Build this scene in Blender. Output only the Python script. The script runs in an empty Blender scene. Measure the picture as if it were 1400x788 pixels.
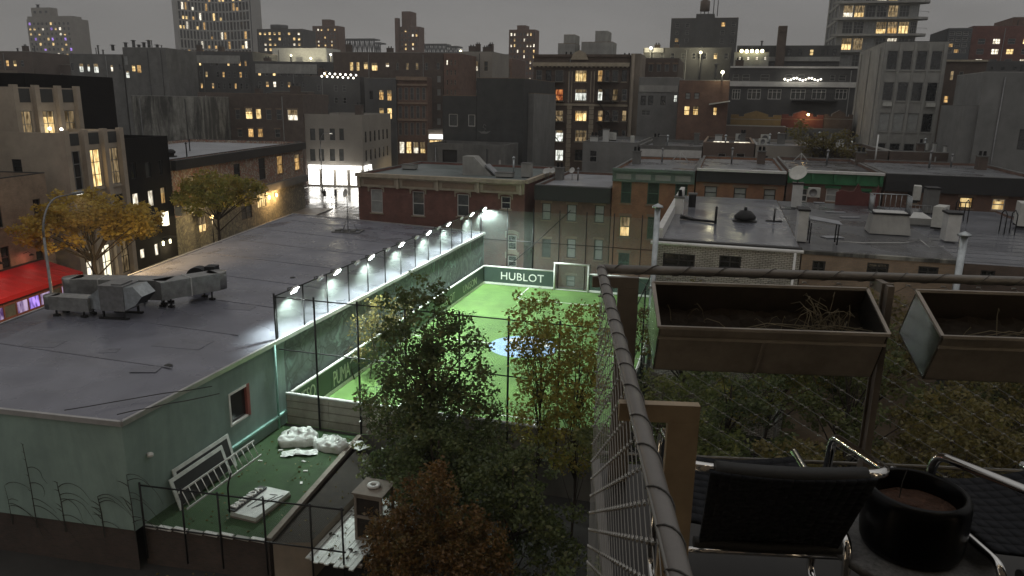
import bpy, math, random
import numpy as np
from mathutils import Vector, Matrix

# ------------------------------------------------------------------ camera, sky, exposure
SC = bpy.context.scene
COL = SC.collection
R = math.radians
FPX, PITCH, YAW, ROLL, CZ = 1020.0, R(14.1), R(15.6), R(1.0), 14.5
_f = Vector((-math.sin(YAW)*math.cos(PITCH), math.cos(YAW)*math.cos(PITCH), -math.sin(PITCH)))
_r0 = Vector((math.cos(YAW), math.sin(YAW), 0)); _u0 = _r0.cross(_f)
CR = _r0*math.cos(ROLL) + _u0*math.sin(ROLL)
CU = _u0*math.cos(ROLL) - _r0*math.sin(ROLL)
CAM = Vector((0, 0, CZ))
cd = bpy.data.cameras.new('camera'); cam = bpy.data.objects.new('camera', cd); COL.objects.link(cam)
m = Matrix((CR, CU, -_f)).transposed().to_4x4(); m.translation = CAM
cam.matrix_world = m
cd.sensor_width = 36; cd.lens = FPX/1400*36; cd.clip_start = 0.05; cd.clip_end = 5000
SC.camera = cam

w = bpy.data.worlds.new('World'); SC.world = w; w.use_nodes = True
nt = w.node_tree; nt.nodes.clear()
out = nt.nodes.new('ShaderNodeOutputWorld'); bg = nt.nodes.new('ShaderNodeBackground')
tc = nt.nodes.new('ShaderNodeTexCoord'); sep = nt.nodes.new('ShaderNodeSeparateXYZ')
nt.links.new(tc.outputs['Generated'], sep.inputs[0])
rp = nt.nodes.new('ShaderNodeValToRGB')
# overcast night cloud lit by the city: about even near the skyline, brighter overhead as cloud cover is
rp.color_ramp.elements[0].position = 0.0; rp.color_ramp.elements[0].color = (.255, .245, .230, 1)
rp.color_ramp.elements[1].position = 1.0; rp.color_ramp.elements[1].color = (.44, .43, .42, 1)
e_ = rp.color_ramp.elements.new(.13); e_.color = (.182, .179, .177, 1)
nt.links.new(sep.outputs[2], rp.inputs[0])
nz = nt.nodes.new('ShaderNodeTexNoise'); nz.inputs['Scale'].default_value = 2.6; nz.inputs['Detail'].default_value = 7; nz.inputs['Distortion'].default_value = .4
mp = nt.nodes.new('ShaderNodeMapping'); mp.inputs['Scale'].default_value = (1, 1, 3.5)
nt.links.new(tc.outputs['Generated'], mp.inputs[0]); nt.links.new(mp.outputs[0], nz.inputs['Vector'])
mr = nt.nodes.new('ShaderNodeMapRange'); mr.inputs[3].default_value = .5; mr.inputs[4].default_value = 1.5
nt.links.new(nz.outputs[0], mr.inputs[0])
mul = nt.nodes.new('ShaderNodeMix'); mul.data_type = 'RGBA'; mul.blend_type = 'MULTIPLY'; mul.inputs[0].default_value = 1
nt.links.new(rp.outputs[0], mul.inputs[6]); nt.links.new(mr.outputs[0], mul.inputs[7])
nt.links.new(mul.outputs[2], bg.inputs[0]); bg.inputs[1].default_value = 1.0
nt.links.new(bg.outputs[0], out.inputs[0])

SC.view_settings.view_transform = 'Standard'; SC.view_settings.look = 'None'
SC.view_settings.exposure = .25; SC.view_settings.gamma = 1; SC.view_settings.use_curve_mapping = False
SC.render.engine = 'CYCLES'
SC.cycles.use_denoising = True; SC.cycles.max_bounces = 6; SC.cycles.diffuse_bounces = 3
SC.cycles.glossy_bounces = 3; SC.cycles.transparent_max_bounces = 16; SC.cycles.sample_clamp_indirect = 4
SC.cycles.caustics_reflective = False; SC.cycles.caustics_refractive = False

# ------------------------------------------------------------------ picture point -> place at a known plane
def ray(x, y): return _f + CR*((x-700)/FPX) - CU*((y-394)/FPX)
def atz(x, y, z): d = ray(x, y); return CAM + d*((z-CZ)/d.z)
def atY(x, y, Y): d = ray(x, y); return CAM + d*(Y/d.y)
def atP(x, y, o, n):
    d = ray(x, y); return CAM + d*((o-CAM).dot(n)/d.dot(n))
SA = R(10); SS = Vector((-math.sin(SA), math.cos(SA), 0)); SV = Vector((math.cos(SA), math.sin(SA), 0))
def st(u, v, z=0): return SS*u + SV*v + Vector((0, 0, z))
def atv(x, y, v):
    p = atP(x, y, st(0, v), SV); return p.dot(SS), p.z

# ------------------------------------------------------------------ mesh helpers
class MB:
    def __init__(s): s.v = []; s.f = []; s.m = []; s.mats = []; s.smooth = []
    def mi(s, mat):
        if mat not in s.mats: s.mats.append(mat)
        return s.mats.index(mat)
    def face(s, pts, mat=None, sm=False):
        i = len(s.v); s.v += [tuple(p) for p in pts]; s.f.append(tuple(range(i, i+len(pts)))); s.m.append(s.mi(mat)); s.smooth.append(sm)
    def box(s, x0, y0, z0, x1, y1, z1, mat=None):
        i = len(s.v)
        s.v += [(x0,y0,z0),(x1,y0,z0),(x1,y1,z0),(x0,y1,z0),(x0,y0,z1),(x1,y0,z1),(x1,y1,z1),(x0,y1,z1)]
        for q in ((0,3,2,1),(4,5,6,7),(0,1,5,4),(1,2,6,5),(2,3,7,6),(3,0,4,7)):
            s.f.append(tuple(i+k for k in q)); s.m.append(s.mi(mat)); s.smooth.append(False)
    def obox(s, c, ax, ay, az, mat=None):
        c = Vector(c); i = len(s.v)
        for dz in (-1, 1):
            for dx, dy in ((-1,-1),(1,-1),(1,1),(-1,1)): s.v.append(tuple(c+ax*dx+ay*dy+az*dz))
        for q in ((0,3,2,1),(4,5,6,7),(0,1,5,4),(1,2,6,5),(2,3,7,6),(3,0,4,7)):
            s.f.append(tuple(i+k for k in q)); s.m.append(s.mi(mat)); s.smooth.append(False)
    def bar(s, a, b, wx, wz, mat=None, up=Vector((0,0,1))):
        a = Vector(a); b = Vector(b); d = (b-a); L = d.length; d.normalize()
        x = d.cross(up)
        if x.length < 1e-4: x = Vector((1,0,0))
        x.normalize(); z = x.cross(d)
        s.obox((a+b)/2, x*(wx/2), d*(L/2), z*(wz/2), mat)
    def prism(s, poly, z0, z1, mat=None, top=None):
        n = len(poly); i = len(s.v)
        s.v += [(p[0],p[1],z0) for p in poly] + [(p[0],p[1],z1) for p in poly]
        for k in range(n):
            j = (k+1) % n; s.f.append((i+k, i+j, i+n+j, i+n+k)); s.m.append(s.mi(mat)); s.smooth.append(False)
        s.f.append(tuple(i+n+k for k in range(n))); s.m.append(s.mi(top or mat)); s.smooth.append(False)
        s.f.append(tuple(i+n-1-k for k in range(n))); s.m.append(s.mi(mat)); s.smooth.append(False)
    def tube(s, pts, r, n=8, mat=None, cap=True):
        pts = [Vector(p) for p in pts]; k = len(pts)
        rs = r if isinstance(r, (list, tuple)) else [r]*k
        i0 = len(s.v); pn = None
        for i, p in enumerate(pts):
            d = (pts[min(i+1,k-1)] - pts[max(i-1,0)])
            d = d.normalized() if d.length > 1e-9 else Vector((0,0,1))
            if pn is None:
                pn = d.cross(Vector((0,0,1)))
                if pn.length < .05: pn = d.cross(Vector((1,0,0)))
            pn = (pn - d*pn.dot(d)); pn.normalize(); q = d.cross(pn)
            for j in range(n):
                a = 2*math.pi*j/n; s.v.append(tuple(p + (pn*math.cos(a)+q*math.sin(a))*rs[i]))
        mm = s.mi(mat)
        for i in range(k-1):
            for j in range(n):
                a = i0+i*n+j; b = i0+i*n+(j+1) % n
                s.f.append((a, b, b+n, a+n)); s.m.append(mm); s.smooth.append(n > 4)
        if cap:
            s.f.append(tuple(i0+n-1-j for j in range(n))); s.m.append(mm); s.smooth.append(False)
            s.f.append(tuple(i0+(k-1)*n+j for j in range(n))); s.m.append(mm); s.smooth.append(False)
    def lathe(s, prof, c=(0,0,0), n=24, mat=None):
        i0 = len(s.v); k = len(prof); mm = s.mi(mat)
        for (r, z) in prof:
            for j in range(n):
                a = 2*math.pi*j/n; s.v.append((c[0]+r*math.cos(a), c[1]+r*math.sin(a), c[2]+z))
        for i in range(k-1):
            for j in range(n):
                a = i0+i*n+j; b = i0+i*n+(j+1) % n
                s.f.append((a, b, b+n, a+n)); s.m.append(mm); s.smooth.append(True)
    def mesh(s, name):
        me = bpy.data.meshes.new(name); me.from_pydata(s.v, [], s.f)
        for mt in s.mats: me.materials.append(M[mt] if isinstance(mt, str) else mt)
        me.polygons.foreach_set('material_index', s.m); me.polygons.foreach_set('use_smooth', s.smooth)
        me.update(); return me
    def build(s, name, parent=None, loc=None, rz=0):
        return link(name, s.mesh(name), parent, loc, rz)
def link(name, me, parent=None, loc=None, rz=0):
    o = bpy.data.objects.new(name, me); COL.objects.link(o)
    if parent is not None: o.parent = parent
    if loc is not None: o.location = loc
    if rz: o.rotation_euler = (0, 0, rz)
    return o
def tag(o, label, cat, group=None, kind=None):
    if label: o['label'] = label
    if cat: o['category'] = cat
    if group: o['group'] = group
    if kind: o['kind'] = kind
    return o
def thing(name, label, cat, loc=(0,0,0), rz=0, group=None):
    return tag(link(name, None, None, loc, rz), label, cat, group)
def struct(o): o['kind'] = 'structure'; return o
def copy_tree(o, parent=None):
    c = o.copy(); COL.objects.link(c)
    if parent is not None:
        c.parent = parent
    for ch in list(o.children): copy_tree(ch, c)
    return c

# ------------------------------------------------------------------ materials
M = {}
def _new(name):
    mt = bpy.data.materials.new(name); mt.use_nodes = True; M[name] = mt
    n = mt.node_tree; b = n.nodes['Principled BSDF']; return mt, n, b
def mat(name, col, rough=.85, var=.25, scale=1.2, metal=0., bump=0., bscale=30., streak=0., spec=.5, wet=0.):
    mt, n, b = _new(name); L = n.links
    t = n.nodes.new('ShaderNodeTexCoord')
    nz = n.nodes.new('ShaderNodeTexNoise'); nz.inputs['Scale'].default_value = scale; nz.inputs['Detail'].default_value = 6; nz.inputs['Roughness'].default_value = .65
    L.new(t.outputs['Object'], nz.inputs['Vector'])
    r = n.nodes.new('ShaderNodeMapRange'); r.inputs[1].default_value = .3; r.inputs[2].default_value = .7
    r.inputs[3].default_value = 1-var; r.inputs[4].default_value = 1+var; L.new(nz.outputs[0], r.inputs[0])
    x = n.nodes.new('ShaderNodeMix'); x.data_type = 'RGBA'; x.blend_type = 'MULTIPLY'; x.inputs[0].default_value = 1
    x.inputs[6].default_value = (*col, 1); L.new(r.outputs[0], x.inputs[7]); last = x.outputs[2]
    if streak:
        mp = n.nodes.new('ShaderNodeMapping'); mp.inputs['Scale'].default_value = (.55, .55, .10); L.new(t.outputs['Object'], mp.inputs[0])
        n2 = n.nodes.new('ShaderNodeTexNoise'); n2.inputs['Scale'].default_value = .8; n2.inputs['Detail'].default_value = 9; n2.inputs['Distortion'].default_value = .6; n2.inputs['Roughness'].default_value = .7; L.new(mp.outputs[0], n2.inputs['Vector'])
        r2 = n.nodes.new('ShaderNodeMapRange'); r2.inputs[1].default_value = .32 if streak < .6 else .44; r2.inputs[2].default_value = .72 if streak < .6 else .58
        r2.inputs[3].default_value = 1-streak; r2.inputs[4].default_value = 1; L.new(n2.outputs[0], r2.inputs[0])
        y = n.nodes.new('ShaderNodeMix'); y.data_type = 'RGBA'; y.blend_type = 'MULTIPLY'; y.inputs[0].default_value = 1
        L.new(last, y.inputs[6]); L.new(r2.outputs[0], y.inputs[7]); last = y.outputs[2]
    L.new(last, b.inputs['Base Color'])
    b.inputs['Roughness'].default_value = rough; b.inputs['Metallic'].default_value = metal; b.inputs['Specular IOR Level'].default_value = spec
    if wet:   # puddles and damp film: roughness varies over the surface
        n3 = n.nodes.new('ShaderNodeTexNoise'); n3.inputs['Scale'].default_value = .35; n3.inputs['Detail'].default_value = 5; L.new(t.outputs['Object'], n3.inputs['Vector'])
        r3 = n.nodes.new('ShaderNodeMapRange'); r3.inputs[1].default_value = .38; r3.inputs[2].default_value = .62
        r3.inputs[3].default_value = max(.06, rough-wet); r3.inputs[4].default_value = rough; L.new(n3.outputs[0], r3.inputs[0]); L.new(r3.outputs[0], b.inputs['Roughness'])
    if bump:
        nb = n.nodes.new('ShaderNodeTexNoise'); nb.inputs['Scale'].default_value = bscale; nb.inputs['Detail'].default_value = 3; L.new(t.outputs['Object'], nb.inputs['Vector'])
        bp = n.nodes.new('ShaderNodeBump'); bp.inputs['Strength'].default_value = bump; bp.inputs['Distance'].default_value = .02
        L.new(nb.outputs[0], bp.inputs['Height']); L.new(bp.outputs[0], b.inputs['Normal'])
    return mt
def brick(name, c1, c2, mortar, bw=.22, bh=.075, rough=.9, grime=.35):
    mt, n, b = _new(name); L = n.links
    t = n.nodes.new('ShaderNodeTexCoord'); s = n.nodes.new('ShaderNodeSeparateXYZ'); L.new(t.outputs['Object'], s.inputs[0])
    ad = n.nodes.new('ShaderNodeMath'); ad.operation = 'ADD'; L.new(s.outputs[0], ad.inputs[0]); L.new(s.outputs[1], ad.inputs[1])
    cb = n.nodes.new('ShaderNodeCombineXYZ'); L.new(ad.outputs[0], cb.inputs[0]); L.new(s.outputs[2], cb.inputs[1])
    br = n.nodes.new('ShaderNodeTexBrick'); L.new(cb.outputs[0], br.inputs['Vector'])
    br.inputs['Color1'].default_value = (*c1, 1); br.inputs['Color2'].default_value = (*c2, 1); br.inputs['Mortar'].default_value = (*mortar, 1)
    br.inputs['Scale'].default_value = 1; br.inputs['Mortar Size'].default_value = .012; br.inputs['Brick Width'].default_value = bw; br.inputs['Row Height'].default_value = bh
    nz = n.nodes.new('ShaderNodeTexNoise'); nz.inputs['Scale'].default_value = .9; nz.inputs['Detail'].default_value = 7; nz.inputs['Roughness'].default_value = .7; L.new(t.outputs['Object'], nz.inputs['Vector'])
    r = n.nodes.new('ShaderNodeMapRange'); r.inputs[1].default_value = .3; r.inputs[2].default_value = .7; r.inputs[3].default_value = 1-grime; r.inputs[4].default_value = 1+grime*.6; L.new(nz.outputs[0], r.inputs[0])
    x = n.nodes.new('ShaderNodeMix'); x.data_type = 'RGBA'; x.blend_type = 'MULTIPLY'; x.inputs[0].default_value = 1
    L.new(br.outputs[0], x.inputs[6]); L.new(r.outputs[0], x.inputs[7]); L.new(x.outputs[2], b.inputs['Base Color']); b.inputs['Roughness'].default_value = rough
    return mt
def lit(name, c1, c2, s, scale=2.5, sample=False, var=.75):
    mt, n, b = _new(name); L = n.links; n.nodes.remove(b)
    e = n.nodes.new('ShaderNodeEmission'); L.new(e.outputs[0], n.nodes['Material Output'].inputs[0])
    t = n.nodes.new('ShaderNodeTexCoord'); oi = n.nodes.new('ShaderNodeObjectInfo')
    va = n.nodes.new('ShaderNodeVectorMath'); va.operation = 'ADD'
    sc = n.nodes.new('ShaderNodeMath'); sc.operation = 'MULTIPLY'; sc.inputs[1].default_value = 57; L.new(oi.outputs['Random'], sc.inputs[0])
    L.new(t.outputs['Object'], va.inputs[0]); L.new(sc.outputs[0], va.inputs[1])
    nz = n.nodes.new('ShaderNodeTexNoise'); nz.inputs['Scale'].default_value = scale; nz.inputs['Detail'].default_value = 3; mq = n.nodes.new('ShaderNodeMapping'); mq.inputs['Scale'].default_value = (1.6, 1.6, .5); L.new(va.outputs[0], mq.inputs[0]); L.new(mq.outputs[0], nz.inputs['Vector'])
    cr = n.nodes.new('ShaderNodeValToRGB'); cr.color_ramp.elements[0].position = .36; cr.color_ramp.elements[1].position = .62
    cr.color_ramp.elements[0].color = tuple(c*(1-var) for c in c1)+(1,); cr.color_ramp.elements[1].color = (*c2, 1)
    L.new(nz.outputs[0], cr.inputs[0]); L.new(cr.outputs[0], e.inputs[0])
    m2 = n.nodes.new('ShaderNodeMapRange'); m2.inputs[3].default_value = s*.55; m2.inputs[4].default_value = s*1.3; L.new(oi.outputs['Random'], m2.inputs[0]); L.new(m2.outputs[0], e.inputs[1])
    try: mt.cycles.emission_sampling = 'AUTO' if sample else 'NONE'
    except Exception: pass
    return mt
def leafmat(name, cols, rough=.38):
    mt, n, b = _new(name); L = n.links
    a = n.nodes.new('ShaderNodeAttribute'); a.attribute_name = 'tone'
    cr = n.nodes.new('ShaderNodeValToRGB'); el = cr.color_ramp.elements
    while len(el) < len(cols): el.new(.5)
    for i, c in enumerate(cols): el[i].position = i/(len(cols)-1); el[i].color = (*c, 1)
    L.new(a.outputs['Fac'], cr.inputs[0]); L.new(cr.outputs[0], b.inputs['Base Color']); b.inputs['Roughness'].default_value = rough
    tr = n.nodes.new('ShaderNodeBsdfTranslucent'); L.new(cr.outputs[0], tr.inputs[0])
    mx = n.nodes.new('ShaderNodeMixShader'); mx.inputs[0].default_value = .5
    L.new(b.outputs[0], mx.inputs[1]); L.new(tr.outputs[0], mx.inputs[2]); L.new(mx.outputs[0], n.nodes['Material Output'].inputs[0])
    return mt
def netmat(name, col, cell, wire, rough=.4, metal=.6):
    """chain link: diamond wires with open holes between them"""
    mt, n, b = _new(name); L = n.links
    t = n.nodes.new('ShaderNodeTexCoord'); s = n.nodes.new('ShaderNodeSeparateXYZ'); L.new(t.outputs['Object'], s.inputs[0])
    def mth(op, i0, i1=None, v=None):
        q = n.nodes.new('ShaderNodeMath'); q.operation = op
        for k, i in enumerate((i0, i1)):
            if i is None: continue
            if isinstance(i, (int, float)): q.inputs[k].default_value = i
            else: L.new(i, q.inputs[k])
        return q.outputs[0]
    h = mth('ADD', s.outputs[0], s.outputs[1])
    res = []
    for op in ('ADD', 'SUBTRACT'):
        a = mth(op, h, s.outputs[2]); a = mth('MULTIPLY', a, 1/cell); a = mth('FRACT', a); a = mth('SUBTRACT', a, .5); a = mth('ABSOLUTE', a)
        res.append(mth('LESS_THAN', a, wire/cell/2))
    al = mth('MAXIMUM', res[0], res[1])
    b.inputs['Base Color'].default_value = (*col, 1); b.inputs['Metallic'].default_value = metal; b.inputs['Roughness'].default_value = rough
    L.new(al, b.inputs['Alpha'])
    return mt
mat('teal', (.265, .365, .33), .8, .16, .5, streak=.35)
mat('teal_trim', (.26, .47, .42), .6, .1)
mat('drip_metal', (.45, .44, .43), .4, .2, metal=.6)
mat('roof_membrane', (.155, .158, .192), .42, .28, .30, wet=.24, spec=.6, bump=.08, bscale=6)
mat('roof_dark', (.075, .076, .082), .42, .35, .6, wet=.25, spec=.6)
mat('roof_mid', (.15, .155, .165), .45, .35, .6, wet=.25, spec=.6)
mat('roof_light', (.27, .28, .30), .5, .3, .7, wet=.15)
mat('roof_green', (.13, .155, .15), .5, .25, .7, wet=.15)
mat('seam', (.03, .03, .03), .6, .2)
mat('asphalt', (.045, .045, .047), .30, .3, .8, wet=.2, spec=.6)
mat('pavement', (.16, .155, .15), .45, .25, .8, wet=.2)
mat('kerb', (.25, .245, .24), .6, .2)
mat('ground', (.035, .033, .03), .8, .4, .3)
mat('soil', (.024, .018, .013), .95, .4, 3, bump=.4)
mat('white_line', (.75, .75, .72), .6, .15, 4)
mat('turf', (.122, .235, .056), .85, .32, .33, bump=.4, bscale=120)
mat('turf_old', (.024, .060, .017), .9, .3, 1.1, bump=.4, bscale=120)
mat('turf_band', (.108, .215, .052), .85, .30, .4, bump=.4, bscale=120)
mat('puddle', (.07, .07, .078), .05, .1, .5, spec=.6)
mat('membrane_patch', (.135, .137, .165), .38, .2, .8, wet=.15, spec=.6)
mat('membrane_light', (.23, .23, .26), .45, .2, .8, wet=.15)
mat('turf_blue', (.30, .44, .66), .85, .2, 3, bump=.3, bscale=120)
mat('board_green', (.05, .078, .068), .45, .15, 1)
mat('board_grey', (.46, .43, .37), .7, .25, 1.5, streak=.3)
mat('white_paint', (.78, .78, .76), .5, .08, 3)
mat('off_white', (.55, .55, .53), .6, .15, 2)
mat('letter_white', (.85, .85, .83), .5, .04)
mat('letter_dim', (.62, .64, .58), .6, .15)
mat('black_steel', (.012, .012, .013), .5, .2, spec=.3)
mat('galv', (.42, .45, .46), .35, .25, 4, metal=.85)
mat('galv_dark', (.22, .22, .22), .4, .25, 4, metal=.7)
mat('duct_metal', (.30, .30, .29), .34, .3, 2.5, metal=.75)
mat('flange_metal', (.62, .62, .60), .3, .1, 4, metal=.5)
mat('chrome', (.72, .71, .69), .10, .05, metal=1)
mat('stone_cream', (.44, .375, .30), .8, .18, .6, streak=.15)
mat('stucco_brown', (.25, .21, .17), .85, .2, .6, streak=.18)
mat('stucco_black', (.010, .009, .009), .9, .3, spec=.15)
mat('charcoal', (.058, .06, .06), .75, .25, .7, streak=.15)
mat('concrete', (.40, .395, .37), .85, .22, .6, streak=.35)
mat('concrete_dark', (.19, .188, .178), .85, .25, .6, streak=.4)
mat('concrete_stain', (.27, .265, .235), .85, .3, .8, streak=.8)
mat('grey_wall', (.22, .22, .212), .85, .2, .5, streak=.2)
mat('far_tan', (.30, .275, .24), .9, .15, .2)
mat('far_white', (.40, .39, .37), .8, .1, .2)
mat('far_dark', (.088, .088, .087), .85, .25, .3)
mat('far_brown', (.13, .098, .08), .9, .25, .3)
mat('steel_far', (.10, .105, .11), .7, .2, .2)
brick('brick_red', (.19, .068, .055), (.24, .085, .068), (.16, .12, .10))
brick('brick_brown', (.17, .088, .062), (.21, .108, .075), (.14, .11, .09))
brick('brick_orange', (.29, .125, .065), (.35, .15, .075), (.21, .15, .105))
brick('brick_dark', (.105, .074, .06), (.135, .092, .074), (.11, .095, .08))
brick('brick_tan', (.30, .22, .15), (.36, .26, .18), (.28, .23, .18))
brick('brick_white', (.46, .45, .40), (.56, .54, .48), (.13, .11, .09), bw=.24, bh=.085, grime=.45)
brick('brick_low', (.05, .038, .032), (.075, .05, .04), (.06, .05, .045), grime=.3)
mat('cornice_cream', (.42, .36, .27), .7, .2, 1.5, streak=.2)
mat('cornice_black', (.02, .02, .021), .6, .25)
mat('cornice_sage', (.12, .16, .14), .6, .2, 1.5, streak=.2)
mat('cornice_green', (.03, .165, .068), .5, .2, 1.5)
mat('cornice_white', (.62, .61, .58), .6, .12)
mat('lintel_stone', (.24, .17, .12), .8, .2)
mat('frame_white', (.62, .61, .58), .55, .1)
mat('frame_grey', (.25, .25, .24), .6, .15)
mat('frame_dark', (.03, .03, .03), .5, .2)
mat('frame_green', (.03, .09, .06), .5, .2)
mat('frame_red', (.22, .06, .05), .6, .2)
mat('glass', (.018, .02, .022), .12, .3, 2, spec=.7)
mat('glass_blind', (.33, .34, .33), .4, .25, 1.5)
mat('glass_green', (.03, .05, .042), .15, .3, 3)
mat('glass_mid', (.075, .08, .08), .2, .35, 2)
mat('awning_red', (.30, .008, .012), .55, .12)
mat('yellow_wall', (.24, .165, .07), .8, .15)
mat('maroon', (.12, .035, .03), .8, .2)
mat('wood_post', (.38, .30, .205), .6, .22, 6, streak=.2)
mat('post_brown', (.17, .15, .13), .5, .2, 6)
mat('rail_grey', (.20, .19, .18), .42, .15, 8, metal=.25)
mat('lacing', (.06, .058, .055), .5, .1)
mat('wire', (.21, .205, .19), .4, .1, metal=.5)
mat('ferrule', (.48, .47, .44), .35, .1, metal=.6)
mat('planter_metal', (.31, .28, .245), .5, .3, 5, metal=.15)
mat('planter_end', (.13, .125, .12), .25, .3, 8, metal=.8)
mat('dry_stem', (.17, .145, .095), .8, .3, 9)
mat('mesh_black', (.013, .015, .020), .75, .25, 60, bump=.15, bscale=700, spec=.25)
mat('strap_black', (.018, .019, .02), .6, .2, 30)
mat('pot_black', (.0016, .0016, .002), .32, .1, spec=.2)
mat('pot_soil', (.07, .035, .022), .95, .35, 25, bump=.6, bscale=60)
mat('terrazzo', (.11, .11, .11), .6, .45, 70, bump=.15)
mat('deck', (.028, .025, .022), .45, .25, 4, wet=.2)
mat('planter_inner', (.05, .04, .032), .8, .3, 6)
mat('roof_wet', (.16, .165, .185), .26, .2, .5, wet=.12, spec=.6, bump=.05, bscale=4)
mat('bark', (.045, .035, .028), .95, .3, 6, bump=.4)
mat('twig', (.03, .03, .025), .9, .2)
mat('bag_white', (.62, .65, .62), .55, .14, 3, bump=.9, bscale=11)
mat('wood_white', (.60, .63, .60), .55, .2, 3, streak=.2)
mat('wood_grey', (.20, .17, .14), .8, .25, 3)
mat('black_board', (.02, .02, .021), .6, .2)
mat('ac_white', (.52, .52, .48), .5, .15, 3)
mat('cloth_dark', (.03, .03, .035), .9, .2)
mat('cloth_blue', (.05, .06, .09), .9, .2)
mat('skin', (.35, .2, .14), .6, .05)
mat('hedge_dark', (.015, .02, .012), .95, .3)
mat('graf_base', (.21, .12, .085), .85, .35, .8)
# painted wall murals: flat print
def mural(name, cols, scale):
    mt, n, b = _new(name); L = n.links
    t = n.nodes.new('ShaderNodeTexCoord')
    nz = n.nodes.new('ShaderNodeTexNoise'); nz.inputs['Scale'].default_value = scale*.6; nz.inputs['Detail'].default_value = 4; nz.inputs['Distortion'].default_value = 2.5; L.new(t.outputs['Object'], nz.inputs['Vector'])
    vo = n.nodes.new('ShaderNodeTexVoronoi'); vo.inputs['Scale'].default_value = scale; vo.feature = 'DISTANCE_TO_EDGE'
    va = n.nodes.new('ShaderNodeVectorMath'); va.operation = 'MULTIPLY_ADD'; va.inputs[1].default_value = (.8,.8,.8)
    L.new(nz.outputs['Color'], va.inputs[0]); L.new(t.outputs['Object'], va.inputs[2]); L.new(va.outputs[0], vo.inputs['Vector'])
    cr = n.nodes.new('ShaderNodeValToRGB'); el = cr.color_ramp.elements; cr.color_ramp.interpolation = 'LINEAR'
    while len(el) < len(cols): el.new(.5)
    for i, c in enumerate(cols): el[i].position = .25+.5*i/(len(cols)-1); el[i].color = (*c, 1)
    L.new(nz.outputs[0], cr.inputs[0])
    ls = n.nodes.new('ShaderNodeMath'); ls.operation = 'LESS_THAN'; ls.inputs[1].default_value = .018; L.new(vo.outputs['Distance'], ls.inputs[0])
    mx = n.nodes.new('ShaderNodeMix'); mx.data_type = 'RGBA'; L.new(ls.outputs[0], mx.inputs[0]); L.new(cr.outputs[0], mx.inputs[6]); mx.inputs[7].default_value = (*cols[-1], 1)
    L.new(mx.outputs[2], b.inputs['Base Color']); b.inputs['Roughness'].default_value = .8
    return mt
mural('mural_left', [(.06,.085,.075),(.085,.095,.09),(.13,.17,.155),(.07,.08,.075),(.20,.29,.26),(.06,.07,.068)], .7)
mural('mural_street', [(.10,.05,.04),(.34,.24,.18),(.38,.14,.10),(.16,.15,.12),(.62,.55,.45),(.14,.07,.06),(.42,.26,.17)], 2.2)
mural('mural_ground', [(.16,.15,.11),(.24,.23,.17),(.10,.10,.09),(.30,.28,.2),(.07,.07,.07)], .9)
lit('lit_warm', (.9, .52, .16), (1., .74, .34), 1.3, var=.6)
lit('lit_home', (1., .74, .46), (1., .84, .60), 3.4, 1, True, .3)
lit('lit_amber', (.9, .45, .12), (1., .62, .24), .8)
lit('lit_white', (1., .82, .55), (1., .93, .76), 1.6)
lit('lit_cool', (.8, .85, .75), (.95, .97, .88), 1.3)
lit('lit_red', (.9, .12, .04), (1., .38, .12), .8)
lit('lit_dim', (.42, .28, .13), (.62, .45, .24), .45)
lit('lit_shop', (1., .93, .80), (1., .98, .93), 4.0, 1.2, True, .45)
lit('lit_sign', (1., .97, .9), (1., 1., .97), 3.2, 3, True, .2)
lit('lit_purple', (.45, .2, .7), (.8, .6, .9), .6, 2, True)
lit('lit_entry', (1., .86, .55), (1., .95, .75), 2.2, 1, True, .2)
lit('bulb_white', (1., .92, .75), (1., .96, .85), 5, 1, False, .1)
lit('bulb_warm', (1., .62, .22), (1., .72, .32), 9, 1, False, .1)
lit('bulb_yellow', (1., .9, .45), (1., .95, .6), 7, 1, False, .1)
lit('flood_face', (.85, 1., .93), (.92, 1., .96), 60, 1, False, .05)
lit('lit_violet', (.35, .2, .9), (.5, .3, 1.), 1.2)
leafmat('leaf_green', [(.06,.08,.027),(.11,.135,.045),(.16,.185,.06),(.23,.225,.07)])
leafmat('leaf_dark', [(.05,.07,.03),(.095,.125,.047),(.14,.175,.065),(.21,.20,.07)])
leafmat('leaf_yellow', [(.15,.17,.04),(.28,.28,.06),(.36,.33,.08),(.38,.28,.06),(.22,.26,.06)])
leafmat('leaf_gold', [(.32,.19,.03),(.50,.36,.07),(.62,.47,.12),(.44,.27,.05)])
leafmat('leaf_orange', [(.07,.05,.02),(.15,.085,.03),(.22,.12,.04),(.13,.11,.035),(.25,.125,.045)])
leafmat('leaf_olive', [(.10,.09,.033),(.165,.138,.045),(.22,.18,.058),(.14,.145,.048)])
netmat('chain_link', (.20, .24, .225), .062, .0042)
netmat('net_fine', (.30, .34, .325), .05, .0058, metal=.2)

# ------------------------------------------------------------------ lettering
def text_mesh(body, width, height, depth, mname, spacing=1.0):
    cu = bpy.data.curves.new('t', 'FONT'); cu.body = body; cu.extrude = .02; cu.space_character = spacing; cu.resolution_u = 3
    o = bpy.data.objects.new('t', cu); COL.objects.link(o)
    dg = bpy.context.evaluated_depsgraph_get(); me = bpy.data.meshes.new_from_object(o.evaluated_get(dg))
    bpy.data.objects.remove(o); bpy.data.curves.remove(cu)
    n = len(me.vertices); a = np.empty(n*3, np.float32); me.vertices.foreach_get('co', a); a = a.reshape(-1, 3)
    lo = a.min(0); hi = a.max(0); a = (a-lo)/np.maximum(hi-lo, 1e-6)
    # local: x along, z up, -y outwards
    b = np.stack([a[:,0]*width, -a[:,2]*depth, a[:,1]*height], 1).astype(np.float32)
    me.vertices.foreach_set('co', b.ravel()); me.materials.clear(); me.materials.append(M[mname]); me.update(); return me
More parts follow.
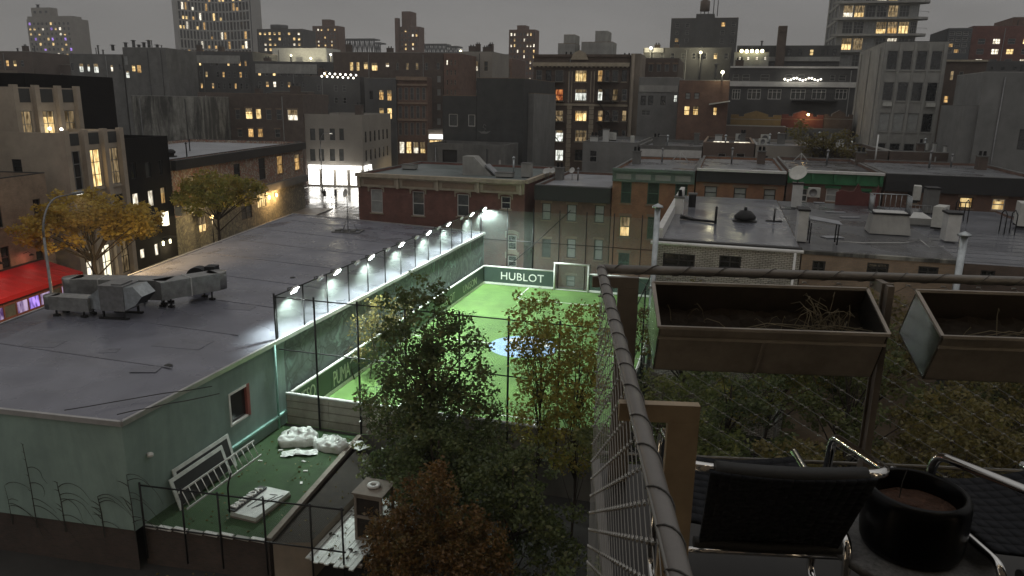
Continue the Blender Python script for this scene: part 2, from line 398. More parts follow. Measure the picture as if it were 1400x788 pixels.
TXT = {k: text_mesh(*v) for k, v in {
    'HUBLOT': ('HUBLOT', 3.55, .62, .03, 'letter_white', 1.05),
    'PUMA': ('PUMA', 1.75, .80, .02, 'letter_dim', .9),
    'MESO': ('MESO', 1.55, .66, .02, 'letter_dim', .95),
    'BLOT': ('HUBLOT', 2.9, .6, .02, 'letter_dim', 1.0),
    'UNISON': ('UNISON', 3.2, .55, .02, 'letter_dim', 1.0),
    'HUB': ('BRYNDA', 1.45, .26, .05, 'letter_white', 1.1)}.items()}

# ------------------------------------------------------------------ windows and buildings
WC = {}
def wmesh(w, h, style, fr, pane, far):
    key = (round(w, 2), round(h, 2), style, fr, pane, far)
    if key in WC: return WC[key]
    w, h = key[0], key[1]; t = min(.07, w*.12); b = MB(); y0, y1 = .06, .12
    b.box(-w/2, y0, 0, -w/2+t, y1, h, fr); b.box(w/2-t, y0, 0, w/2, y1, h, fr)
    b.box(-w/2+t, y0, 0, w/2-t, y1, t, fr); b.box(-w/2+t, y0, h-t, w/2-t, y1, h, fr)
    y0 += .01
    if style == 'dh': b.box(-w/2+t, y0, h*.5-t/2, w/2-t, y1, h*.5+t/2, fr)
    if style in ('cas', 'grid'):
        b.box(-t/2, y0, t, t/2, y1, h-t, fr)
        for k in ((.5,) if style == 'cas' else (.33, .66)): b.box(-w/2+t, y0-.003, h*k-t/3, w/2-t, y1, h*k+t/3, fr)
    if style == 'three':
        for k in (-1/6, 1/6): b.box(w*k-t/2, y0, t, w*k+t/2, y1, h-t, fr)
        b.box(-w/2+t, y0-.003, h*.68, w/2-t, y1, h*.68+t*.7, fr)
    p = MB(); tgt = b if far else p
    tgt.box(-w/2, .125, 0, w/2, .14, h, pane)
    WC[key] = (b.mesh('window'), None if far else p.mesh('pane')); return WC[key]
PART = {}
def boxpart(name, w, y0, y1, h, mt):
    k = (name, round(w, 2), y0, y1, round(h, 2), mt)
    if k not in PART:
        b = MB(); b.box(-k[1]/2, y0, 0, k[1]/2, y1, k[4], mt); PART[k] = b.mesh(name)
    return PART[k]
ALLB = []; _bl = random.Random(41); _dp = random.Random(43)
FZ = {'F': 0, 'R': math.pi/2, 'L': -math.pi/2}
class Bld:
    def __init__(s, name, label, o, yaw, w, d, z0, z1, wall, roof='roof_dark', par=.5, cat='building', group=None, coping=None):
        s.w, s.d, s.z0, s.z1, s.wall, s.roof, s.par, s.coping = w, d, z0, z1, wall, roof, par, coping
        s.yaw = yaw; s.o = Vector((o[0], o[1], z0)); s.h = z1-z0
        s.ax = Vector((math.cos(yaw), math.sin(yaw), 0)); s.ay = Vector((-math.sin(yaw), math.cos(yaw), 0))
        s.root = thing(name, label, cat, s.o, yaw, group)
        s.op = {'F': [], 'L': [], 'R': []}; ALLB.append(s); s.wall2 = None
    def fr(s, f):   # origin (world), along, outward, length
        if f == 'F': return s.o, s.ax, -s.ay, s.w
        if f == 'R': return s.o+s.ax*s.w, s.ay, s.ax, s.d
        return s.o+s.ay*s.d, -s.ay, -s.ax, s.d
    def px(s, f, x, y):
        o, a, n, L = s.fr(f); p = atP(x, y, o, n); return (p-o).dot(a), p.z-s.z0
    def lp(s, f, u, out=0, z=0):   # local position
        if f == 'F': return Vector((u, -out, z))
        if f == 'R': return Vector((s.w+out, u, z))
        return Vector((-out, s.d-u, z))
    def win(s, f, u0, z0, u1, z1, pane='glass', style='dh', fr='frame_dark', far=False, sill=None, lintel=None, hood=False):
        L = s.w if f == 'F' else s.d; e = .12
        u0, u1 = max(u0, e), min(u1, L-e); z0, z1 = max(z0, .15), min(z1, s.h-s.par-.1)
        if u1-u0 < .2 or z1-z0 < .25: return
        for q in s.op[f]:
            if u0 < q[2]+.05 and u1 > q[0]-.05 and z0 < q[3]+.05 and z1 > q[1]-.05: return
        s.op[f].append((u0, z0, u1, z1)); w_, h_ = u1-u0, z1-z0
        m1, m2 = wmesh(w_, h_, style, fr, pane, far)
        p = s.lp(f, (u0+u1)/2, 0, z0)
        o = link('window', m1, s.root, p, FZ[f])
        if m2: link('pane', m2, o)
        if pane.startswith('lit_') and pane not in ('lit_shop','lit_home','lit_entry') and w_ > .5 and _bl.random() < .55:
            fb = _bl.choice((.25,.35,.5,.62)); t_ = min(.07, w_*.12); kb = ('blind', round(w_,2), round(h_,2), fb)
            if kb not in PART: bb_ = MB(); bb_.box(-w_/2+t_*1.2, .118, h_*(1-fb), w_/2-t_*1.2, .1245, h_-t_, 'lit_dim'); PART[kb] = bb_.mesh('blind')
            link('blind', PART[kb], o)
        if sill: link('sill', boxpart('sill', w_+.2, -.10, -.001, .10, sill), o, (0, 0, -.11))
        if lintel: link('lintel', boxpart('lintel', w_+.24, -.07, -.001, .22, lintel), o, (0, 0, h_+.01))
        if hood:
            k = ('hood', round(w_, 2), hood)
            if k not in PART:
                b = MB(); n = 7; W = w_/2+.22
                for i in range(n):
                    a0, a1 = -1+2*i/n, -1+2*(i+1)/n; zz = .30*(1-(((a0+a1)/2))**2)*.55
                    b.box(W*a0, -.16, zz, W*a1, -.001, zz+.26, hood)
                for sg in (-1, 1): b.box(sg*W-.11 if sg > 0 else -W, -.13, -.25, W if sg > 0 else -W+.11, -.001, .06, hood)
                PART[k] = b.mesh('hood')
            link('hood', PART[k], o, (0, 0, h_+.03))
        return o
    def wp(s, f, x0, y0, x1, y1, *a, **k):
        xm, ym = (x0+x1)/2, (y0+y1)/2
        u0 = s.px(f, x0, ym)[0]; u1 = s.px(f, x1, ym)[0]; za = s.px(f, xm, y1)[1]; zb = s.px(f, xm, y0)[1]
        return s.win(f, min(u0,u1), za, max(u0,u1), zb, *a, **k)
    def grid(s, f, x0, y0, x1, y1, cols, rows, fw=.55, fh=.6, lit=.1, panes=('lit_warm','lit_white','lit_amber'), rng=None, skip=0., **k):
        rng = rng or random.Random(int(x0*7+y0))
        ua, zt = s.px(f, x0, y0); ub, zb = s.px(f, x1, y1)
        if 'far' not in k: k['far'] = True
        cw, ch = (ub-ua)/cols, (zt-zb)/rows
        for j in range(rows):
            for i in range(cols):
                if rng.random() < skip: continue
                pane = rng.choice(panes) if rng.random() < lit else rng.choice(('glass','glass','glass_mid'))
                u = ua+cw*(i+.5); z = zb+ch*(rows-1-j+.5)
                s.win(f, u-cw*fw/2, z-ch*fh/2, u+cw*fw/2, z+ch*fh/2, pane, **k)
    def band(s, f, z0, z1, out, mt, name='cornice', u0=None, u1=None):
        L = s.w if f == 'F' else s.d; u0 = -.0 if u0 is None else u0; u1 = L if u1 is None else u1
        b = MB(); b.box(-(u1-u0)/2, -out, 0, (u1-u0)/2, -.002, z1-z0, mt)
        return b.build(name, s.root, s.lp(f, (u0+u1)/2, 0, z0), FZ[f])
    def bandpx(s, f, x, y0, y1, out, mt, name='cornice', **k):
        return s.band(f, s.px(f, x, y1)[1], s.px(f, x, y0)[1], out, mt, name, **k)
    def part(s, name, b, f='F', u=0, z=0, out=0): return b.build(name, s.root, s.lp(f, u, out, z), FZ[f])
    def done(s):
        b = MB(); h = s.h
        for f in 'FLR':
            L = s.w if f == 'F' else s.d; ops = s.op[f]
            us = sorted({0, L, *[q[0] for q in ops], *[q[2] for q in ops]}); zs = sorted({0, h, *([s.wall2[0]] if s.wall2 else []), *[q[1] for q in ops], *[q[3] for q in ops]})
            for j in range(len(zs)-1):
                run = None
                for i in range(len(us)-1):
                    um, zm = (us[i]+us[i+1])/2, (zs[j]+zs[j+1])/2
                    hole = any(q[0] < um < q[2] and q[1] < zm < q[3] for q in ops)
                    if not hole and run is None: run = us[i]
                    if run is not None and (hole or i == len(us)-2):
                        e = us[i] if hole else us[i+1]
                        b.face([s.lp(f, run, 0, zs[j]), s.lp(f, e, 0, zs[j]), s.lp(f, e, 0, zs[j+1]), s.lp(f, run, 0, zs[j+1])], s.wall2[1] if s.wall2 and zs[j+1] <= s.wall2[0]+1e-6 else s.wall); run = None
            for (u0, z0, u1, z1) in ops:
                for A, B2 in (((u0,z0),(u0,z1)), ((u0,z1),(u1,z1)), ((u1,z1),(u1,z0)), ((u1,z0),(u0,z0))):
                    b.face([s.lp(f, A[0], 0, A[1]), s.lp(f, B2[0], 0, B2[1]), s.lp(f, B2[0], -.16, B2[1]), s.lp(f, A[0], -.16, A[1])], s.wall)
        b.face([(s.w, s.d, 0), (0, s.d, 0), (0, s.d, h), (s.w, s.d, h)], s.wall)
        t = .22; zi = h-s.par      # parapet: inner faces and top
        w_, d_ = s.w, s.d
        if s.par > 0:
            cm = s.coping or s.wall
            b.box(0, 0, h, w_, t, h+.06, cm); b.box(0, d_-t, h, w_, d_, h+.06, cm)
            b.box(0, t, h, t, d_-t, h+.06, cm); b.box(w_-t, t, h, w_, d_-t, h+.06, cm)
            b.face([(t,t,zi),(t,d_-t,zi),(t,d_-t,h),(t,t,h)], s.wall); b.face([(w_-t,d_-t,zi),(w_-t,t,zi),(w_-t,t,h),(w_-t,d_-t,h)], s.wall)
            b.face([(w_-t,t,zi),(t,t,zi),(t,t,h),(w_-t,t,h)], s.wall); b.face([(t,d_-t,zi),(w_-t,d_-t,zi),(w_-t,d_-t,h),(t,d_-t,h)], s.wall)
        b.build('wall', s.root)
        if s.w > 7 and s.h > 7 and 70 < s.o.y < 200:      # drainpipes and service runs on bigger walls
            for k in range(_dp.randint(1, 2)):
                for tr_ in range(8):
                    u = _dp.uniform(.6, s.w-.6)
                    if not any(q[0]-.2 < u < q[2]+.2 for q in s.op['F']): break
                else: continue
                dp = MB(); dp.tube([(u,-.09,.2),(u,-.09,s.h-.4)], .07, 6, _dp.choice(('galv_dark','frame_dark','frame_grey'))); dp.build('drainpipe', s.root)
        r = MB(); t = t if s.par > 0 else 0; r.face([(t,t,zi),(w_-t,t,zi),(w_-t,d_-t,zi),(t,d_-t,zi)], s.roof); r.build('roof', s.root)
        return s
_cp = random.Random(17)
def B(name, label, x0, x1, y, Y, d, wall, roof='roof_dark', yaw=0., z0=-1.5, **k):
    """front wall from picture column x0 to x1 with its top at row y, standing Y metres down the grid"""
    k.setdefault('coping', _cp.choice(('concrete_dark','lintel_stone','concrete','frame_grey')))
    p0 = atY(x0, y, Y); yw = R(yaw); ax = Vector((math.cos(yw), math.sin(yw), 0)); n = Vector((ax.y, -ax.x, 0))
    q = atP(x1, y, p0, n); return Bld(name, label, p0, yw, (q-p0).dot(ax), d, z0, p0.z, wall, roof, **k)
def BS(name, label, u0, u1, v, W, z1, wall, roof='roof_dark', z0=-1.5, **k):
    """building on the left street: its R face stands on the line v and runs from u0 to u1"""
    return Bld(name, label, st(u0, v-W), SA, W, u1-u0, z0, z1, wall, roof, **k)
# ------------------------------------------------------------------ ground and streets
SZ = -1.5
b = MB(); b.face([(-1100,-120,SZ-.06),(1100,-120,SZ-.06),(1100,1500,SZ-.06),(-1100,1500,SZ-.06)], 'ground'); struct(b.build('ground'))
def sheet(name, pts, z, mt):
    b = MB(); b.face([(p[0], p[1], z) for p in pts], mt); return struct(b.build(name))
LV = -41.3
road = sheet('road', [st(5,-37.4), st(5,-30.4), st(107,-30.4), st(107,-37.4)], SZ-.010, 'asphalt')
sheet('road', [st(107,-220), st(107,-18), st(134.9,-18), st(134.9,-220)], SZ-.015, 'asphalt')
sheet('road', [st(134.9,-38.6), st(134.9,-24), st(420,-24), st(420,-38.6)], SZ-.010, 'asphalt')
sheet('road', [(-31,58.2),(70,58.2),(70,61.6),(-31,61.6)], SZ-.020, 'asphalt')
def pave(pts):
    b = MB(); b.prism([(p[0], p[1]) for p in pts], SZ-.05, SZ+.10, 'kerb', 'pavement'); struct(b.build('pavement'))
pave([st(5,-37.4), st(107,-37.4), st(107,LV), st(5,LV)][::-1])
pave([st(5,-26.85), st(66,-26.85), st(66,-30.4), st(5,-30.4)][::-1])
pave([(-28,61.6),(70,61.6),(70,62.95),(-28,62.95)])
b = MB()
for k in range(9):      # crossing stripes on the intersection
    p = st(108.5, -37+k*.95); b.obox(p+Vector((0,0,SZ-.004)), SV*.22, SS*1.5, Vector((0,0,.002)), 'white_line')
b.obox(st(120,-31.5)+Vector((0,0,SZ-.004)), SV*.07, SS*11, Vector((0,0,.002)), 'white_line')
b.build('road_marking', road)
b = MB()
for k in range(8):
    p = st(131.5, -52+k*1.1); b.obox(p+Vector((0,0,SZ-.004)), SV*.25, SS*1.4, Vector((0,0,.002)), 'white_line')
b.build('road_marking', road)

# ------------------------------------------------------------------ teal building beside the pitch
TA, TB, TC, TD = Vector((-18.4,18.4,0)), Vector((-18.4,57.2,0)), st(66,-26.8), st(22.4,-26.8)
tb = thing('teal_building', 'long low teal building with wet grey flat roof and floodlit edge', 'building', (TA.x, TA.y, SZ))
def tv(p, z): return (p[0]-TA.x, p[1]-TA.y, z-SZ)
def quadwall(b, p, q, z0, z1, mt, ops=()):
    """vertical wall p->q with rectangular openings ops (s0,z0,s1,z1) along it"""
    p = Vector((p[0],p[1],0)); q = Vector((q[0],q[1],0)); L = (q-p).length; a = (q-p)/L; n = Vector((a.y,-a.x,0))
    us = sorted({0, L, *[o[0] for o in ops], *[o[2] for o in ops]}); zs = sorted({z0, z1, *[o[1] for o in ops], *[o[3] for o in ops]})
    P = lambda u, z, d=0: tv(p+a*u-n*d, z)
    for i in range(len(us)-1):
        for j in range(len(zs)-1):
            um, zm = (us[i]+us[i+1])/2, (zs[j]+zs[j+1])/2
            if any(o[0] < um < o[2] and o[1] < zm < o[3] for o in ops): continue
            b.face([P(us[i],zs[j]), P(us[i+1],zs[j]), P(us[i+1],zs[j+1]), P(us[i],zs[j+1])], mt)
    for (u0,a0,u1,a1) in ops:
        for A, B2 in (((u0,a0),(u0,a1)), ((u0,a1),(u1,a1)), ((u1,a1),(u1,a0)), ((u1,a0),(u0,a0))):
            b.face([P(A[0],A[1]), P(B2[0],B2[1]), P(B2[0],B2[1],.2), P(A[0],A[1],.2)], mt)
RZ = 4.0
p0 = atP(313, 553, TA, Vector((1,0,0))); p1 = atP(342, 553, TA, Vector((1,0,0))); wz1 = atP(327, 531, TA, Vector((1,0,0))).z; wz0 = atP(327, 577, TA, Vector((1,0,0))).z
b = MB()
quadwall(b, TD, TA, .02, RZ, 'teal')
quadwall(b, TA, Vector((-18.4,27.9,0)), -.03, RZ, 'teal', [(p0.y-TA.y, wz0, p1.y-TA.y, wz1)])
quadwall(b, TB, TC, SZ, RZ, 'teal'); quadwall(b, TC, TD, SZ, RZ, 'stucco_brown')
b.build('wall', tb)
b = MB(); dn = Vector((0,.06,0)); quadwall(b, TD+dn, TA+dn, SZ-1.5, .02, 'brick_low'); b.build('brick_base', tb)
b = MB(); quadwall(b, Vector((-18.4,27.9,0)), TB, SZ, RZ, 'mural_left')
b.build('mural', tb)['label'] = 'painted mural wall in grey and teal facing the pitch'
# roof: flat field with a slightly lifted middle and creases near the edges
def inset(t): 
    c = (TA+TB+TC+TD)/4; return [p + (c-p)*t for p in (TA,TB,TC,TD)]
b = MB(); outer = [TA,TB,TC,TD]
ins = [TA+Vector((-2.2,4.2,0)), TB+Vector((-2.0,-2.5,0)), TC+Vector((2.4,-2.2,0)), TD+Vector((1.6,2.6,0))]
for i in range(4):
    j = (i+1) % 4; b.face([tv(outer[i],RZ+.02), tv(outer[j],RZ+.02), tv(ins[j],RZ+.20), tv(ins[i],RZ+.20)], 'roof_membrane')
b.face([tv(p,RZ+.20) for p in ins], 'roof_membrane'); b.build('roof', tb)
for i in range(4):      # edge trim
    p, q = outer[i], outer[(i+1) % 4]; b = MB(); a = (q-p).normalized(); n = Vector((a.y,-a.x,0))
    c = (p+q)/2+n*.04; b.obox(tv(c, RZ-.01), a*((q-p).length/2+.05), n*.06, Vector((0,0,.09)), 'drip_metal'); b.build('roof_edge_trim', tb)
b = MB()     # membrane seams, a few centimetres high laps
for k in range(1, 9):
    p = TD.lerp(TC, k/9+.02); q = TA.lerp(TB, k/9); b.bar(tv(p.lerp(q,.09), RZ+.209), tv(p.lerp(q,.875), RZ+.209), .09, .016, 'membrane_patch')
b.build('roof_seam', tb)
def on_roof(x, y, dz=.0): p = atz(x, y, RZ+.20); return Vector((p.x, p.y, RZ+.20+dz))
rp_ = random.Random(6)
for (x, y, sx, sy, mt_, a_) in ((60,470,1.5,.9,'membrane_patch',.2),(250,470,2.2,1.2,'membrane_patch',.1),(330,420,1.4,1.0,'membrane_patch',.15),(200,505,1.0,.7,'membrane_patch',.3),(360,350,2.4,1.1,'membrane_patch',.1),(430,340,1.6,1.2,'membrane_patch',.2),(300,385,.9,.6,'membrane_patch',.0),(150,480,.7,.5,'membrane_patch',.4)):
    p = on_roof(x, y); b = MB(); b.box(-sx/2,-sy/2,.002,sx/2,sy/2,.010,mt_); b.build('membrane_patch', tb, tv(p, p.z), a_)
for (pa_, pb_) in (((88,560),(290,528)),((160,566),(300,538))):
    q = [on_roof(pa_[0]+(pb_[0]-pa_[0])*k/6, pa_[1]+(pb_[1]-pa_[1])*k/6+rp_.uniform(-1,1)) for k in range(7)]; b = MB(); b.tube([tv(p, RZ+.19) for p in q], .018, 5, 'seam'); b.build('roof_cable', tb)
for (x, y) in ((230,500),(400,380)): p = on_roof(x, y); b = MB(); b.lathe([(.0,.05),(.10,.05),(.16,.01),(.17,0)], (0,0,0), 12, 'seam'); b.build('roof_drain', tb, tv(p, p.z))
wf = MB(); W_ = p1.y-p0.y; H_ = wz1-wz0; t = .09
for (u0,u1,a0,a1,mt) in ((0,t,0,H_,'frame_white'),(W_-t*2.2,W_,0,H_,'frame_red'),(t,W_-t,0,t,'frame_white'),(t,W_-t*2.2,H_-t,H_,'frame_white')):
    wf.box(-.10, u0, a0, .02, u1, a1, mt)
wo = wf.build('window', tb, tv((TA.x, p0.y), wz0)); pn = MB(); pn.box(-.16, 0, 0, -.11, W_, H_, 'glass'); pn.build('pane', wo)
b = MB(); b.box(.002, 4.4, 2.02, .12, 9.35, 2.12, 'teal_trim'); b.build('wall_rail', tb)
b = MB(); b.tube([(.07,8.7,1.5),(.07,8.7,5.45)], .05, 8, 'teal_trim'); b.build('downpipe', tb)
b = MB(); b.lathe([(0,.10),(.06,.10),(.11,.05),(.11,-.03),(0,-.05)], (.12,.95,3.9), 10, 'off_white'); b.tube([(0,.95,3.95),(.12,.95,3.95)], .03, 6, 'off_white'); b.build('wall_lamp', tb)

# vine climbing the near wall
rng = random.Random(4); b = MB()
def vine(b, rng, x, z, dx, dz, n, r, y):
    y = 18.4+(x+18.4)*.9/11.9-.03; pts = [Vector((x, y, z))]
    for k in range(n):
        dz -= .035*abs(dx)*4; dx += rng.uniform(-.02,.02); pts.append(pts[-1]+Vector((dx, 0, dz)))
    b.tube(pts, [r*(1-.7*i/n) for i in range(n+1)], 4, 'twig')
VX = lambda x, y: atY(x, y, 18.27)
for (bx, h) in ((VX(55,700).x, VX(54,608).z),(VX(90,700).x, VX(90,660).z),(VX(180,715).x, VX(165,650).z),(VX(140,712).x, VX(140,680).z),(VX(25,700).x, VX(25,660).z)):
    yw = 18.4+(bx+18.4)*.9/11.9-.03; b.tube([(bx,yw,-.4),(bx-.02,yw,h*.5),(bx-.08,yw-.01,h)], [.026,.02,.01], 4, 'twig')
    for k in range(9):
        z = h*(1-.105*k); sg = rng.choice((-1,1)); vine(b, rng, bx-.05, z, sg*rng.uniform(.06,.10), rng.uniform(.02,.09), rng.randint(9,18), .014, 18.275)
tag(b.build('climbing_vine'), 'bare leafless vine spreading over the near teal wall', 'vine')

# ------------------------------------------------------------------ duct work on the roof
def duct(b, a, c, w, z0, z1, mt='galv'):
    a = Vector((*a, (z0+z1)/2)); c = Vector((*c, (z0+z1)/2)); b.bar(a, c, w, z1-z0, mt)
def duct_run(name, label, segs, w, z0, z1, mt='galv', rounded=()):
    o = thing(name, label, 'duct', (segs[0][0][0], segs[0][0][1], RZ+.2)); ox, oy, oz = o.location
    for (a, c) in segs:
        b = MB(); duct(b, (a[0]-ox,a[1]-oy), (c[0]-ox,c[1]-oy), w, z0, z1, mt); b.build('duct_section', o)
        d = (Vector(c)-Vector(a)); L = d.length; n = max(1, int(L/1.1))
        for k in range(1, n) if n > 1 else (0,1)[:0]:
            b = MB(); p = Vector(a)+d*(k/n); dd = d.normalized(); b.bar((p.x-ox-dd.x*.025,p.y-oy-dd.y*.025,(z0+z1)/2), (p.x-ox+dd.x*.025,p.y-oy+dd.y*.025,(z0+z1)/2), w+.06, z1-z0+.06, 'flange_metal'); b.build('flange', o)
        for k in (0.15, .85):
            p = Vector(a)+d*k
            for sg in (-1,1):
                b = MB()
                q = Vector((-d.y, d.x)).normalized()*sg*w*.42; b.box(p.x-ox+q.x-.03,p.y-oy+q.y-.03,0,p.x-ox+q.x+.03,p.y-oy+q.y+.03,z0,'black_steel')
                b.box(p.x-ox+q.x-.14,p.y-oy+q.y-.09,-.03,p.x-ox+q.x+.14,p.y-oy+q.y+.09,.10,'black_steel'); b.build('support', o)
    for (c, r) in rounded:
        b = MB(); b.lathe([(0,z1),(r*.97,z1),(r,z1-.03),(r,z0),(0,z0)], (c[0]-ox,c[1]-oy,0), 20, mt); b.build('elbow', o)
    return o
duct_run('roof_duct', 'low silver duct with rounded end on the teal building roof', [((-30.3,27.2),(-28.3,27.5))], .75, .30, .95, 'duct_metal', [((-30.4,27.2),.37)])
duct_run('roof_duct', 'long raised silver duct behind the hooded fan unit', [((-30.9,29.1),(-28.2,29.9)), ((-28.2,29.9),(-26.3,30.4))], 1.05, .35, 1.35, 'duct_metal', [((-31.0,29.1),.52)])
duct_run('roof_duct', 'silver duct with rounded elbow end beyond the hooded fan unit', [((-26.55,29.7),(-25.2,32.4))], 1.0, .45, 1.35, 'duct_metal', [((-25.2,32.5),.5)])
fu = thing('fan_unit', 'dark boxy fan unit with pale angled intake hood on the wet roof', 'fan unit', (-27.0,27.9,RZ+.2), R(10))
b = MB(); b.box(-.75,-.55,.40,.45,.65,1.55,'galv_dark'); b.box(-.78,-.58,1.55,.48,.68,1.62,'galv_dark'); b.box(-.2,-.4,1.62,.3,.5,1.68,'galv_dark'); b.build('housing', fu)
b = MB()
hp = [(.45,1.55),(.95,1.60),(1.35,1.15),(1.0,.72),(.45,.45)]
for i in range(len(hp)):
    j = (i+1) % len(hp); b.face([(hp[i][0],-.52,hp[i][1]),(hp[i][0],.62,hp[i][1]),(hp[j][0],.62,hp[j][1]),(hp[j][0],-.52,hp[j][1])], 'galv' if i != 2 else 'black_steel')
b.face([(p[0],-.52,p[1]) for p in hp], 'galv'); b.face([(p[0],.62,p[1]) for p in hp[::-1]], 'galv'); b.build('intake_hood', fu)
b = MB(); b.face([(-1.5,-.35,.42),(-.75,-.5,.42),(-.75,-.5,1.45),(-1.5,-.35,.95)],'galv'); b.face([(-1.5,.35,.42),(-1.5,.35,.95),(-.75,.55,1.45),(-.75,.55,.42)],'galv'); b.face([(-1.5,-.35,.95),(-.75,-.5,1.45),(-.75,.55,1.45),(-1.5,.35,.95)],'galv'); b.face([(-1.5,-.35,.42),(-1.5,.35,.42),(-1.5,.35,.95),(-1.5,-.35,.95)],'galv'); b.build('transition', fu)
for sx in (-.65,.38):
    for sy in (-.5,.6):
        b = MB(); b.box(sx-.04,sy-.04,0,sx+.04,sy+.04,.4,'black_steel'); b.build('leg', fu)
for y_ in (-.6,.54): b = MB(); b.box(-.85,y_,.0,.6,y_+.14,.09,'black_steel'); b.build('base_rail', fu)
ef = thing('exhaust_fan', 'black scroll exhaust fan on the roof beyond the silver ducts', 'exhaust fan', (-26.9,33.2,RZ+.2), R(15))
b = MB(); n = 18; pr = []
for k in range(n+1): a = math.pi*1.5*k/n; pr.append((.58*(1-.12*k/n)*math.cos(a), .78+.58*(1-.12*k/n)*math.sin(a)))
b2 = [(p[0],-.3,p[1]) for p in pr]; b3 = [(p[0],.3,p[1]) for p in pr]
for k in range(n): b.face([b2[k],b2[k+1],b3[k+1],b3[k]], 'black_steel', True)
b.face(b2,'black_steel'); b.face(b3[::-1],'black_steel'); b.build('scroll_housing', ef)
b = MB(); b.box(.5,-.32,.75,1.05,.32,1.4,'black_steel'); b.build('outlet', ef); b = MB(); b.box(-.5,-.4,0,.6,.4,.22,'black_steel'); b.build('base', ef)
# dish on its ballasted tripod
p = atz(476,317,RZ+.2); dt = thing('dish_mast', 'thin mast with small dish on ballasted roof frame', 'antenna', (p.x,p.y,RZ+.2), R(8))
b = MB(); b.tube([(0,0,.1),(0,0,3.1)], .035, 8, 'galv_dark'); b.build('mast', dt)
for a in (20,140,260): b = MB(); b.tube([(0,0,1.3),(.75*math.cos(R(a)),.75*math.sin(R(a)),.12)], .022, 6, 'galv_dark'); b.build('brace', dt)
b = MB(); b.box(-1.1,-.75,.0,1.1,-.6,.1,'galv_dark'); b.box(-1.1,.6,0,1.1,.75,.1,'galv_dark'); b.box(-1.1,-.6,0,-.95,.6,.1,'galv_dark'); b.box(.95,-.6,0,1.1,.6,.1,'galv_dark'); b.build('frame', dt)
for sx in (-.7,-.1,.5): b = MB(); b.box(sx-.2,-.5,.0,sx+.2,-.1,.2,'concrete_dark'); b.build('ballast_block', dt)
b = MB(); b.lathe([(0,.0),(.16,.02),(.30,.08),(.33,.12),(.30,.10),(.14,.04),(0,.03)], (0,0,0), 18, 'off_white'); o = b.build('dish', dt, (0,-.08,3.05)); o.rotation_euler = (R(75),0,R(-40))

# ------------------------------------------------------------------ the pitch
struct_t = MB(); struct_t.prism([(-18.38,27.7),(-3.3,27.7),(-3.3,56.9),(-18.38,56.9)], SZ-.05, -.02, 'concrete_dark', 'turf'); PT = struct(struct_t.build('pitch_turf'))
def flat(pts, z, mt, name): b = MB(); b.face([(p[0],p[1],z) for p in pts], mt); return b.build(name, PT)
def ring(cx, cy, r0, r1, z, mt, name, n=48, a0=0, a1=2*math.pi):
    b = MB()
    for k in range(n):
        a, c = a0+(a1-a0)*k/n, a0+(a1-a0)*(k+1)/n
        b.face([(cx+r0*math.cos(a),cy+r0*math.sin(a),z),(cx+r1*math.cos(a),cy+r1*math.sin(a),z),(cx+r1*math.cos(c),cy+r1*math.sin(c),z),(cx+r0*math.cos(c),cy+r0*math.sin(c),z)], mt)
    return b.build(name, PT)
CX, CY = -10.9, 41.8
for k in range(4): y = 29.5+k*7.2; flat([(-18.1,y),(-3.5,y),(-3.5,y+3.6),(-18.1,y+3.6)], -.016, 'turf_band', 'turf_strip')
b = MB(); b.face([(CX+2.1*math.cos(2*math.pi*k/48), CY+2.1*math.sin(2*math.pi*k/48), -.012) for k in range(48)], 'turf_blue'); b.build('centre_circle', PT)
ring(CX, CY, 1.1, 1.7, -.006, 'off_white', 'centre_emblem', 32, .3, 2.6)
ring(CX, CY, .3, .75, -.006, 'off_white', 'centre_emblem', 24, 3.4, 6.0)
flat([(-18.1,CY-.05),(CX-2.1,CY-.05),(CX-2.1,CY+.05),(-18.1,CY+.05)], -.012, 'white_line', 'halfway_line')
flat([(CX+2.1,CY-.05),(-3.6,CY-.05),(-3.6,CY+.05),(CX+2.1,CY+.05)], -.012, 'white_line', 'halfway_line')
for y in (52.6, 31.6): flat([(-14.3,y-.05),(-7.5,y-.05),(-7.5,y+.05),(-14.3,y+.05)], -.012, 'white_line', 'area_line')
for x in (-14.3,-7.5):
    flat([(x-.05,52.65),(x+.05,52.65),(x+.05,56.2),(x-.05,56.2)], -.012, 'white_line', 'area_line')
    flat([(x-.05,28.2),(x+.05,28.2),(x+.05,31.55),(x-.05,31.55)], -.012, 'white_line', 'area_line')
# perimeter boards
def board(label, p, q, h, face, backm, n, rail=True, texts=(), plinth=True):
    p = Vector((*p,0)); q = Vector((*q,0)); d = q-p; L = d.length; a = math.atan2(d.y,d.x)
    o = thing('perimeter_board', label, 'board', p, a, 'boards around the small pitch')
    for k in range(n):
        b = MB(); b.box(L*k/n+.012, 0, .0, L*(k+1)/n-.012, .05, h-.06, face); b.build('panel', o)
    if rail: b = MB(); b.tube([(0,.025,h),(L,.025,h)], .07, 8, 'white_paint'); b.build('top_rail', o)
    if plinth: b = MB(); b.box(0,-.035,0,L,-.002,.17,'white_paint'); b.build('base_strip', o)
    b = MB()
    for k in range(n+1): b.box(L*k/n-.04,.055,0,L*k/n+.04,.12,h-.08,'black_steel')
    b.build('frame', o)
    for (me, u, z, ttl) in texts: link('lettering', me, o, (u,-.004,z))
    return o
def upx(x, y, X0, Y0): return atP(x, y, Vector((X0,0,0)), Vector((1,0,0))).y-Y0
lbo = board('dark green sponsor board along the mural wall of the pitch', (-18.12,27.9), (-18.12,56.3), 1.45, 'board_green', 'board_grey', 8)
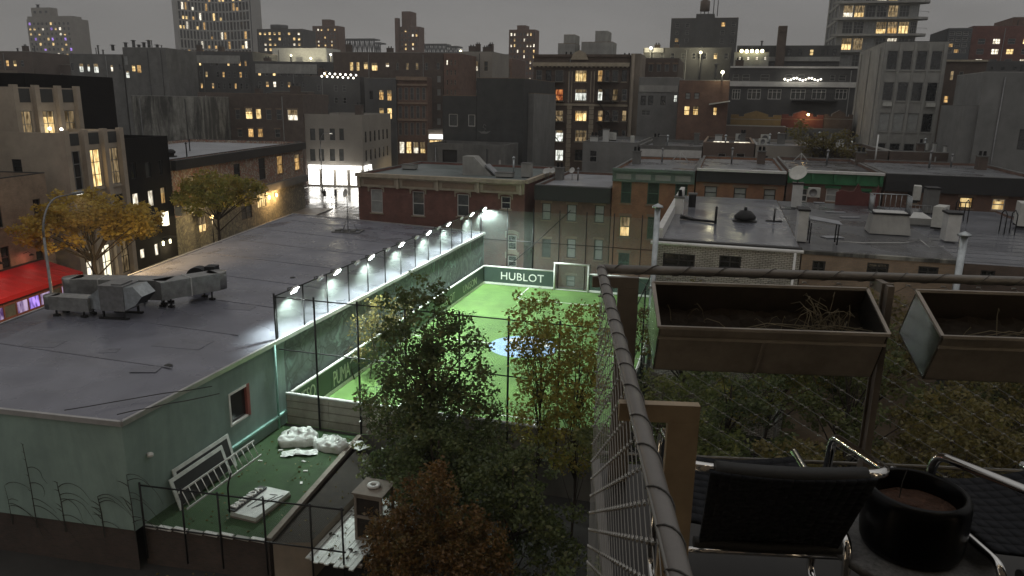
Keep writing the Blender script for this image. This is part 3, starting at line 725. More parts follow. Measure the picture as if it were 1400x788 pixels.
for k, x, y, z in (('MESO',407,541,.52),('PUMA',456,517,.30),('BLOT',602,408,.38),('UNISON',633,390,.42)):
    # text stands on the pitch side (+x): board front is on its right-hand side, so turn it round
    u = upx(x, y, -18.1, 27.9); link('lettering', TXT[k], lbo, (u, -.010, z))
# leaping cat mark after the second word: a curved tapering body with tail, front and hind legs
b = MB(); u = upx(479, 505, -18.1, 27.9)
b.tube([(u,-.012,.95),(u+.25,-.012,1.10),(u+.5,-.012,1.12),(u+.75,-.012,1.02),(u+.95,-.012,.85)], [.02,.05,.09,.10,.05], 6, 'letter_dim')
b.tube([(u+.85,-.012,.95),(u+.92,-.012,.65),(u+1.05,-.012,.42)], [.06,.04,.02], 5, 'letter_dim'); b.tube([(u+.5,-.012,1.1),(u+.42,-.012,.9)], [.05,.02], 5, 'letter_dim')
b.build('cat_mark', lbo)
bb = board('dark green board with big white lettering at the far end', (-18.12,56.35), (-12.25,56.35), 1.45, 'board_green', 'board_grey', 2)
link('lettering', TXT['HUBLOT'], bb, (atY(685,386,56.35).x+18.12, -.006, .46))
board('dark green board right of the far goal', (-9.45,56.35), (-3.4,56.35), 1.45, 'board_green', 'board_grey', 2)
nb = board('weathered grey back of the near-end pitch board', (-18.3,27.72), (-3.35,27.72), 1.45, 'board_grey', 'board_grey', 7, plinth=False)
for z in (.35,.75,1.1): b = MB(); b.box(0,-.03,z,14.95,-.002,z+.045,'wood_grey'); b.build('batten', nb)
board('dark green board along the house side of the pitch', (-3.45,56.2), (-3.45,27.9), 1.45, 'board_green', 'board_grey', 8)
# goal
def goal(label, y, sg):
    o = thing('goal', label, 'goal', (CX,y,0), 0 if sg > 0 else math.pi)
    for sx in (-1.35,1.35): b = MB(); b.tube([(sx,0,0),(sx,0,2.15)], .07, 10, 'white_paint'); b.build('post', o)
    b = MB(); b.tube([(-1.42,0,2.15),(1.42,0,2.15)], .07, 10, 'white_paint'); b.build('crossbar', o)
    b = MB(); b.box(-1.28,.0,.0,1.28,.1,.05,'white_paint'); b.build('base_bar', o)
    b = MB(); b.face([(-1.35,.9,.05),(1.35,.9,.05),(1.35,.9,2.0),(-1.35,.9,2.0)],'net_fine')
    for sx in (-1.35,1.35): b.face([(sx,0,.05),(sx,.9,.05),(sx,.9,2.0),(sx,0,2.1)],'net_fine')
    b.build('net', o)
    b = MB()
    for sx in (-1.35,1.35): b.tube([(sx,0,2.12),(sx,.9,2.0),(sx,.9,0)], .025, 6, 'black_steel')
    b.build('net_frame', o)
goal('white goal frame set in the far end wall', 56.3, 1)
# fences
def fence(label, p, q, z0, z1, xs, rails, netm, r=.045, topx=0.):
    p = Vector((*p,0)); q = Vector((*q,0)); d = q-p; L = d.length; a = math.atan2(d.y,d.x)
    o = thing('chain_link_fence', label, 'fence', p, a)
    for u in xs: b = MB(); b.tube([(u,0,z0),(u,0,z1+topx)], r, 8, 'black_steel'); b.build('post', o)
    for z in rails: b = MB(); b.tube([(0,0,z),(L,0,z)], .028, 6, 'black_steel'); b.build('rail', o)
    b = MB(); b.face([(0,.06,max(z0,.02)),(L,.06,max(z0,.02)),(L,.06,z1),(0,.06,z1)], netm); b.build('mesh', o)
    return o
fence('tall black fence across the near end of the pitch', (-18.5,27.55), (-3.2,27.55), 0, 6.0, [0,1.95,4.0,6.2,8.6,10.7,12.8,15.2], (3.6,6.0), 'chain_link', topx=.15)
fence('tall black fence with lamp brackets along the mural wall', (-18.52,27.7), (-18.52,56.9), 3.6, 6.0, [k*2.22 for k in range(14)], (6.0,), 'net_fine', .035)
fence('tall fence veil across the far end of the pitch', (-18.5,56.75), (-3.2,56.75), 0, 6.0, [.05+k*2.13 for k in range(8)], (3.6,), 'net_fine', .035, .25)
fence('tall fence on the house side of the pitch', (-3.15,27.8), (-3.15,56.6), 0, 6.0, [k*3.6 for k in range(9)], (3.6,6.0), 'net_fine', .04)
b = MB(); b.tube([atY(694,365,56.6), atY(735,330,56.6), atY(780,288,56.6)], .03, 5, 'black_steel'); tag(b.build('guy_cable'), 'slack black cable strung diagonally across the far fence', 'cable')
# floodlights on the wall fence
def flood(y, on, k):
    lab = 'bright floodlight on the fence top over the mural wall' if on else 'unlit white lamp head between the floodlights on the fence'
    o = thing('floodlight', lab, 'floodlight', (-18.45,y,6.0), 0, 'floodlights along the mural wall' if on else 'unlit heads along the mural wall')
    b = MB(); b.tube([(-.07,0,-.02),(-.07,0,.12),(.16,0,.16)], .025, 6, 'black_steel'); b.build('bracket', o)
    b = MB(); s = .17 if on else .12
    c = Vector((.25,0,.08)); dx = Vector((.80,0,-.60)); dz = Vector((.60,0,.80))
    b.obox(c, dx*.05, Vector((0,s*1.3,0)), dz*s, 'white_paint'); b.build('housing', o)
    b = MB(); b.obox(c+dx*.054, dx*.004, Vector((0,s*1.15,0)), dz*s*.85, 'flood_face' if on else 'glass'); b.build('lens', o)
    if on:
        l = bpy.data.lights.new('flood_lamp','SPOT'); l.energy = FLOOD_W; l.color = (.86,1.,.93); l.spot_size = R(146); l.spot_blend = .5; l.shadow_soft_size = .15
        lo = bpy.data.objects.new('flood_lamp', l); COL.objects.link(lo); lo.parent = o; lo.location = c+dx*.08
        lo.rotation_euler = Vector((.30,0,-.954)).to_track_quat('-Z','Y').to_euler()
FLOOD_W = 2450
for y in (28.7,32.6,36.4,40.4,44.7,48.4,53.4,56.5): flood(y, True, 0)
for y in (31.0,34.8,38.6,42.8,46.6,51.2): flood(y, False, 0)

# ------------------------------------------------------------------ small yard of old turf
b = MB(); b.prism([(-18.44,18.85),(-13.75,19.3),(-14.55,27.45),(-18.44,27.45)], SZ-1.5, 0, 'brick_low', 'turf_old'); struct(b.build('yard_turf'))
b = MB(); b.bar((-13.72,19.25,.03),(-14.5,27.4,.03),.20,.16,'wood_grey'); tag(b.build('timber_edging'), 'grey timber edging along the old turf yard', 'edging')
b = MB()
for k in range(8):
    x0, x1 = -18.3+k*.57, -18.3+k*.57+.5; y = 18.85+.45*(k/8); b.box(x0, y-.14, -.03, x1, y-.01, .06+.02*(k % 3), 'off_white' if k % 3 else 'concrete')
tag(b.build('kerb_blocks'), 'row of pale blocks edging the front of the turf yard', 'kerb')
b = MB(); b.prism([(-13.6,19.3),(-12.42,19.72),(-12.42,25.2),(-14.2,26.8)], SZ-1.5, -.10, 'stucco_brown', 'soil'); struct(b.build('soil_bed'))
# planks
pd = thing('plank_deck', 'white painted plank deck in the alley strewn with leaves', 'deck', (-12.38,19.2,-.55))
prng = random.Random(2)
for k in range(10):
    b = MB(); x = k*.185; dz = prng.uniform(-.012,.012); b.box(x, prng.uniform(-.1,.1), .1+dz, x+.165, 4.4+prng.uniform(-.2,.2), .15+dz, 'wood_white'); b.build('plank', pd)
b = MB()
for y in (.3,2.2,4.0): b.box(-.02,y,0,1.95,y+.12,.095,'wood_grey')
b.build('joist', pd)
for k in range(26):
    b = MB(); x, y, a = prng.uniform(.05,1.8), prng.uniform(.2,4.2), prng.uniform(0,3); d = Vector((math.cos(a),math.sin(a),0))*prng.uniform(.06,.16); e = Vector((-d.y,d.x,0))*.5
    c = Vector((x,y,.172)); b.face([c-d,c-e+Vector((0,0,.03)),c+d,c+e+Vector((0,0,.02))],'leaf_litter' if 'leaf_litter' in M else 'soil'); b.build('leaf', pd)
# crate with open slatted side
cr = thing('slatted_crate', 'tall weathered wooden crate with open slatted side beside the plank deck', 'crate', (-11.3,20.75,-.40))
b = MB()
for x in (0,.95):
    for y in (0,.95): b.box(x,y,0,x+.09,y+.09,1.75,'wood_grey')
b.build('frame', cr)
for z in (.0,.85,1.62):
    b = MB(); b.box(.09,.01,z,.95,.05,z+.1,'wood_grey'); b.build('slat', cr); b = MB(); b.box(.01,.09,z,.05,.95,z+.1,'wood_grey'); b.build('slat', cr)
b = MB(); b.box(.09,.06,.02,.95,.08,1.62,'soil'); b.build('panel', cr); b = MB(); b.box(.055,.09,.02,.075,.95,1.62,'wood_grey'); b.build('panel', cr)
b = MB(); b.box(-.05,-.05,1.76,1.09,1.09,1.82,'wood_grey'); b.build('lid', cr)
b = MB(); b.lathe([(.10,0),(.22,0),(.24,.05),(.22,.09),(.10,.09),(.09,.05),(.10,0)], (-10.8,21.3,1.43), 16, 'off_white'); tag(b.build('white_ring'), 'small white ring lying on the wooden crate lid', 'ring')
# big bags
def blob(name, label, c, rx, ry, rz_, h, seed, mt='bag_white', cat='bag'):
    from mathutils import noise as MN
    rng = np.random.RandomState(seed); n, k = 64, 24; v = []; ph = rng.rand(6)*6.28
    for i in range(k+1):
        t = i/k*math.pi/2*1.0; rr = math.cos(t)**.6; z = math.sin(t)**.42*h
        for j in range(n):
            a = 2*math.pi*j/n; q = abs(math.cos(a))**3+abs(math.sin(a))**3; sq = q**(-1/3)
            wob = 1+.07*math.sin(3*a+ph[0])+.05*math.sin(7*a+ph[1]+4*t)
            zz = z*(1+.10*math.sin(a+ph[2])+.06*math.sin(5*a+ph[3])*math.cos(t))+.035*math.sin(t)*math.sin(rr*math.cos(a)*9+ph[4])*math.sin(rr*math.sin(a)*8+ph[5])
            x_, y_ = rx*rr*sq*wob*math.cos(a), ry*rr*sq*wob*math.sin(a); cr_ = MN.turbulence(Vector((x_*2.6+seed,y_*2.6,zz*2.6)), 4, True)
            v.append((x_*(1+.10*(cr_-.5)), y_*(1+.10*(cr_-.5)), max(0,zz+.16*(cr_-.55)*math.sin(t)**.5)))
    b = MB(); b.v = v; b.mi(mt)
    for i in range(k):
        for j in range(n): a0, a1 = i*n+j, i*n+(j+1) % n; b.f.append((a0,a1,a1+n,a0+n)); b.m.append(0); b.smooth.append(True)
    o = thing(name, label, cat, c, rz_); b.build('bag_body', o)
    t = MB(); t.tube([(rx*.5,-ry*.2,h*.95),(rx*.6,0,h*1.25),(rx*.4,ry*.3,h*.97)], .03, 5, mt); t.build('lifting_loop', o)
    t = MB(); t.tube([(-rx*.5,-ry*.3,h*.95),(-rx*.55,0,h*1.15),(-rx*.5,ry*.3,h*.97)], .03, 5, mt); t.build('lifting_loop', o)
    return o
blob('bulk_bag', 'big bulging white bulk bag nearer the teal wall', (-16.75,26.15,.0), .82, .56, R(20), .50, 1)
blob('bulk_bag', 'crumpled white bulk bag beside the timber edging', (-15.2,26.15,.0), .74, .54, R(-15), .40, 5)
def sheet_thing(name, label, c, sx, sy, rz_, seed, mt, cat):
    rng = np.random.RandomState(seed); n = 10; b = MB(); P = {}
    for i in range(n+1):
        for j in range(n+1):
            x, y = (i/n-.5)*sx, (j/n-.5)*sy; e = 1+.25*math.sin(5*i/n+seed)+.1*rng.rand(); P[i,j] = (x*e, y*(1+.2*math.sin(4*j/n+i)), .03+.09*rng.rand()*(1 if 0<i<n else .3))
    for i in range(n):
        for j in range(n): b.face([P[i,j],P[i+1,j],P[i+1,j+1],P[i,j+1]], mt, True)
    return tag(b.build(name, None, c, rz_), label, cat)
sheet_thing('plastic_sheet', 'flat crumpled white sheet in front of the bulk bags', (-16.2,25.15,0), 1.25, .55, R(25), 3, 'bag_white', 'sheet')
sheet_thing('plastic_sheet', 'small white sheet draped at the end of the timber edging', (-14.1,26.5,.02), .9, .55, R(-30), 7, 'bag_white', 'sheet')
lr = random.Random(8)
for k, (x, y) in enumerate(((-17.05,25.2),(-15.6,24.6),(-15.1,23.9),(-14.75,23.0),(-17.3,24.1))):
    b = MB(); b.box(-.09,-.05,.0,.09,.05,.03,'off_white'); tag(b.build('paper_scrap', None, (x,y,.006), lr.uniform(0,3)), 'scrap of white litter on the old turf', 'litter', 'litter scraps on the turf yard')
# sign stack
sg = thing('sign_stack', 'stack of white sign panels lying on the old turf', 'sign panels', (-15.2,21.05,0), R(-4))
for k in range(3):
    b = MB(); b.box(-.55+.02*k,-1.0,.02+.075*k,.55,1.0-.03*k,.09+.075*k,'wood_white' if k else 'wood_grey'); b.build('panel', sg)
b = MB()
for (x0,y0,x1,y1) in ((-.2,-.5,-.15,.3),(.1,-.4,.5,.62),(.02,-.55,.28,.45),(.0,.5,.3,.55)): b.bar((x0,y0,.248),(x1,y1,.248),.05,.008,'black_board')
b.build('black_mark', sg)
ls = thing('letter_strip', 'black strip with white block lettering propped on the sign panels', 'sign', (-15.78,20.15,.26), R(-4))
b = MB(); b.box(-.16,-.05,.0,.16,1.75,.05,'black_board'); b.build('backing', ls)
o2 = link('lettering', TXT['HUB'], ls, (.14,.1,.06), R(90)); o2.rotation_euler = (R(-90),R(0),R(90)); o2.location = (.12,.10,.055)
# ladder on edge leaning to the wall
ld = thing('ladder', 'aluminium ladder lying on its side leaning on the black boards', 'ladder', (-17.6,20.05,0))
A0, A1, E0, E1 = Vector((0,0,.04)), Vector((.05,4.5,.04)), Vector((-.34,.05,.60)), Vector((-.29,4.55,.60))
for p_, q_ in ((A0,A1),(E0,E1)): b = MB(); b.bar(p_, q_, .035, .075, 'off_white'); b.build('side_rail', ld)
for k in range(13): t = (k+.5)/13; b = MB(); b.tube([A0.lerp(A1,t),E0.lerp(E1,t)], .02, 6, 'off_white'); b.build('rung', ld)
for k, (y0, y1, h, x0, x1, lab) in enumerate(((20.3,23.5,1.35,-17.98,-18.30,'black board with white border leaning on the teal wall behind the ladder'),(19.95,22.9,1.15,-17.8,-18.16,'white edged black panel standing in front of the bordered board'))):
    o = thing('leaning_board', lab, 'board', (x0,y0,0)); L = y1-y0; dx = x1-x0; a = Vector((0,1,0)); up = Vector((dx,0,h)).normalized(); n = a.cross(up); Hh = math.hypot(dx,h)
    b = MB(); b.obox(a*L/2+up*Hh/2, a*(L/2-.14), up*(Hh/2-.14), n*.015, 'black_board'); b.build('panel', o)
    for c, e1, e2 in ((a*.07+up*Hh/2, a*.07, up*Hh/2),(a*(L-.07)+up*Hh/2, a*.07, up*Hh/2),(a*L/2+up*(Hh-.07), a*(L/2-.14), up*.07)):
        b = MB(); b.obox(c, e1, e2, n*.022, 'wood_white'); b.build('border', o)
fence('low dark wire fence in front of the turf yard', (-18.25,18.7), (-10.9,19.35), -1.2, 1.65, [0,1.55,2.9,4.55,6.2,7.3], (1.6,.05), 'chain_link', .035, .05)
b = MB(); b.tube([(-14.95,18.98,1.0),(-14.95,18.98,1.9),(-14.9,19.0,2.15),(-14.8,19.02,2.45)], .03, 6, 'black_steel'); tag(b.build('fence_stake'), 'bent black stake rising above the low yard fence', 'stake')
# ------------------------------------------------------------------ left street row
def uz(x, y, v=LV): return atv(x, y, v)
def lamp(loc, w, col, parent=None, rad=.12, name='lamp_light'):
    l = bpy.data.lights.new(name, 'POINT'); l.energy = w; l.color = col; l.shadow_soft_size = rad
    o = bpy.data.objects.new(name, l); COL.objects.link(o); o.location = loc
    if parent is not None: o.parent = parent
    return o
# low tan brick building
uA = uz(62,240)[0]; zA = uz(30,241)[1]
s = BS('tan_brick_building', 'low tan brick building above the red awning', uA-20, uA-.05, LV, 16, zA, 'brick_tan', coping='cornice_black')
for (x0,y0,x1,y1) in ((-6,282,3,312),(2,337,14,368),(46,272,56,298),(51,342,62,376)): s.wp('R', x0, y0, x1, y1, 'glass', 'dh', 'frame_dark', sill='lintel_stone')
b = MB(); b.box(-.3,-.35,0,.3,-.002,.4,'ac_white'); u, z = s.px('R', 11, 378); s.part('air_conditioner', b, 'R', u, z)
s.done()
# red awning on the street
u0 = uA-15; u1 = uz(112,380,-38.2)[0]
aw = thing('red_awning_shed', 'street dining shed with glowing red awning and violet windows', 'dining shed', st(u0,LV,SZ+.1), SA)
LW = u1-u0; b = MB()
for k in range(14):
    y0, y1 = LW*k/14, LW*(k+1)/14; ym = (y0+y1)/2; b.face([(.05,y0,3.5),(.05,ym,3.5),(3.2,ym,2.55),(3.2,y0,2.65)],'awning_red'); b.face([(.05,ym,3.5),(.05,y1,3.5),(3.2,y1,2.65),(3.2,ym,2.55)],'awning_red'); b.face([(.05,y0,3.46),(3.2,y0,2.61),(3.2,y1,2.61),(.05,y1,3.46)],'awning_red')
b.box(3.2,0,2.35,3.23,LW,2.66,'awning_red'); b.build('awning', aw)
b = MB(); b.box(.05,0,3.5,.12,LW,3.62,'cornice_black'); b.build('awning_rail', aw)
b = MB(); b.box(2.9,0,0,3.0,LW,1.2,'maroon'); b.box(2.9,0,2.0,3.0,LW,2.4,'maroon'); b.build('front_panel', aw)
for k in range(12):
    y0, y1 = LW*k/12, LW*(k+1)/12
    f = MB(); f.box(2.88,y0-.05,.85,3.02,y0+.05,2.2,'maroon'); f.build('mullion', aw)
    f = MB(); f.box(2.94,y0+.05,1.2,2.96,y1-.05,2.0,('lit_purple','glass_mid','lit_purple','lit_violet')[k % 4]); f.build('pane', aw)
for k in range(4):
    y = LW*(.2+.22*k); f = MB(); f.tube([(.05,y,4.3),(.5,y,4.5),(.75,y,4.35)], .025, 6, 'black_steel'); f.lathe([(.05,.1),(.18,0),(.16,-.02)], (.75,y,4.25), 10, 'black_steel'); f.build('gooseneck_lamp', aw)
    lamp((.78,y,4.2), 14, (1,.25,.2), aw, .08)
# pilastered stone building with set-back upper storey
pa = uz(82,187)[0]; pb = uz(163,178)[0]; pz = uz(120,181)[1]
s = BS('pilastered_building', 'cream stone building with tall lit windows between pilasters', pa, pb, LV, 26, pz, 'stone_cream', par=1.1)
D = s.d
for k in range(4):
    y = D*k/3; b = MB(); b.box(-.28,-.38,0,.28,-.002,s.h+.25,'stone_cream'); s.part('pilaster', b, 'R', min(max(y,.28),D-.28), 0)
for k in range(3):
    c = D*(k+.5)/3; top = uz(120,205)[1]-SZ; bot = uz(140,255)[1]-SZ
    s.win('R', c-.82, bot, c+.82, top, ('glass','lit_warm','lit_dim')[k], 'grid', 'frame_grey')
    s.win('R', c-.82, bot-4.1, c+.82, bot-.9, ('glass','glass_mid','glass')[k], 'grid', 'frame_grey')
    s.win('R', c-.75, .3, c+.75, 3.3, ('lit_white','lit_entry','lit_dim')[k], 'cas', 'frame_dark')
s.wp('F', 17, 218, 30, 238, 'glass', 'dh', 'frame_dark')
for k in range(3):
    c = D*(k+.5)/3; b = MB(); b.box(-.85,-.03,0,.85,-.002,.95,'charcoal'); s.part('parapet_panel', b, 'R', c, s.h-1.0)
    b = MB(); b.box(-.9,-.12,0,.9,-.002,.18,'stone_cream'); s.part('window_ledge', b, 'R', c, bot-.22)
s.done()
vb = LV-4.6; q0 = uz(12,122,vb)[0]; q1 = uz(104,121,vb)[0]; qz = uz(60,121,vb)[1]
s = BS('penthouse_block', 'set-back upper storey with glowing terrace windows above the pilastered building', q0, q1, vb, 24, qz, 'stone_cream', par=1.3, cat='building', z0=pz-1.0)
D = s.d
for k in range(4):
    y = D*k/3; b = MB(); b.box(-.27,-.36,0,.27,-.002,s.h+.25,'stone_cream'); s.part('pilaster', b, 'R', min(max(y,.27),D-.27), 0)
for k in range(3):
    c = D*(k+.5)/3; s.win('R', c-.8, .5, c+.8, .5+2.15, ('lit_dim','lit_warm','lit_dim')[k], 'cas', 'frame_grey'); b = MB(); b.box(-.85,-.03,0,.85,-.002,1.1,'charcoal'); s.part('parapet_panel', b, 'R', c, s.h-1.15)
s.done()
for k, (x, y) in enumerate(((68,176),(84,177))):
    p = atP(x, y, st(0, vb+.9), SV); b = MB(); b.lathe([(.0,.14),(.10,.10),(.14,0),(.10,-.1),(0,-.14)], p, 10, 'bulb_white'); tag(b.build('terrace_lamp'), 'glowing round lamp on the upper terrace of the stone building', 'lamp', 'terrace lamps')
    lamp(p+SV*.25, 14, (1,.85,.6))
s = BS('rear_block', 'plain tan block with a small window behind the tan brick building', uA-16, uz(24,95,LV-9)[0], LV-9, 20, uz(10,97,LV-9)[1], 'stucco_brown')
s.done()
# black building and its taller rear
ba, bz = pb+.06, uz(200,189)[1]; bb_ = uz(232,222)[0]
s = BS('black_building', 'black rendered building with slim lit windows and a glowing entrance', ba, bb_, LV, 22, bz, 'stucco_black')
for (x0,y0,x1,y1,pn) in ((179,222,186,245,'glass'),(199,222,206,243,'glass_mid'),(217,219,222,240,'glass'),(182,264,191,288,'lit_white'),(203,260,211,283,'lit_white'),(220,256,227,279,'lit_amber'),(192,340,199,354,'lit_white'),(212,333,218,350,'lit_white')):
    s.wp('R', x0, y0, x1, y1, pn, 'single', 'frame_dark')
s.done()
u, z = uz(228,300,LV+.35); en = thing('entrance_lantern', 'tall white glowing lantern over the black building entrance', 'lantern', st(u,LV+.2,z-.6), SA)
b = MB(); b.box(-.18,-.32,0,.18,.32,1.35,'lit_entry'); b.build('glass_box', en); b = MB(); b.box(-.21,-.36,1.35,.21,.36,1.42,'black_steel'); b.box(-.21,-.36,-.07,.21,.36,0,'black_steel'); b.build('frame', en)
b = MB(); b.box(-.1,-.75,-1.3,.55,.75,-1.15,'black_steel'); b.build('canopy', en)
for sgn in (-1,1):
    b = MB(); b.box(-.15,sgn*.62-.06,-1.9,-.02,sgn*.62+.06,-1.5,'bulb_yellow'); b.build('wall_lamp', en)
lamp((.5,0,.5), 40, (1,.85,.55), en); lamp((.45,0,-2.2), 60, (1,.85,.5), en)
p = st(ba, LV-5); s = Bld('black_rear_block', 'windowless black block rising behind the black building', st(ba-3.0,LV-25), SA, 19, 12, SZ, uz(110,105,LV-6)[1], 'stucco_black', par=.3); s.done()
# graffiti corner building
ga, gb, gz = bb_+.12, uz(413,194)[0], uz(320,207)[1]
s = BS('mural_building', 'two storey corner building painted with colourful street murals', ga, gb, LV, 17, gz, 'mural_street', 'roof_light', par=.35, coping='cornice_black'); s.wall2 = (3.9, 'mural_ground')
s.band('R', s.h-1.05, s.h-.05, .55, 'cornice_black', 'cornice'); s.band('F', s.h-1.05, s.h-.05, .35, 'cornice_black', 'cornice', 0, s.w-.01)
for (x0,y0,x1,y1,pn) in ((258,241,266,264,'lit_warm'),(281,235,288,258,'lit_dim'),(320,224,329,250,'glass'),(354,216,363,246,'glass'),(379,213,387,238,'lit_amber'),(403,211,410,233,'lit_amber')):
    s.wp('R', x0, y0, x1, y1, pn, 'dh', 'frame_dark', sill='lintel_stone')
s.bandpx('R', 340, 258, 268, .7, 'concrete_dark', 'shop_canopy')
for (x0,y0,x1,y1,pn) in ((272,296,283,318,'lit_warm'),(352,262,364,284,'lit_warm'),(330,280,345,300,'glass_mid')): s.wp('R', x0, y0, x1, y1, pn, 'cas', 'frame_dark')
s.done()
for (x, y) in ((368,270),(378,267)):
    p = atP(x, y, st(0,LV+.25), SV); b = MB(); b.lathe([(0,.28),(.12,.2),(.16,0),(.12,-.2),(0,-.28)], p, 10, 'bulb_warm'); tag(b.build('wall_lantern'), 'amber wall lantern on the mural corner building', 'lantern', 'amber lanterns on the mural building'); lamp(p+SV*.6, 420, (1,.6,.24))
rr = random.Random(3)
def vent_pipe(loc, h, r, label, mt='galv_dark', cap=True, group=None):
    o = thing('vent_pipe', label, 'vent pipe', loc, 0, group); b = MB(); b.tube([(0,0,0),(0,0,h)], r, 10, mt); b.build('pipe', o)
    if cap: b = MB(); b.lathe([(r*.6,0),(r*1.9,.02),(r*1.7,.10),(0,.22)], (0,0,h), 14, mt); b.build('cap', o)
    return o
for k in range(9):
    p = st(ga+2+rr.uniform(0,18), LV-rr.uniform(2,13), gz-.35); vent_pipe(p, rr.uniform(.6,1.6), .07, 'thin vent pipe on the pale roof of the mural building', 'black_steel', k % 2 == 0, 'vent pipes on the mural building roof')
for k, (uu, vv) in enumerate(((3,4),(5.5,7),(8,4.5))):
    o = thing('roof_fan', 'small black roof fan on the pale mural building roof', 'roof fan', st(ga+uu,LV-vv,gz-.35), SA, 'roof fans on the mural building'); b = MB(); b.lathe([(.35,0),(.35,.35),(.5,.4),(.5,.6),(.3,.8),(0,.85)], (0,0,0), 14, 'black_steel'); b.build('hood', o); b = MB(); b.box(-.45,-.45,0,.45,.45,.12,'black_steel'); b.build('curb', o)
p = atP(293,297,st(0,LV+2.2),SV); lamp(p, 420, (1,.72,.36))
b = MB(); b.lathe([(0,.2),(.15,.12),(.2,0),(.15,-.12),(0,-.2)], (0,0,2.9), 10, 'bulb_warm'); b.tube([(0,0,0),(0,0,2.75)], .06, 6, 'black_steel'); tag(b.build('post_lantern', None, (p.x-.3,p.y,p.z-2.9)), 'round lantern on a short post under the olive street tree', 'lantern')
# dining hedge / barrier on the pavement
for k in range(7):
    p = st(ga+6+k*2.0, LV+4.1, SZ); o = thing('planter_hedge', 'dark planter hedge edging the pavement terrace by the mural building', 'planter', p, SA, 'planter hedges along the street terrace')
    b = MB(); b.box(-.3,-.9,.1,.3,.9,.75,'black_board'); b.build('trough', o); b = MB(); hr = random.Random(k)
    for q in range(90):
        c = Vector((hr.uniform(-.32,.32),hr.uniform(-.9,.9),hr.uniform(.75,1.35))); d = Vector((hr.uniform(-1,1),hr.uniform(-1,1),hr.uniform(-.6,1))).normalized()*.16; e = d.orthogonal().normalized()*.09; b.face([c-d,c+e,c+d,c-e],'hedge_dark')
    b.build('foliage', o)
# street lamps
def street_lamp(label, base, h, arm, direc, col, W, on=True):
    o = thing('street_lamp', label, 'street lamp', base, 0, None); d = Vector((direc[0],direc[1],0)).normalized()
    b = MB(); b.tube([(0,0,0),(0,0,.9),(0,0,h*.8)], [.13,.10,.07], 10, 'galv_dark'); pts = [Vector((0,0,h*.8))]
    for k in range(1,9): a = k/8*math.pi/2; pts.append(Vector((0,0,h*.8))+d*(arm*.55*(1-math.cos(a)))+Vector((0,0,h*.2*math.sin(a))))
    pts.append(pts[-1]+d*arm*.45); b.tube(pts, [.07-.03*k/9 for k in range(10)], 8, 'galv_dark'); b.build('pole', o)
    e = pts[-1]; b = MB(); b.obox(e+d*.3+Vector((0,0,.02)), d*.36, d.cross(Vector((0,0,1)))*.14, Vector((0,0,.07)), 'galv'); b.build('lamp_head', o)
    b = MB(); b.obox(e+d*.32+Vector((0,0,-.055)), d*.25, d.cross(Vector((0,0,1)))*.10, Vector((0,0,.012)), 'bulb_white'); b.build('lens', o)
    if on:      # full cut-off head: the light leaves downwards only
        l = bpy.data.lights.new('street_light','SPOT'); l.energy = W; l.color = col; l.spot_size = R(125); l.spot_blend = .5; l.shadow_soft_size = .15
        lo = bpy.data.objects.new('street_light', l); COL.objects.link(lo); lo.parent = o; lo.location = e+d*.32+Vector((0,0,-.12)); lo.rotation_euler = Vector((d.x*.35,d.y*.35,-1)).to_track_quat('-Z','Y').to_euler()
    return o
u, z = uz(72,412,-29.6); ztop = uz(64,272,-29.6)[1]
street_lamp('tall curved street lamp rising beside the golden street tree', st(u,-29.6,SZ+.1), ztop-SZ-.1, 2.9, (-.17,.98), (1,.70,.34), 6500)
lb = atz(441,262,SZ); lt = atP(450,182, lb, Vector((0,1,0))); street_lamp('curved street lamp in front of the bright corner shop', lb, lt.z-SZ, 2.4, (.9,-.3), (1,.8,.55), 350)
street_lamp('street lamp down the avenue by the brick loft', st(165,-38.9,SZ), 8.5, 2.4, (1,0), (1,.78,.45), 5000)
street_lamp('street lamp further down the avenue', st(205,-38.9,SZ), 8.5, 2.4, (1,0), (1,.78,.45), 6000)
street_lamp('street lamp across the avenue from the brick loft', st(150,-24.5,SZ), 8.5, 2.4, (-1,0), (1,.78,.45), 4000)
# ------------------------------------------------------------------ corner shop building
c0 = atz(418,253,SZ); uS = 135.0
def su(x, y): p = atP(x, y, st(uS,0), SS); return p.dot(SV), p.z
vL, vR = su(416,200)[0], su(496,200)[0]; zS = su(450,157)[1]
s = Bld('corner_shop_building', 'pale three storey corner building over a brilliantly lit shop', st(uS,vL), SA, vR-vL, 20, SZ, zS, 'far_tan', 'roof_light', par=.5)
for (x0,x1) in ((424,431),(436,443),(451,458),(464,470)):
    s.wp('F', x0, 176, x1, 192, 'glass_mid', 'dh', 'frame_dark', sill='concrete'); s.wp('F', x0, 204, x1, 220, 'glass_mid', 'dh', 'frame_dark', sill='concrete')
for k in range(6):
    y = 1.5+k*3.0
    for zz in (4.6, 8.0): s.win('R', y, zz, y+1.1, zz+2.0, 'glass', 'dh', 'frame_dark')
for k in range(4):
    uu = s.w*(.04+.24*k); s.win('F', uu, .2, uu+s.w*.2, 3.0, 'lit_shop', ('single','cas','three','single')[k], 'frame_white')
s.win('R', .4, .2, 3.2, 3.0, 'lit_shop', 'cas', 'frame_white'); s.win('R', 3.8, .2, 6.0, 3.0, 'lit_shop', 'cas', 'frame_white')
s.band('F', 3.15, 3.85, .35, 'lit_sign', 'shop_sign', s.w*.06, s.w*.97); s.band('R', 3.15, 3.85, .35, 'lit_sign', 'shop_sign', .2, 4.2)
s.done()
lamp(st(uS-2.2,(vL+vR)/2,1.2), 260, (1,.95,.85), None, .5, 'shop_light')
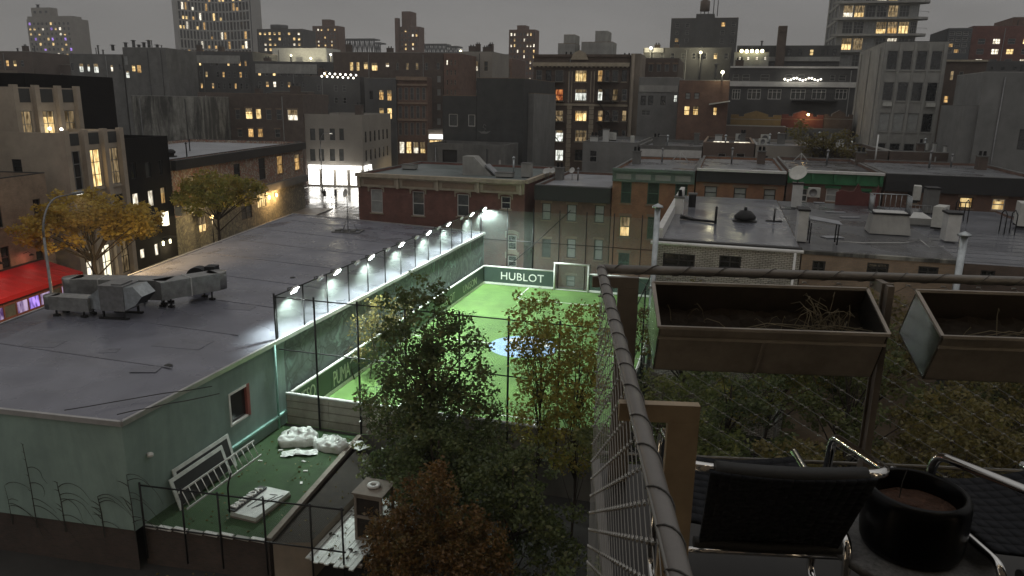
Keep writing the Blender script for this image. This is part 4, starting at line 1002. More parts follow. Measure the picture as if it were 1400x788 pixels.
# ------------------------------------------------------------------ across the cross street
def facade(name, label, x0, x1, y, d, wall, roof, wins, wkw, cornice=None, Y=63, **k):
    k.setdefault('par', .2); k.setdefault('coping', 'concrete_dark'); s = B(name, label, x0, x1, y, Y, d, wall, roof, **k)
    for wv in wins: s.wp('F', *wv[:4], wv[4] if len(wv) > 4 else 'glass_mid', 'dh', **{**wkw, **(wv[5] if len(wv) > 5 else {})})
    return s
s = facade('red_brick_building', 'red brick corner building with cream cornice and white hooded windows', 489, 718, 237, 15, 'brick_red', 'roof_green',
    [(507,259,523,291,'glass_blind'),(564,262,580,295,'glass_mid'),(625,266,641,296,'glass_mid'),(685,269,698,286,'glass'),(694,322,706,342,'glass'),(694,350,706,365,'glass')], dict(fr='frame_white', sill='cornice_cream', hood='cornice_cream'))
zc = s.h; s.band('F', zc-1.15, zc-.25, .25, 'cornice_cream', 'frieze'); s.band('F', zc-.25, zc+.08, .6, 'cornice_cream', 'cornice'); s.band('R', zc-.25, zc+.08, .3, 'cornice_cream', 'cornice')
for k in range(5): b = MB(); b.box(-.12,-.5,0,.12,-.255,.95,'cornice_cream'); s.part('bracket', b, 'F', .3+k*(s.w-.6)/4, zc-1.2)
for k in range(4): b = MB(); b.box(-1.5,-.29,0,1.5,-.252,.5,'lintel_stone'); s.part('frieze_panel', b, 'F', .3+(k+.5)*(s.w-.6)/4, zc-.95)
s.done(); RB = s
# roof furniture on the red brick building
zr = s.z1-.2; p = atz(650,240,zr)
bk = thing('stair_bulkhead', 'grey sloping stair bulkhead on the red brick building roof', 'bulkhead', (p.x,p.y,zr), R(0)); b = MB()
A_ = [(-1.3,0,0),(1.6,0,0),(-.2,0,1.75),(-1.3,0,1.75)]; B_ = [(x,1.6,z) for x,_,z in A_]
for i in range(4): j = (i+1) % 4; b.face([A_[i],A_[j],B_[j],B_[i]],'concrete')
b.face(A_,'concrete'); b.face(B_[::-1],'concrete'); b.build('housing', bk); b = MB(); b.bar((.9,.8,1.0),(1.9,.8,.15),1.3,.12,'roof_light'); b.build('hatch', bk)
for (x, y, w_, h_, lab) in ((720,243,.9,1.3,'grey boxy roof unit at the right edge of the red brick building'),(560,232,1.4,.5,'low grey roof curb on the red brick building'),(690,243,1.6,.45,'long low vent box behind the stair bulkhead')):
    p = atz(x,y,zr); o = thing('roof_unit', lab, 'roof unit', (p.x,p.y,zr)); b = MB(); b.box(-w_/2,-.4,.1,w_/2,.5,h_,'concrete'); b.build('housing', o); b = MB(); b.box(-w_/2-.05,-.45,h_,w_/2+.05,.55,h_+.05,'concrete_dark'); b.build('lid', o); b = MB(); b.box(-w_/2+.05,-.3,0,w_/2-.05,.4,.1,'black_steel'); b.build('base', o)
p = atz(702,240,zr); vent_pipe((p.x,p.y,zr), 1.6, .09, 'pale vent pipe beside the boxy roof unit', 'galv')
s = facade('brownstone', 'brown brick row house with black cornice facing the far goal', 732, 836, 253, 14, 'brick_brown', 'roof_light',
    [(741,278,753,301,'glass_blind'),(775,280,788,303,'glass_blind'),(813,281,826,305,'glass_blind'),(741,327,753,352,'glass_mid'),(775,327,787,353,'glass_blind'),(812,328,824,356,'glass_blind'),(774,377,786,393,'glass_blind'),(742,375,752,391),(815,378,826,395)], dict(fr='frame_dark', lintel='lintel_stone', sill='lintel_stone'))
s.band('F', s.h-1.25, s.h+.02, .35, 'cornice_black', 'cornice'); s.done(); F1 = s
s = facade('brownstone', 'brick row house with sage green panelled cornice', 838.5, 951, 231, 16, 'brick_orange', 'roof_mid',
    [(849,249,863,278,'glass_green'),(885,250,901,280,'glass_green'),(923,251,940,268,'glass_green'),(847,296,861,324,'lit_warm'),(885,297,897,327,'glass_green'),(845,346,860,372,'glass_green'),(925,300,938,330,'glass_mid')], dict(fr='frame_green', lintel='lintel_stone', sill='lintel_stone'))
s.band('F', s.h-1.0, s.h-.12, .25, 'cornice_sage', 'frieze'); s.band('F', s.h-.12, s.h+.1, .5, 'cornice_sage', 'cornice')
for k in range(4): b = MB(); b.box(-.62,-.29,0,.62,-.252,.45,'cornice_green' if False else 'frame_grey'); s.part('frieze_panel', b, 'F', s.w*(.14+.24*k), s.h-.8)
s.done(); F2 = s
s = facade('brownstone', 'orange brick row house with black cornice under a white edge', 953, 1075.5, 231, 16, 'brick_orange', 'roof_mid',
    [(963,255,980,272,'glass_blind'),(1003,257,1020,274,'glass_blind'),(1044,259,1060,276,'glass_blind'),(965,300,980,330),(1005,300,1020,330)], dict(fr='frame_dark', lintel='lintel_stone', sill='lintel_stone'))
s.band('F', s.h-1.0, s.h-.1, .3, 'cornice_black', 'frieze'); s.band('F', s.h-.1, s.h+.08, .55, 'cornice_white', 'cornice'); s.done(); F3 = s
s = facade('brownstone', 'brick row house with bright green cornice under a white edge', 1078, 1209, 233, 16, 'brick_brown', 'roof_dark',
    [(1086,258,1104,276,'glass_mid',dict(fr='frame_white')),(1129,258,1146,276,'glass_blind',dict(fr='frame_white')),(1172,262,1188,278)], dict(fr='frame_dark', lintel='cornice_green', sill='lintel_stone'))
s.band('F', s.h-.95, s.h-.1, .3, 'cornice_green', 'frieze'); s.band('F', s.h-.1, s.h+.08, .6, 'cornice_white', 'cornice')
for k in range(5): b = MB(); b.box(-.1,-.5,0,.1,-.302,.6,'cornice_green'); s.part('bracket', b, 'F', .2+k*(s.w-.4)/4, s.h-.75)
s.done(); F4 = s
s = facade('brownstone', 'dark corniced row house with two glowing yellow windows', 1211.5, 1440, 238, 16, 'brick_brown', 'roof_mid',
    [(1311,270,1330,285,'lit_warm',dict(fr='frame_dark')),(1356,272,1374,288,'lit_warm',dict(fr='frame_white')),(1240,262,1255,278),(1400,276,1416,290)], dict(fr='frame_dark', lintel='lintel_stone', sill='lintel_stone'))
s.band('F', s.h-1.25, s.h+.05, .4, 'cornice_black', 'cornice'); s.done(); F5 = s
# row behind: rear walls and low roofs
rows = [('grey two level rear house with a dark window', 797, 872, 194, 'grey_wall', 'roof_mid', [(806,206,816,222)]),
        ('rear house with a pale band along its wall', 873.5, 960, 199, 'concrete_dark', 'roof_mid', [(905,208,912,214),(940,208,948,215)]),
        ('dim rear house with bright skylights on its roof', 961.5, 1032, 195, 'far_brown', 'roof_dark', [(981,210,992,222),(1006,210,1018,222)]),
        ('rear house with a white framed window', 1033.5, 1112, 199, 'far_tan', 'roof_mid', [(1040,213,1050,225)]),
        ('dark rear house behind the green corniced row house', 1113.5, 1215, 204, 'brick_dark', 'roof_dark', [(1130,214,1140,224)]),
        ('dark rear house with a roof deck rail', 1217, 1330, 207, 'brick_dark', 'roof_dark', [])]
for lab, x0, x1, y, wl, rf, wn in rows:
    s = B('rear_house', lab, x0, x1, y, 83, 15, wl, rf, par=.3)
    for q in wn: s.wp('F', *q, 'glass', 'dh', 'frame_grey')
    s.done()
    if 'skylights' in lab:
        for k in range(2):
            b = MB(); b.box(-.9,-.5,0,.9,.5,.25,'frame_grey'); b.box(-.8,-.4,.25,.8,.4,.3,'lit_white'); tag(b.build('skylight', None, (s.o.x+1.8+2.2*k,s.o.y+3.2,s.z1-.3)), 'bright white skylight on a dim rear house roof', 'skylight', 'bright skylights')
    if 'pale band' in lab: s.band('F', 1.0 if False else s.h-1.9, s.h-.35, .06, 'off_white', 'pale_band')
# ------------------------------------------------------------------ near row houses right of the pitch (rear walls and roofs towards us)
NZ = 8.0; NY = 36.3
def near(label, x0, x1, wall, roof, wins, d=19.5, y0=NY, par=.0, z=NZ):
    s = Bld('row_house', label, (x0, y0), 0, x1-x0, d, SZ, z, wall, roof, par=par)
    for q in wins: s.wp('F', *q[:4], q[4] if len(q) > 4 else 'glass', 'cas', fr='frame_dark', sill='lintel_stone')
    s.done(); return s
n1 = near('row house with wet grey roof and whitewashed brick rear wall', -2.95, 3.72, 'brick_white', 'roof_wet', [(906,347,950,366),(983,350,1013,368),(910,420,935,460),(985,420,1010,460)])
b = MB(); b.tube([(-.2,-.12,0),(n1.w+.1,-.12,0)], .085, 8, 'white_paint'); b.build('gutter', n1.root, (0,0,n1.h-.05))
b = MB(); b.box(-.05,-.02,0,n1.w+.05,.35,.10,'seam'); b.build('roof_edge', n1.root, (0,0,n1.h+.002))
b = MB(); b.tube([(n1.w-.25,-.15,n1.h-.1),(n1.w-.25,-.15,.1)], .06, 8, 'white_paint'); b.build('downspout', n1.root)
b = MB(); b.box(0,0,0,.30,n1.d,.55,'cornice_white'); b.build('party_wall', n1.root, (-.02,.6,n1.h))
n2 = near('row house with dark felt roof and worn tan brick rear wall', 3.78, 10.42, 'brick_tan', 'roof_dark', [(1110,357,1128,378),(1185,360,1215,375),(1255,365,1283,380)], z=NZ-.05)
b = MB(); b.box(0,-.06,0,n2.w,.25,.16,'concrete_stain'); b.build('roof_edge', n2.root, (0,0,n2.h-.1))
n3 = near('row house with banded slate grey roof and dark rear wall', 10.48, 17.4, 'brick_dark', 'roof_wet', [(1340,370,1360,385)], z=NZ-.1)
b = MB()
for k in range(9): b.box(.1,.5+k*1.1,0,n3.w-.1,.56+k*1.1,.012,'roof_mid')
b.build('roof_seam', n3.root, (0,0,n3.h+.002))
near('row house at the far end of the rear row', 17.46, 25, 'brick_brown', 'roof_dark', [], z=NZ)
def P8(x, y, z=NZ): p = atz(x, y, z); return Vector((p.x, p.y, z))
vent_pipe((-2.85,35.3,-1.5), 11.25, .14, 'tall galvanised flue with flat cap at the whitewashed house corner', 'galv')
p = atY(1310,375,35.6); vent_pipe((p.x,35.6,-1.5), 10.7, .15, 'tall galvanised flue with flat cap before the slate roof house', 'galv')
# mushroom vent
o = thing('roof_ventilator', 'squat black dome ventilator on the wet grey roof', 'ventilator', P8(1018,303)); b = MB(); b.lathe([(.30,0),(.30,.12),(.58,.14),(.60,.30),(.45,.48),(.30,.62),(0,.66)], (0,0,0), 20, 'black_steel'); b.build('dome', o); b = MB(); b.lathe([(.08,.64),(.1,.72),(.06,.82),(0,.84)], (0,0,0), 12, 'black_steel'); b.build('finial', o); b = MB(); b.lathe([(0,0),(.68,0),(.68,.05),(.3,.06)], (0,0,0), 20, 'black_steel'); b.build('base', o)
# L-shaped black pipes
o = thing('roof_pipe_run', 'black pipe run with upright end on the wet roof', 'pipe', P8(930,300)); b = MB(); q = P8(978,306)-P8(930,300)
b.tube([(0,0,.1),q*.45+Vector((0,0,.08)),q+Vector((0,0,.1))], .07, 8, 'black_steel'); b.build('pipe', o); b = MB(); b.tube([q+Vector((0,0,.0)),q+Vector((0,.05,.95))], .07, 8, 'black_steel'); b.build('upright', o)
b = MB(); b.bar((0,0,.25),q*.4+Vector((0,.4,.06)),.5,.05,'black_steel'); b.build('lid', o)
o = thing('antenna_stand', 'bare black antenna stand on the wet roof', 'antenna', P8(1058,303)); b = MB(); b.tube([(0,0,0),(0,0,.75)], .05, 8, 'black_steel'); b.build('mast', o); b = MB(); b.box(-.45,-.12,0,.45,.12,.06,'black_steel'); b.build('foot', o); b = MB(); b.tube([(0,0,.72),(1.1,.3,.72)], .02, 6, 'black_steel'); b.build('arm', o)
def chimney(label, loc, w_, d_, h, mt, pots=1, cap='concrete_dark'):
    o = thing('chimney', label, 'chimney', loc); b = MB(); b.box(-w_/2,-d_/2,0,w_/2,d_/2,h,mt); b.build('stack', o); b = MB(); b.box(-w_/2-.06,-d_/2-.06,h,w_/2+.06,d_/2+.06,h+.10,cap); b.build('cap', o)
    for k in range(pots): b = MB(); b.lathe([(.14,0),(.11,.35),(.13,.38)], ((k+.5)*w_/max(pots,1)-w_/2,0,h+.1), 10, 'black_steel'); b.build('flue', o)
    return o
chimney('small white capped chimney at the left edge of the wet roof', P8(928,292), .5, .7, .95, 'cornice_white')
chimney('dark flue stack beside the small white chimney', P8(946,283), .45, .45, .8, 'black_steel', 0)
chimney('tall white chimney between the wet roof and the felt roof', P8(1094,328), .45, 1.1, 1.5, 'off_white', 0, 'black_steel')
chimney('white stack under the satellite dish', P8(1088,283), .6, .7, 1.5, 'off_white', 0, 'black_steel')
o = thing('satellite_dish', 'pale satellite dish on the white stack', 'satellite dish', P8(1088,283)+Vector((-.05,-.1,1.6))); b = MB(); b.lathe([(0,0),(.25,.03),(.5,.12),(.58,.18),(.5,.15),(.2,.05),(0,.03)], (0,0,0), 24, 'ac_white'); d_ = b.build('dish', o, (0,0,.55)); d_.rotation_euler = (R(50),0,R(-25)); b = MB(); b.tube([(0,0,0),(0,0,.5)], .04, 8, 'galv_dark'); b.build('mast', o)
def ac_unit(label, loc, rz=0, s_=1.0, grp=None):
    o = thing('air_conditioner', label, 'air conditioner', loc, rz, grp); b = MB(); b.box(-.45*s_,-.18*s_,.12,.45*s_,.18*s_,.12+.75*s_,'ac_white'); b.build('housing', o)
    b = MB(); b.lathe([(.0,0),(.28*s_,0),(.30*s_,.02),(.30*s_,.0)], (0,0,0), 18, 'galv_dark'); g = b.build('fan_grille', o, (-.08*s_,-.185*s_,.12+.38*s_)); g.rotation_euler = (R(90),0,0)
    for sx in (-.35,.35): b = MB(); b.box(sx*s_-.03,-.2*s_,0,sx*s_+.03,.2*s_,.12,'black_steel'); b.build('foot', o)
    return o
ac_unit('white air conditioner standing on the roof by the white stack', P8(1112,272), 0, .9)
ac_unit('pair of stacked white air conditioners, upper roof by the hatch', P8(1252,275), R(80), 1.3)
ac_unit('white air conditioner turned side-on beside the grey bulkhead', P8(1283,312), R(65), 1.5)
ac_unit('white air conditioner at the far end of the slate roof', P8(1396,310), R(80), 1.7)
# roof hatch with rail
hp_ = P8(1213,318); o = thing('roof_hatch', 'pale tapered skylight hatch topped with a metal guard rail', 'roof hatch', hp_)
b = MB(); A_ = [(-1.0,-.7,0),(1.0,-.7,0),(1.0,.9,0),(-1.0,.9,0)]; T_ = [(-.85,-.45,1.0),(.85,-.45,1.0),(.85,.8,1.0),(-.85,.8,1.0)]
for i in range(4): j = (i+1) % 4; b.face([A_[i],A_[j],T_[j],T_[i]],'concrete')
b.face(T_,'roof_light'); b.build('curb', o); b = MB(); b.box(-.9,-.5,1.002,.9,.85,1.09,'black_steel'); b.build('frame', o)
b = MB(); b.box(-.8,-.4,1.09,.8,.75,1.11,'off_white'); b.build('pane', o)
def guard(o, pts, z0, z1, n, mt='galv'):
    for i in range(len(pts)-1):
        p, q = Vector(pts[i]), Vector(pts[i+1])
        for z in (z0+.05, z1): b = MB(); b.tube([(p.x,p.y,z),(q.x,q.y,z)], .025, 6, mt); b.build('rail', o)
        for k in range(n): t = k/(n-1); c = p.lerp(q,t); b = MB(); b.tube([(c.x,c.y,z0),(c.x,c.y,z1)], .014, 5, mt); b.build('baluster', o)
guard(o, [(-.92,-.3),(-.92,.9),(.92,.9),(.92,-.3)], 1.0, 1.95, 8)
o = thing('roof_hatch', 'smaller low skylight with thin balusters beside the big hatch', 'roof hatch', P8(1256,306)); b = MB(); b.box(-.6,-.4,0,.6,.4,.35,'concrete'); b.build('curb', o); b = MB(); b.face([(-.6,-.4,.36),(.6,-.4,.36),(.2,.3,.62),(-.3,.3,.62)],'off_white'); b.build('pane', o); guard(o, [(-.6,.45),(.65,.45)], .3, 1.0, 7, 'galv_dark')
chimney('tall grey bulkhead beside the white air conditioners', P8(1270,290), .7, 1.0, 1.5, 'concrete_dark', 0, 'black_steel')
chimney('pale stack with black lid before the slate roof', P8(1297,328), .6, 1.0, 1.35, 'off_white', 0, 'black_steel')
# loose sheets on the felt roof
for k, (x, y, sx, sy) in enumerate(((1120,277,.7,.4),(1150,277,.6,.3),(1165,279,.6,.35),(1142,290,1.2,.35),(1162,297,1.2,.35),(1138,324,1.0,.6))):
    b = MB(); b.box(-sx/2,-sy/2,.01,sx/2,sy/2,.05,'roof_light'); tag(b.build('roof_patch', None, P8(x,y)+Vector((0,0,-.04)), R(5*k)), 'pale loose board lying on the dark felt roof', 'board', 'loose boards on the felt roof')
o = thing('roof_canopy', 'small peaked grey canopy on black posts at the felt roof edge', 'canopy', P8(1125,333)); b = MB(); b.face([(-.75,-.3,1.2),(.75,-.3,1.0),(.7,.7,1.05),(-.7,.7,1.25)],'roof_light'); b.face([(-.75,-.3,1.17),(-.7,.7,1.22),(.7,.7,1.02),(.75,-.3,.97)],'roof_light'); b.build('sheet', o)
for sx in (-.65,.6):
    for sy in (-.25,.6): b = MB(); b.tube([(sx,sy,0),(sx,sy,1.0)], .035, 6, 'black_steel'); b.build('post', o)
b = MB(); pts = [P8(1140,331)+Vector((0,0,.03)),P8(1180,333)+Vector((0,0,.03)),P8(1235,333)+Vector((0,0,.03)),P8(1258,329)+Vector((0,0,.03)),P8(1272,340)+Vector((0,0,.03)),P8(1290,338)+Vector((0,0,.03))]; b.tube(pts, .025, 5, 'off_white'); tag(b.build('roof_cable'), 'loose pale cable snaking over the dark felt roof', 'cable')
for (x, y) in ((1313,303),(1376,320)):
    o = thing('roof_ladder_hoop', 'black hoop rail on the slate roof before a yellow window', 'rail', P8(x,y,NZ-.1), 0, 'hoop rails on the slate roof')
    for sx in (-.25,.25): b = MB(); b.tube([(sx,-.4,0),(sx,-.4,1.1),(sx,0,1.3),(sx,.4,1.1),(sx,.4,0)], .03, 6, 'black_steel'); b.build('hoop', o)
# roof furniture on the facing row
FR = [(F1,790,247,'vent'),(F1,765,246,'box'),(F2,870,224,'box'),(F2,905,222,'vent'),(F3,1000,224,'vent'),(F3,1040,224,'box'),(F4,1130,226,'vent'),(F4,1175,226,'box'),(F5,1270,230,'vent'),(F5,1340,232,'box'),(F5,1300,228,'vent')]
nm = {id(F1):'brown row house',id(F2):'sage corniced house',id(F3):'white edged orange house',id(F4):'green corniced house',id(F5):'dark corniced house'}
for f_, x, y, kd in FR:
    z = f_.z1-f_.par; p = atz(x,y,z); p = Vector((p.x, min(p.y, f_.o.y+f_.d-1.5), z))
    if kd == 'vent': vent_pipe(p, rr.uniform(.7,1.4), .08, f'thin capped vent on the roof of the {nm[id(f_)]}', 'galv_dark', True, f'vents of the {nm[id(f_)]}')
    else: chimney(f'squat chimney on the roof of the {nm[id(f_)]}', p, .7, 1.0, 1.1, 'concrete_dark' if x < 1000 else 'brick_dark', 2)
for (x, y) in ((690,235),(746,247),(756,246),(782,246)):
    z = F1.z1-.2; p = atz(x,y,z) if x > 730 else atz(748,247,z); b = MB(); b.lathe([(0,0),(.12,.02),(.26,.07),(.30,.10),(.24,.07),(0,.03)], (0,0,0), 16, 'off_white'); o = thing('satellite_dish', 'small white satellite dish on the brown row house roof', 'satellite dish', p+Vector((0,.5 if x < 730 else 0,0)), 0, 'small dishes on the brown row house'); d_ = b.build('dish', o, (0,0,.85)); d_.rotation_euler = (R(60),0,R(-20)); b = MB(); b.tube([(0,0,0),(0,0,.85)], .03, 6, 'galv_dark'); b.build('mast', o)
p = atz(1196,222,F4.z1-.2); b = MB(); b.tube([(0,0,0),(0,0,2.6)], .07, 8, 'white_paint'); tag(b.build('roof_mast', None, (p.x,p.y,F4.z1-.2)), 'leaning white pole rising behind the green cornice', 'pole')

# front parapet of the felt-roofed house seen from behind
xa, xb = atY(1142,272,55.4).x, atY(1200,272,55.4).x; zt = atY(1170,258,55.4).z-(NZ-.05); W_ = xb-xa
o = thing('ornamental_parapet', 'dark maroon ornamental parapet with knobbed crest behind the felt roof', 'parapet', (xa,55.2,NZ-.05))
prof = [(0,0),(0,zt*.75),(W_*.12,zt*.9),(W_*.3,zt*.8),(W_*.42,zt*.85),(W_*.46,zt*1.15),(W_*.5,zt*1.3),(W_*.54,zt*1.15),(W_*.6,zt*.8),(W_*.8,zt*.72),(W_*.93,zt*.85),(W_*.97,zt*1.25),(W_,zt*1.05),(W_,0)]
b = MB(); f1 = [(x,0,z) for x,z in prof]; f2 = [(x,.18,z) for x,z in prof]
for i in range(len(prof)-1):
    b.face([f1[i+1],f1[i],f2[i],f2[i+1]],'maroon')
    if 0 < i < len(prof)-2: b.face([(prof[i][0],0,0),(prof[i+1][0],0,0),f1[i+1],f1[i]],'maroon'); b.face([(prof[i+1][0],.18,0),(prof[i][0],.18,0),f2[i],f2[i+1]],'maroon')
b.build('crest', o); b = MB(); b.box(0,-.05,0,W_,-.002,.12,'maroon'); b.build('base_moulding', o)
# clutter on the rear houses
kr = random.Random(31); hs = [q for q in ALLB if q.root.name.startswith('rear_house')]
lb_ = ['grey two level','pale banded','skylit','white windowed','dark','roof deck']
for h__, ln in zip(hs, lb_):
    for k in range(5):
        p = h__.o+Vector((kr.uniform(.8,h__.w-.8), kr.uniform(.8,h__.d-2), 0)); p.z = h__.z1-h__.par; r_ = kr.random()
        if r_ < .35: ac_unit(f'pale air conditioner on the {ln} rear house roof', p, kr.uniform(0,3), kr.uniform(.9,1.3), f'air conditioners on the {ln} rear house')
        elif r_ < .7: chimney(f'stubby chimney on the {ln} rear house roof', p, kr.uniform(.5,.9), .8, kr.uniform(.7,1.4), kr.choice(('off_white','concrete_dark','brick_dark')), kr.randint(0,2))['group'] = f'stubby chimneys on the {ln} rear house'
        else: vent_pipe(p, kr.uniform(.7,1.6), .09, f'thin vent on the {ln} rear house roof', 'galv', True, f'thin vents on the {ln} rear house')
    if ln in ('pale banded','white windowed'):
        p = h__.o+Vector((h__.w*.72, -1.6, 0)); zf = (F2.z1 if ln == 'pale banded' else F3.z1)-.2
        o = thing('roof_truss_frame', f'pale triangular frame on the roof before the {ln} rear house', 'frame', (p.x,77.2,zf)); b = MB()
        b.tube([(-.8,0,0),(0,0,.9),(.8,0,0)], .05, 6, 'off_white'); b.build('rafter', o); b = MB(); b.tube([(-.8,0,.03),(.8,0,.03)], .05, 6, 'off_white'); b.build('tie_bar', o); b = MB(); b.tube([(0,0,0),(0,0,.88)], .04, 6, 'off_white'); b.build('post', o)
# ------------------------------------------------------------------ middle distance
s = B('charcoal_building', 'charcoal rendered block with two white framed windows', 605, 651, 131, 86, 14, 'charcoal', par=.4, coping='lintel_stone')
s.wp('F', 613.5, 156, 625.5, 173, 'glass_mid', 'single', 'frame_white'); s.wp('F', 640, 157, 650, 173, 'glass_mid', 'single', 'frame_white')
s.done()
s = B('charcoal_tower', 'taller windowless charcoal block with a faint winged emblem', 651.5, 717, 107, 86, 16, 'charcoal', par=.3, coping='lintel_stone')
u, z = s.px('F', 662, 183)
b = MB(); b.face([(-.85,-.004,.35),(-.35,-.004,.0),(.35,-.004,.0),(.85,-.004,.35),(.3,-.004,.22),(0,-.004,.30),(-.3,-.004,.22)][::-1],'grey_wall')
b.tube([(-.05,-.01,.35),(.22,-.01,.55),(-.15,-.01,.75),(.0,-.01,1.1),(.25,-.01,.9)], .04, 5, 'grey_wall'); s.part('emblem', b, 'F', u, z); s.done()
s = B('charcoal_wing', 'narrow grey wing right of the charcoal block', 718, 730, 128, 88, 12, 'grey_wall', par=.3); s.done()
s = B('roof_annex', 'low dark annex with tarred roof below the charcoal block', 584, 690, 196, 80, 5.7, 'concrete_dark', 'roof_dark', par=.25)
s.wp('F', 605, 205, 625, 224, 'black_board', 'single', 'frame_dark'); s.wp('F', 681, 218, 685, 230, 'frame_white', 'single', 'frame_grey'); s.done()
# ornate apartment house
s = B('ornate_apartment_house', 'ornate brown apartment house with carved stone bays and many lit windows', 730, 862, 76, 112, 16, 'brick_dark', par=1.2)
for f_ in ('F',): s.bandpx(f_, 790, 86, 91, .6, 'cornice_cream', 'cornice'); s.bandpx(f_, 790, 142, 145, .25, 'cornice_cream', 'belt_course'); s.band('F', s.h-.2, s.h+.15, .3, 'brick_dark', 'parapet_cap')
for k in range(22): b = MB(); b.box(-.12,-.5,0,.12,-.05,.35,'cornice_cream'); s.part('modillion', b, 'F', s.w*(k+.5)/22, s.px('F',790,92.5)[1])
for xc in (778, 808):
    u = s.px('F', xc, 170)[0]; zt = s.px('F', xc, 96)[1]; zm = s.px('F', xc, 143)[1]
    b = MB(); b.box(-.32,-.14,zm,.32,-.002,zt,'brick_dark'); b.box(-.30,-.17,zm+.3,-.18,-.141,zt-.2,'cornice_cream'); b.box(.18,-.17,zm+.3,.30,-.141,zt-.2,'cornice_cream'); s.part('pilaster', b, 'F', u, 0)
    for k in range(14): b = MB(); b.box(-.36+.04*(k % 2),-.16,0,.36-.04*(k % 2),-.002,.62,'cornice_cream'); s.part('quoin', b, 'F', u, zm-.7*(k+1))
for (x0, x1) in ((733,741),(746,754),(759,770),(786,802),(817,824),(827,833),(837,845),(850,857)):
    for j, (y0, y1) in enumerate(((96,112),(122,138),(151,166),(178,194),(205,220))):
        pn = {(786,0):'lit_warm',(786,1):'lit_cool',(786,2):'lit_warm',(786,3):'lit_dim',(817,0):'lit_amber',(759,1):'lit_red',(759,3):'lit_cool',(817,1):'lit_cool',(817,2):'lit_amber',(746,2):'lit_dim',(759,2):'lit_dim',(837,1):'lit_dim',(850,2):'lit_dim',(759,4):'lit_cool',(733,2):'lit_dim'}.get((x0,j), 'glass' if (x0+j) % 3 else 'glass_mid')
        s.wp('F', x0, y0, x1, y1, pn, 'three' if x0 == 786 else 'dh', 'frame_grey' if (x0+j) % 2 else 'frame_dark', sill='cornice_cream')
# fire escapes
for (x0, x1) in ((744,772),(815,846)):
    for y in (113,139,167):
        ua, zf = s.px('F', x0, y); ub, _ = s.px('F', x1, y); L = ub-ua; b = MB(); b.box(0,-1.0,0,L,-.003,.05,'black_steel')
        for k in range(int(L/.25)+1): b.box(k*.25-.012,-1.0,.05,k*.25+.012,-.97,.9,'black_steel')
        b.box(0,-1.0,.9,L,-.97,.94,'black_steel'); b.bar((.3,-.6,.05),(L-.6,-.6,-2.9),.5,.06,'black_steel'); s.part('fire_escape', b, 'F', ua, zf)
b = MB(); b.face([(-1.3,-.1,0),(1.3,-.1,0),(.9,-.1,.9),(0,-.1,1.35),(-.9,-.1,.9)],'cornice_cream'); b.face([(-1.3,.1,0),(-.9,.1,.9),(0,.1,1.35),(.9,.1,.9),(1.3,.1,0)],'cornice_cream'); s.part('pediment', b, 'F', s.px('F',793,80)[0], s.h-.6, .35)
s.done(); OA = s
for (x0, x1, y, lab) in ((763,786,60,'low'),(771,786,48,'tall'),(795,838,58,'long low'),(814,831,43,'square')):
    q = B('roof_bulkhead', f'{lab} grey bulkhead on the roof of the ornate apartment house', x0, x1, y, 117+{'low':0,'tall':4.2,'long low':0,'square':4.2}[lab], 4, 'concrete', z0=OA.z1-1.2, par=.15); q.done()
s = B('party_wall_stack', 'tall tan chimney wall beside the ornate apartment house', 863, 876, 74, 111.5, 7, 'stucco_brown', par=.1); b = MB(); b.box(-.18,-.2,0,.18,-.002,s.h,'stone_cream'); s.part('pilaster', b, 'F', s.w*.3, 0); s.done()
s = B('arched_window_house', 'dark house with a row of small arched windows', 877, 928, 80, 126, 14, 'brick_dark')
for k, x in enumerate((875.5,886,897,908,919)): s.wp('F', x+1, 88, x+6.5, 98, 'lit_white' if k == 0 else 'glass_mid', 'single', 'frame_grey', lintel='lintel_stone')
s.done()
s = B('grey_infill_house', 'low grey house with pale upper band below the arched windows', 874, 929, 106, 108, 12, 'grey_wall', 'roof_mid'); s.bandpx('F', 900, 117, 126, .1, 'concrete', 'pale_band', u0=.1, u1=s.w-.1)
for x in (876,886,903): s.wp('F', x, 131, x+7, 144, 'glass', 'dh', 'frame_dark')
s.wp('F', 921, 130, 927, 140, 'lit_cool', 'dh', 'frame_dark'); s.wp('F', 877, 151, 889, 158, 'glass_mid', 'cas', 'frame_grey'); s.done()
s = B('maroon_house', 'maroon house with two warm windows and lit porch', 929, 998, 110, 100, 13, 'brick_brown', 'roof_mid')
for (x0,y0,x1,y1,p_) in ((937,127,944,136,'glass_blind'),(949,127,956,136,'glass_blind'),(935,145,943,158,'lit_warm'),(947,145,955,158,'lit_warm'),(975,147,980,158,'lit_warm')): s.wp('F', x0,y0,x1,y1,p_,'dh','frame_dark')
b = MB(); b.face([(-1.2,-1.4,-.1),(1.3,-1.4,.35),(1.3,-.003,.5),(-1.2,-.003,.1)],'frame_grey'); s.part('porch_roof', b, 'F', *s.px('F',983,143)); s.done()
p = atY(988,99,99.5); o = thing('roof_floodlight', 'glaring roof lamp above the maroon house', 'lamp', (p.x,99.5,s.z1-.5)); h_ = p.z-s.z1+.5; b = MB(); b.tube([(0,0,0),(0,0,h_)], .05, 6, 'galv_dark'); b.build('pole', o); b = MB(); b.lathe([(0,.22),(.16,.15),(.22,0),(.16,-.15),(0,-.22)], (0,0,h_), 10, 'bulb_yellow'); b.build('bulb', o); lamp((0,-.4,h_), 70, (1,.92,.6), o)
s = B('long_dark_building', 'long dark building with white bands and string lights on its terrace', 998.5, 1173, 92, 120, 14, 'far_dark', 'roof_mid', par=.9)
s.bandpx('F', 1080, 112, 119, .25, 'cornice_white', 'white_band'); s.bandpx('F', 1080, 91, 93.5, .2, 'cornice_white', 'coping_band')
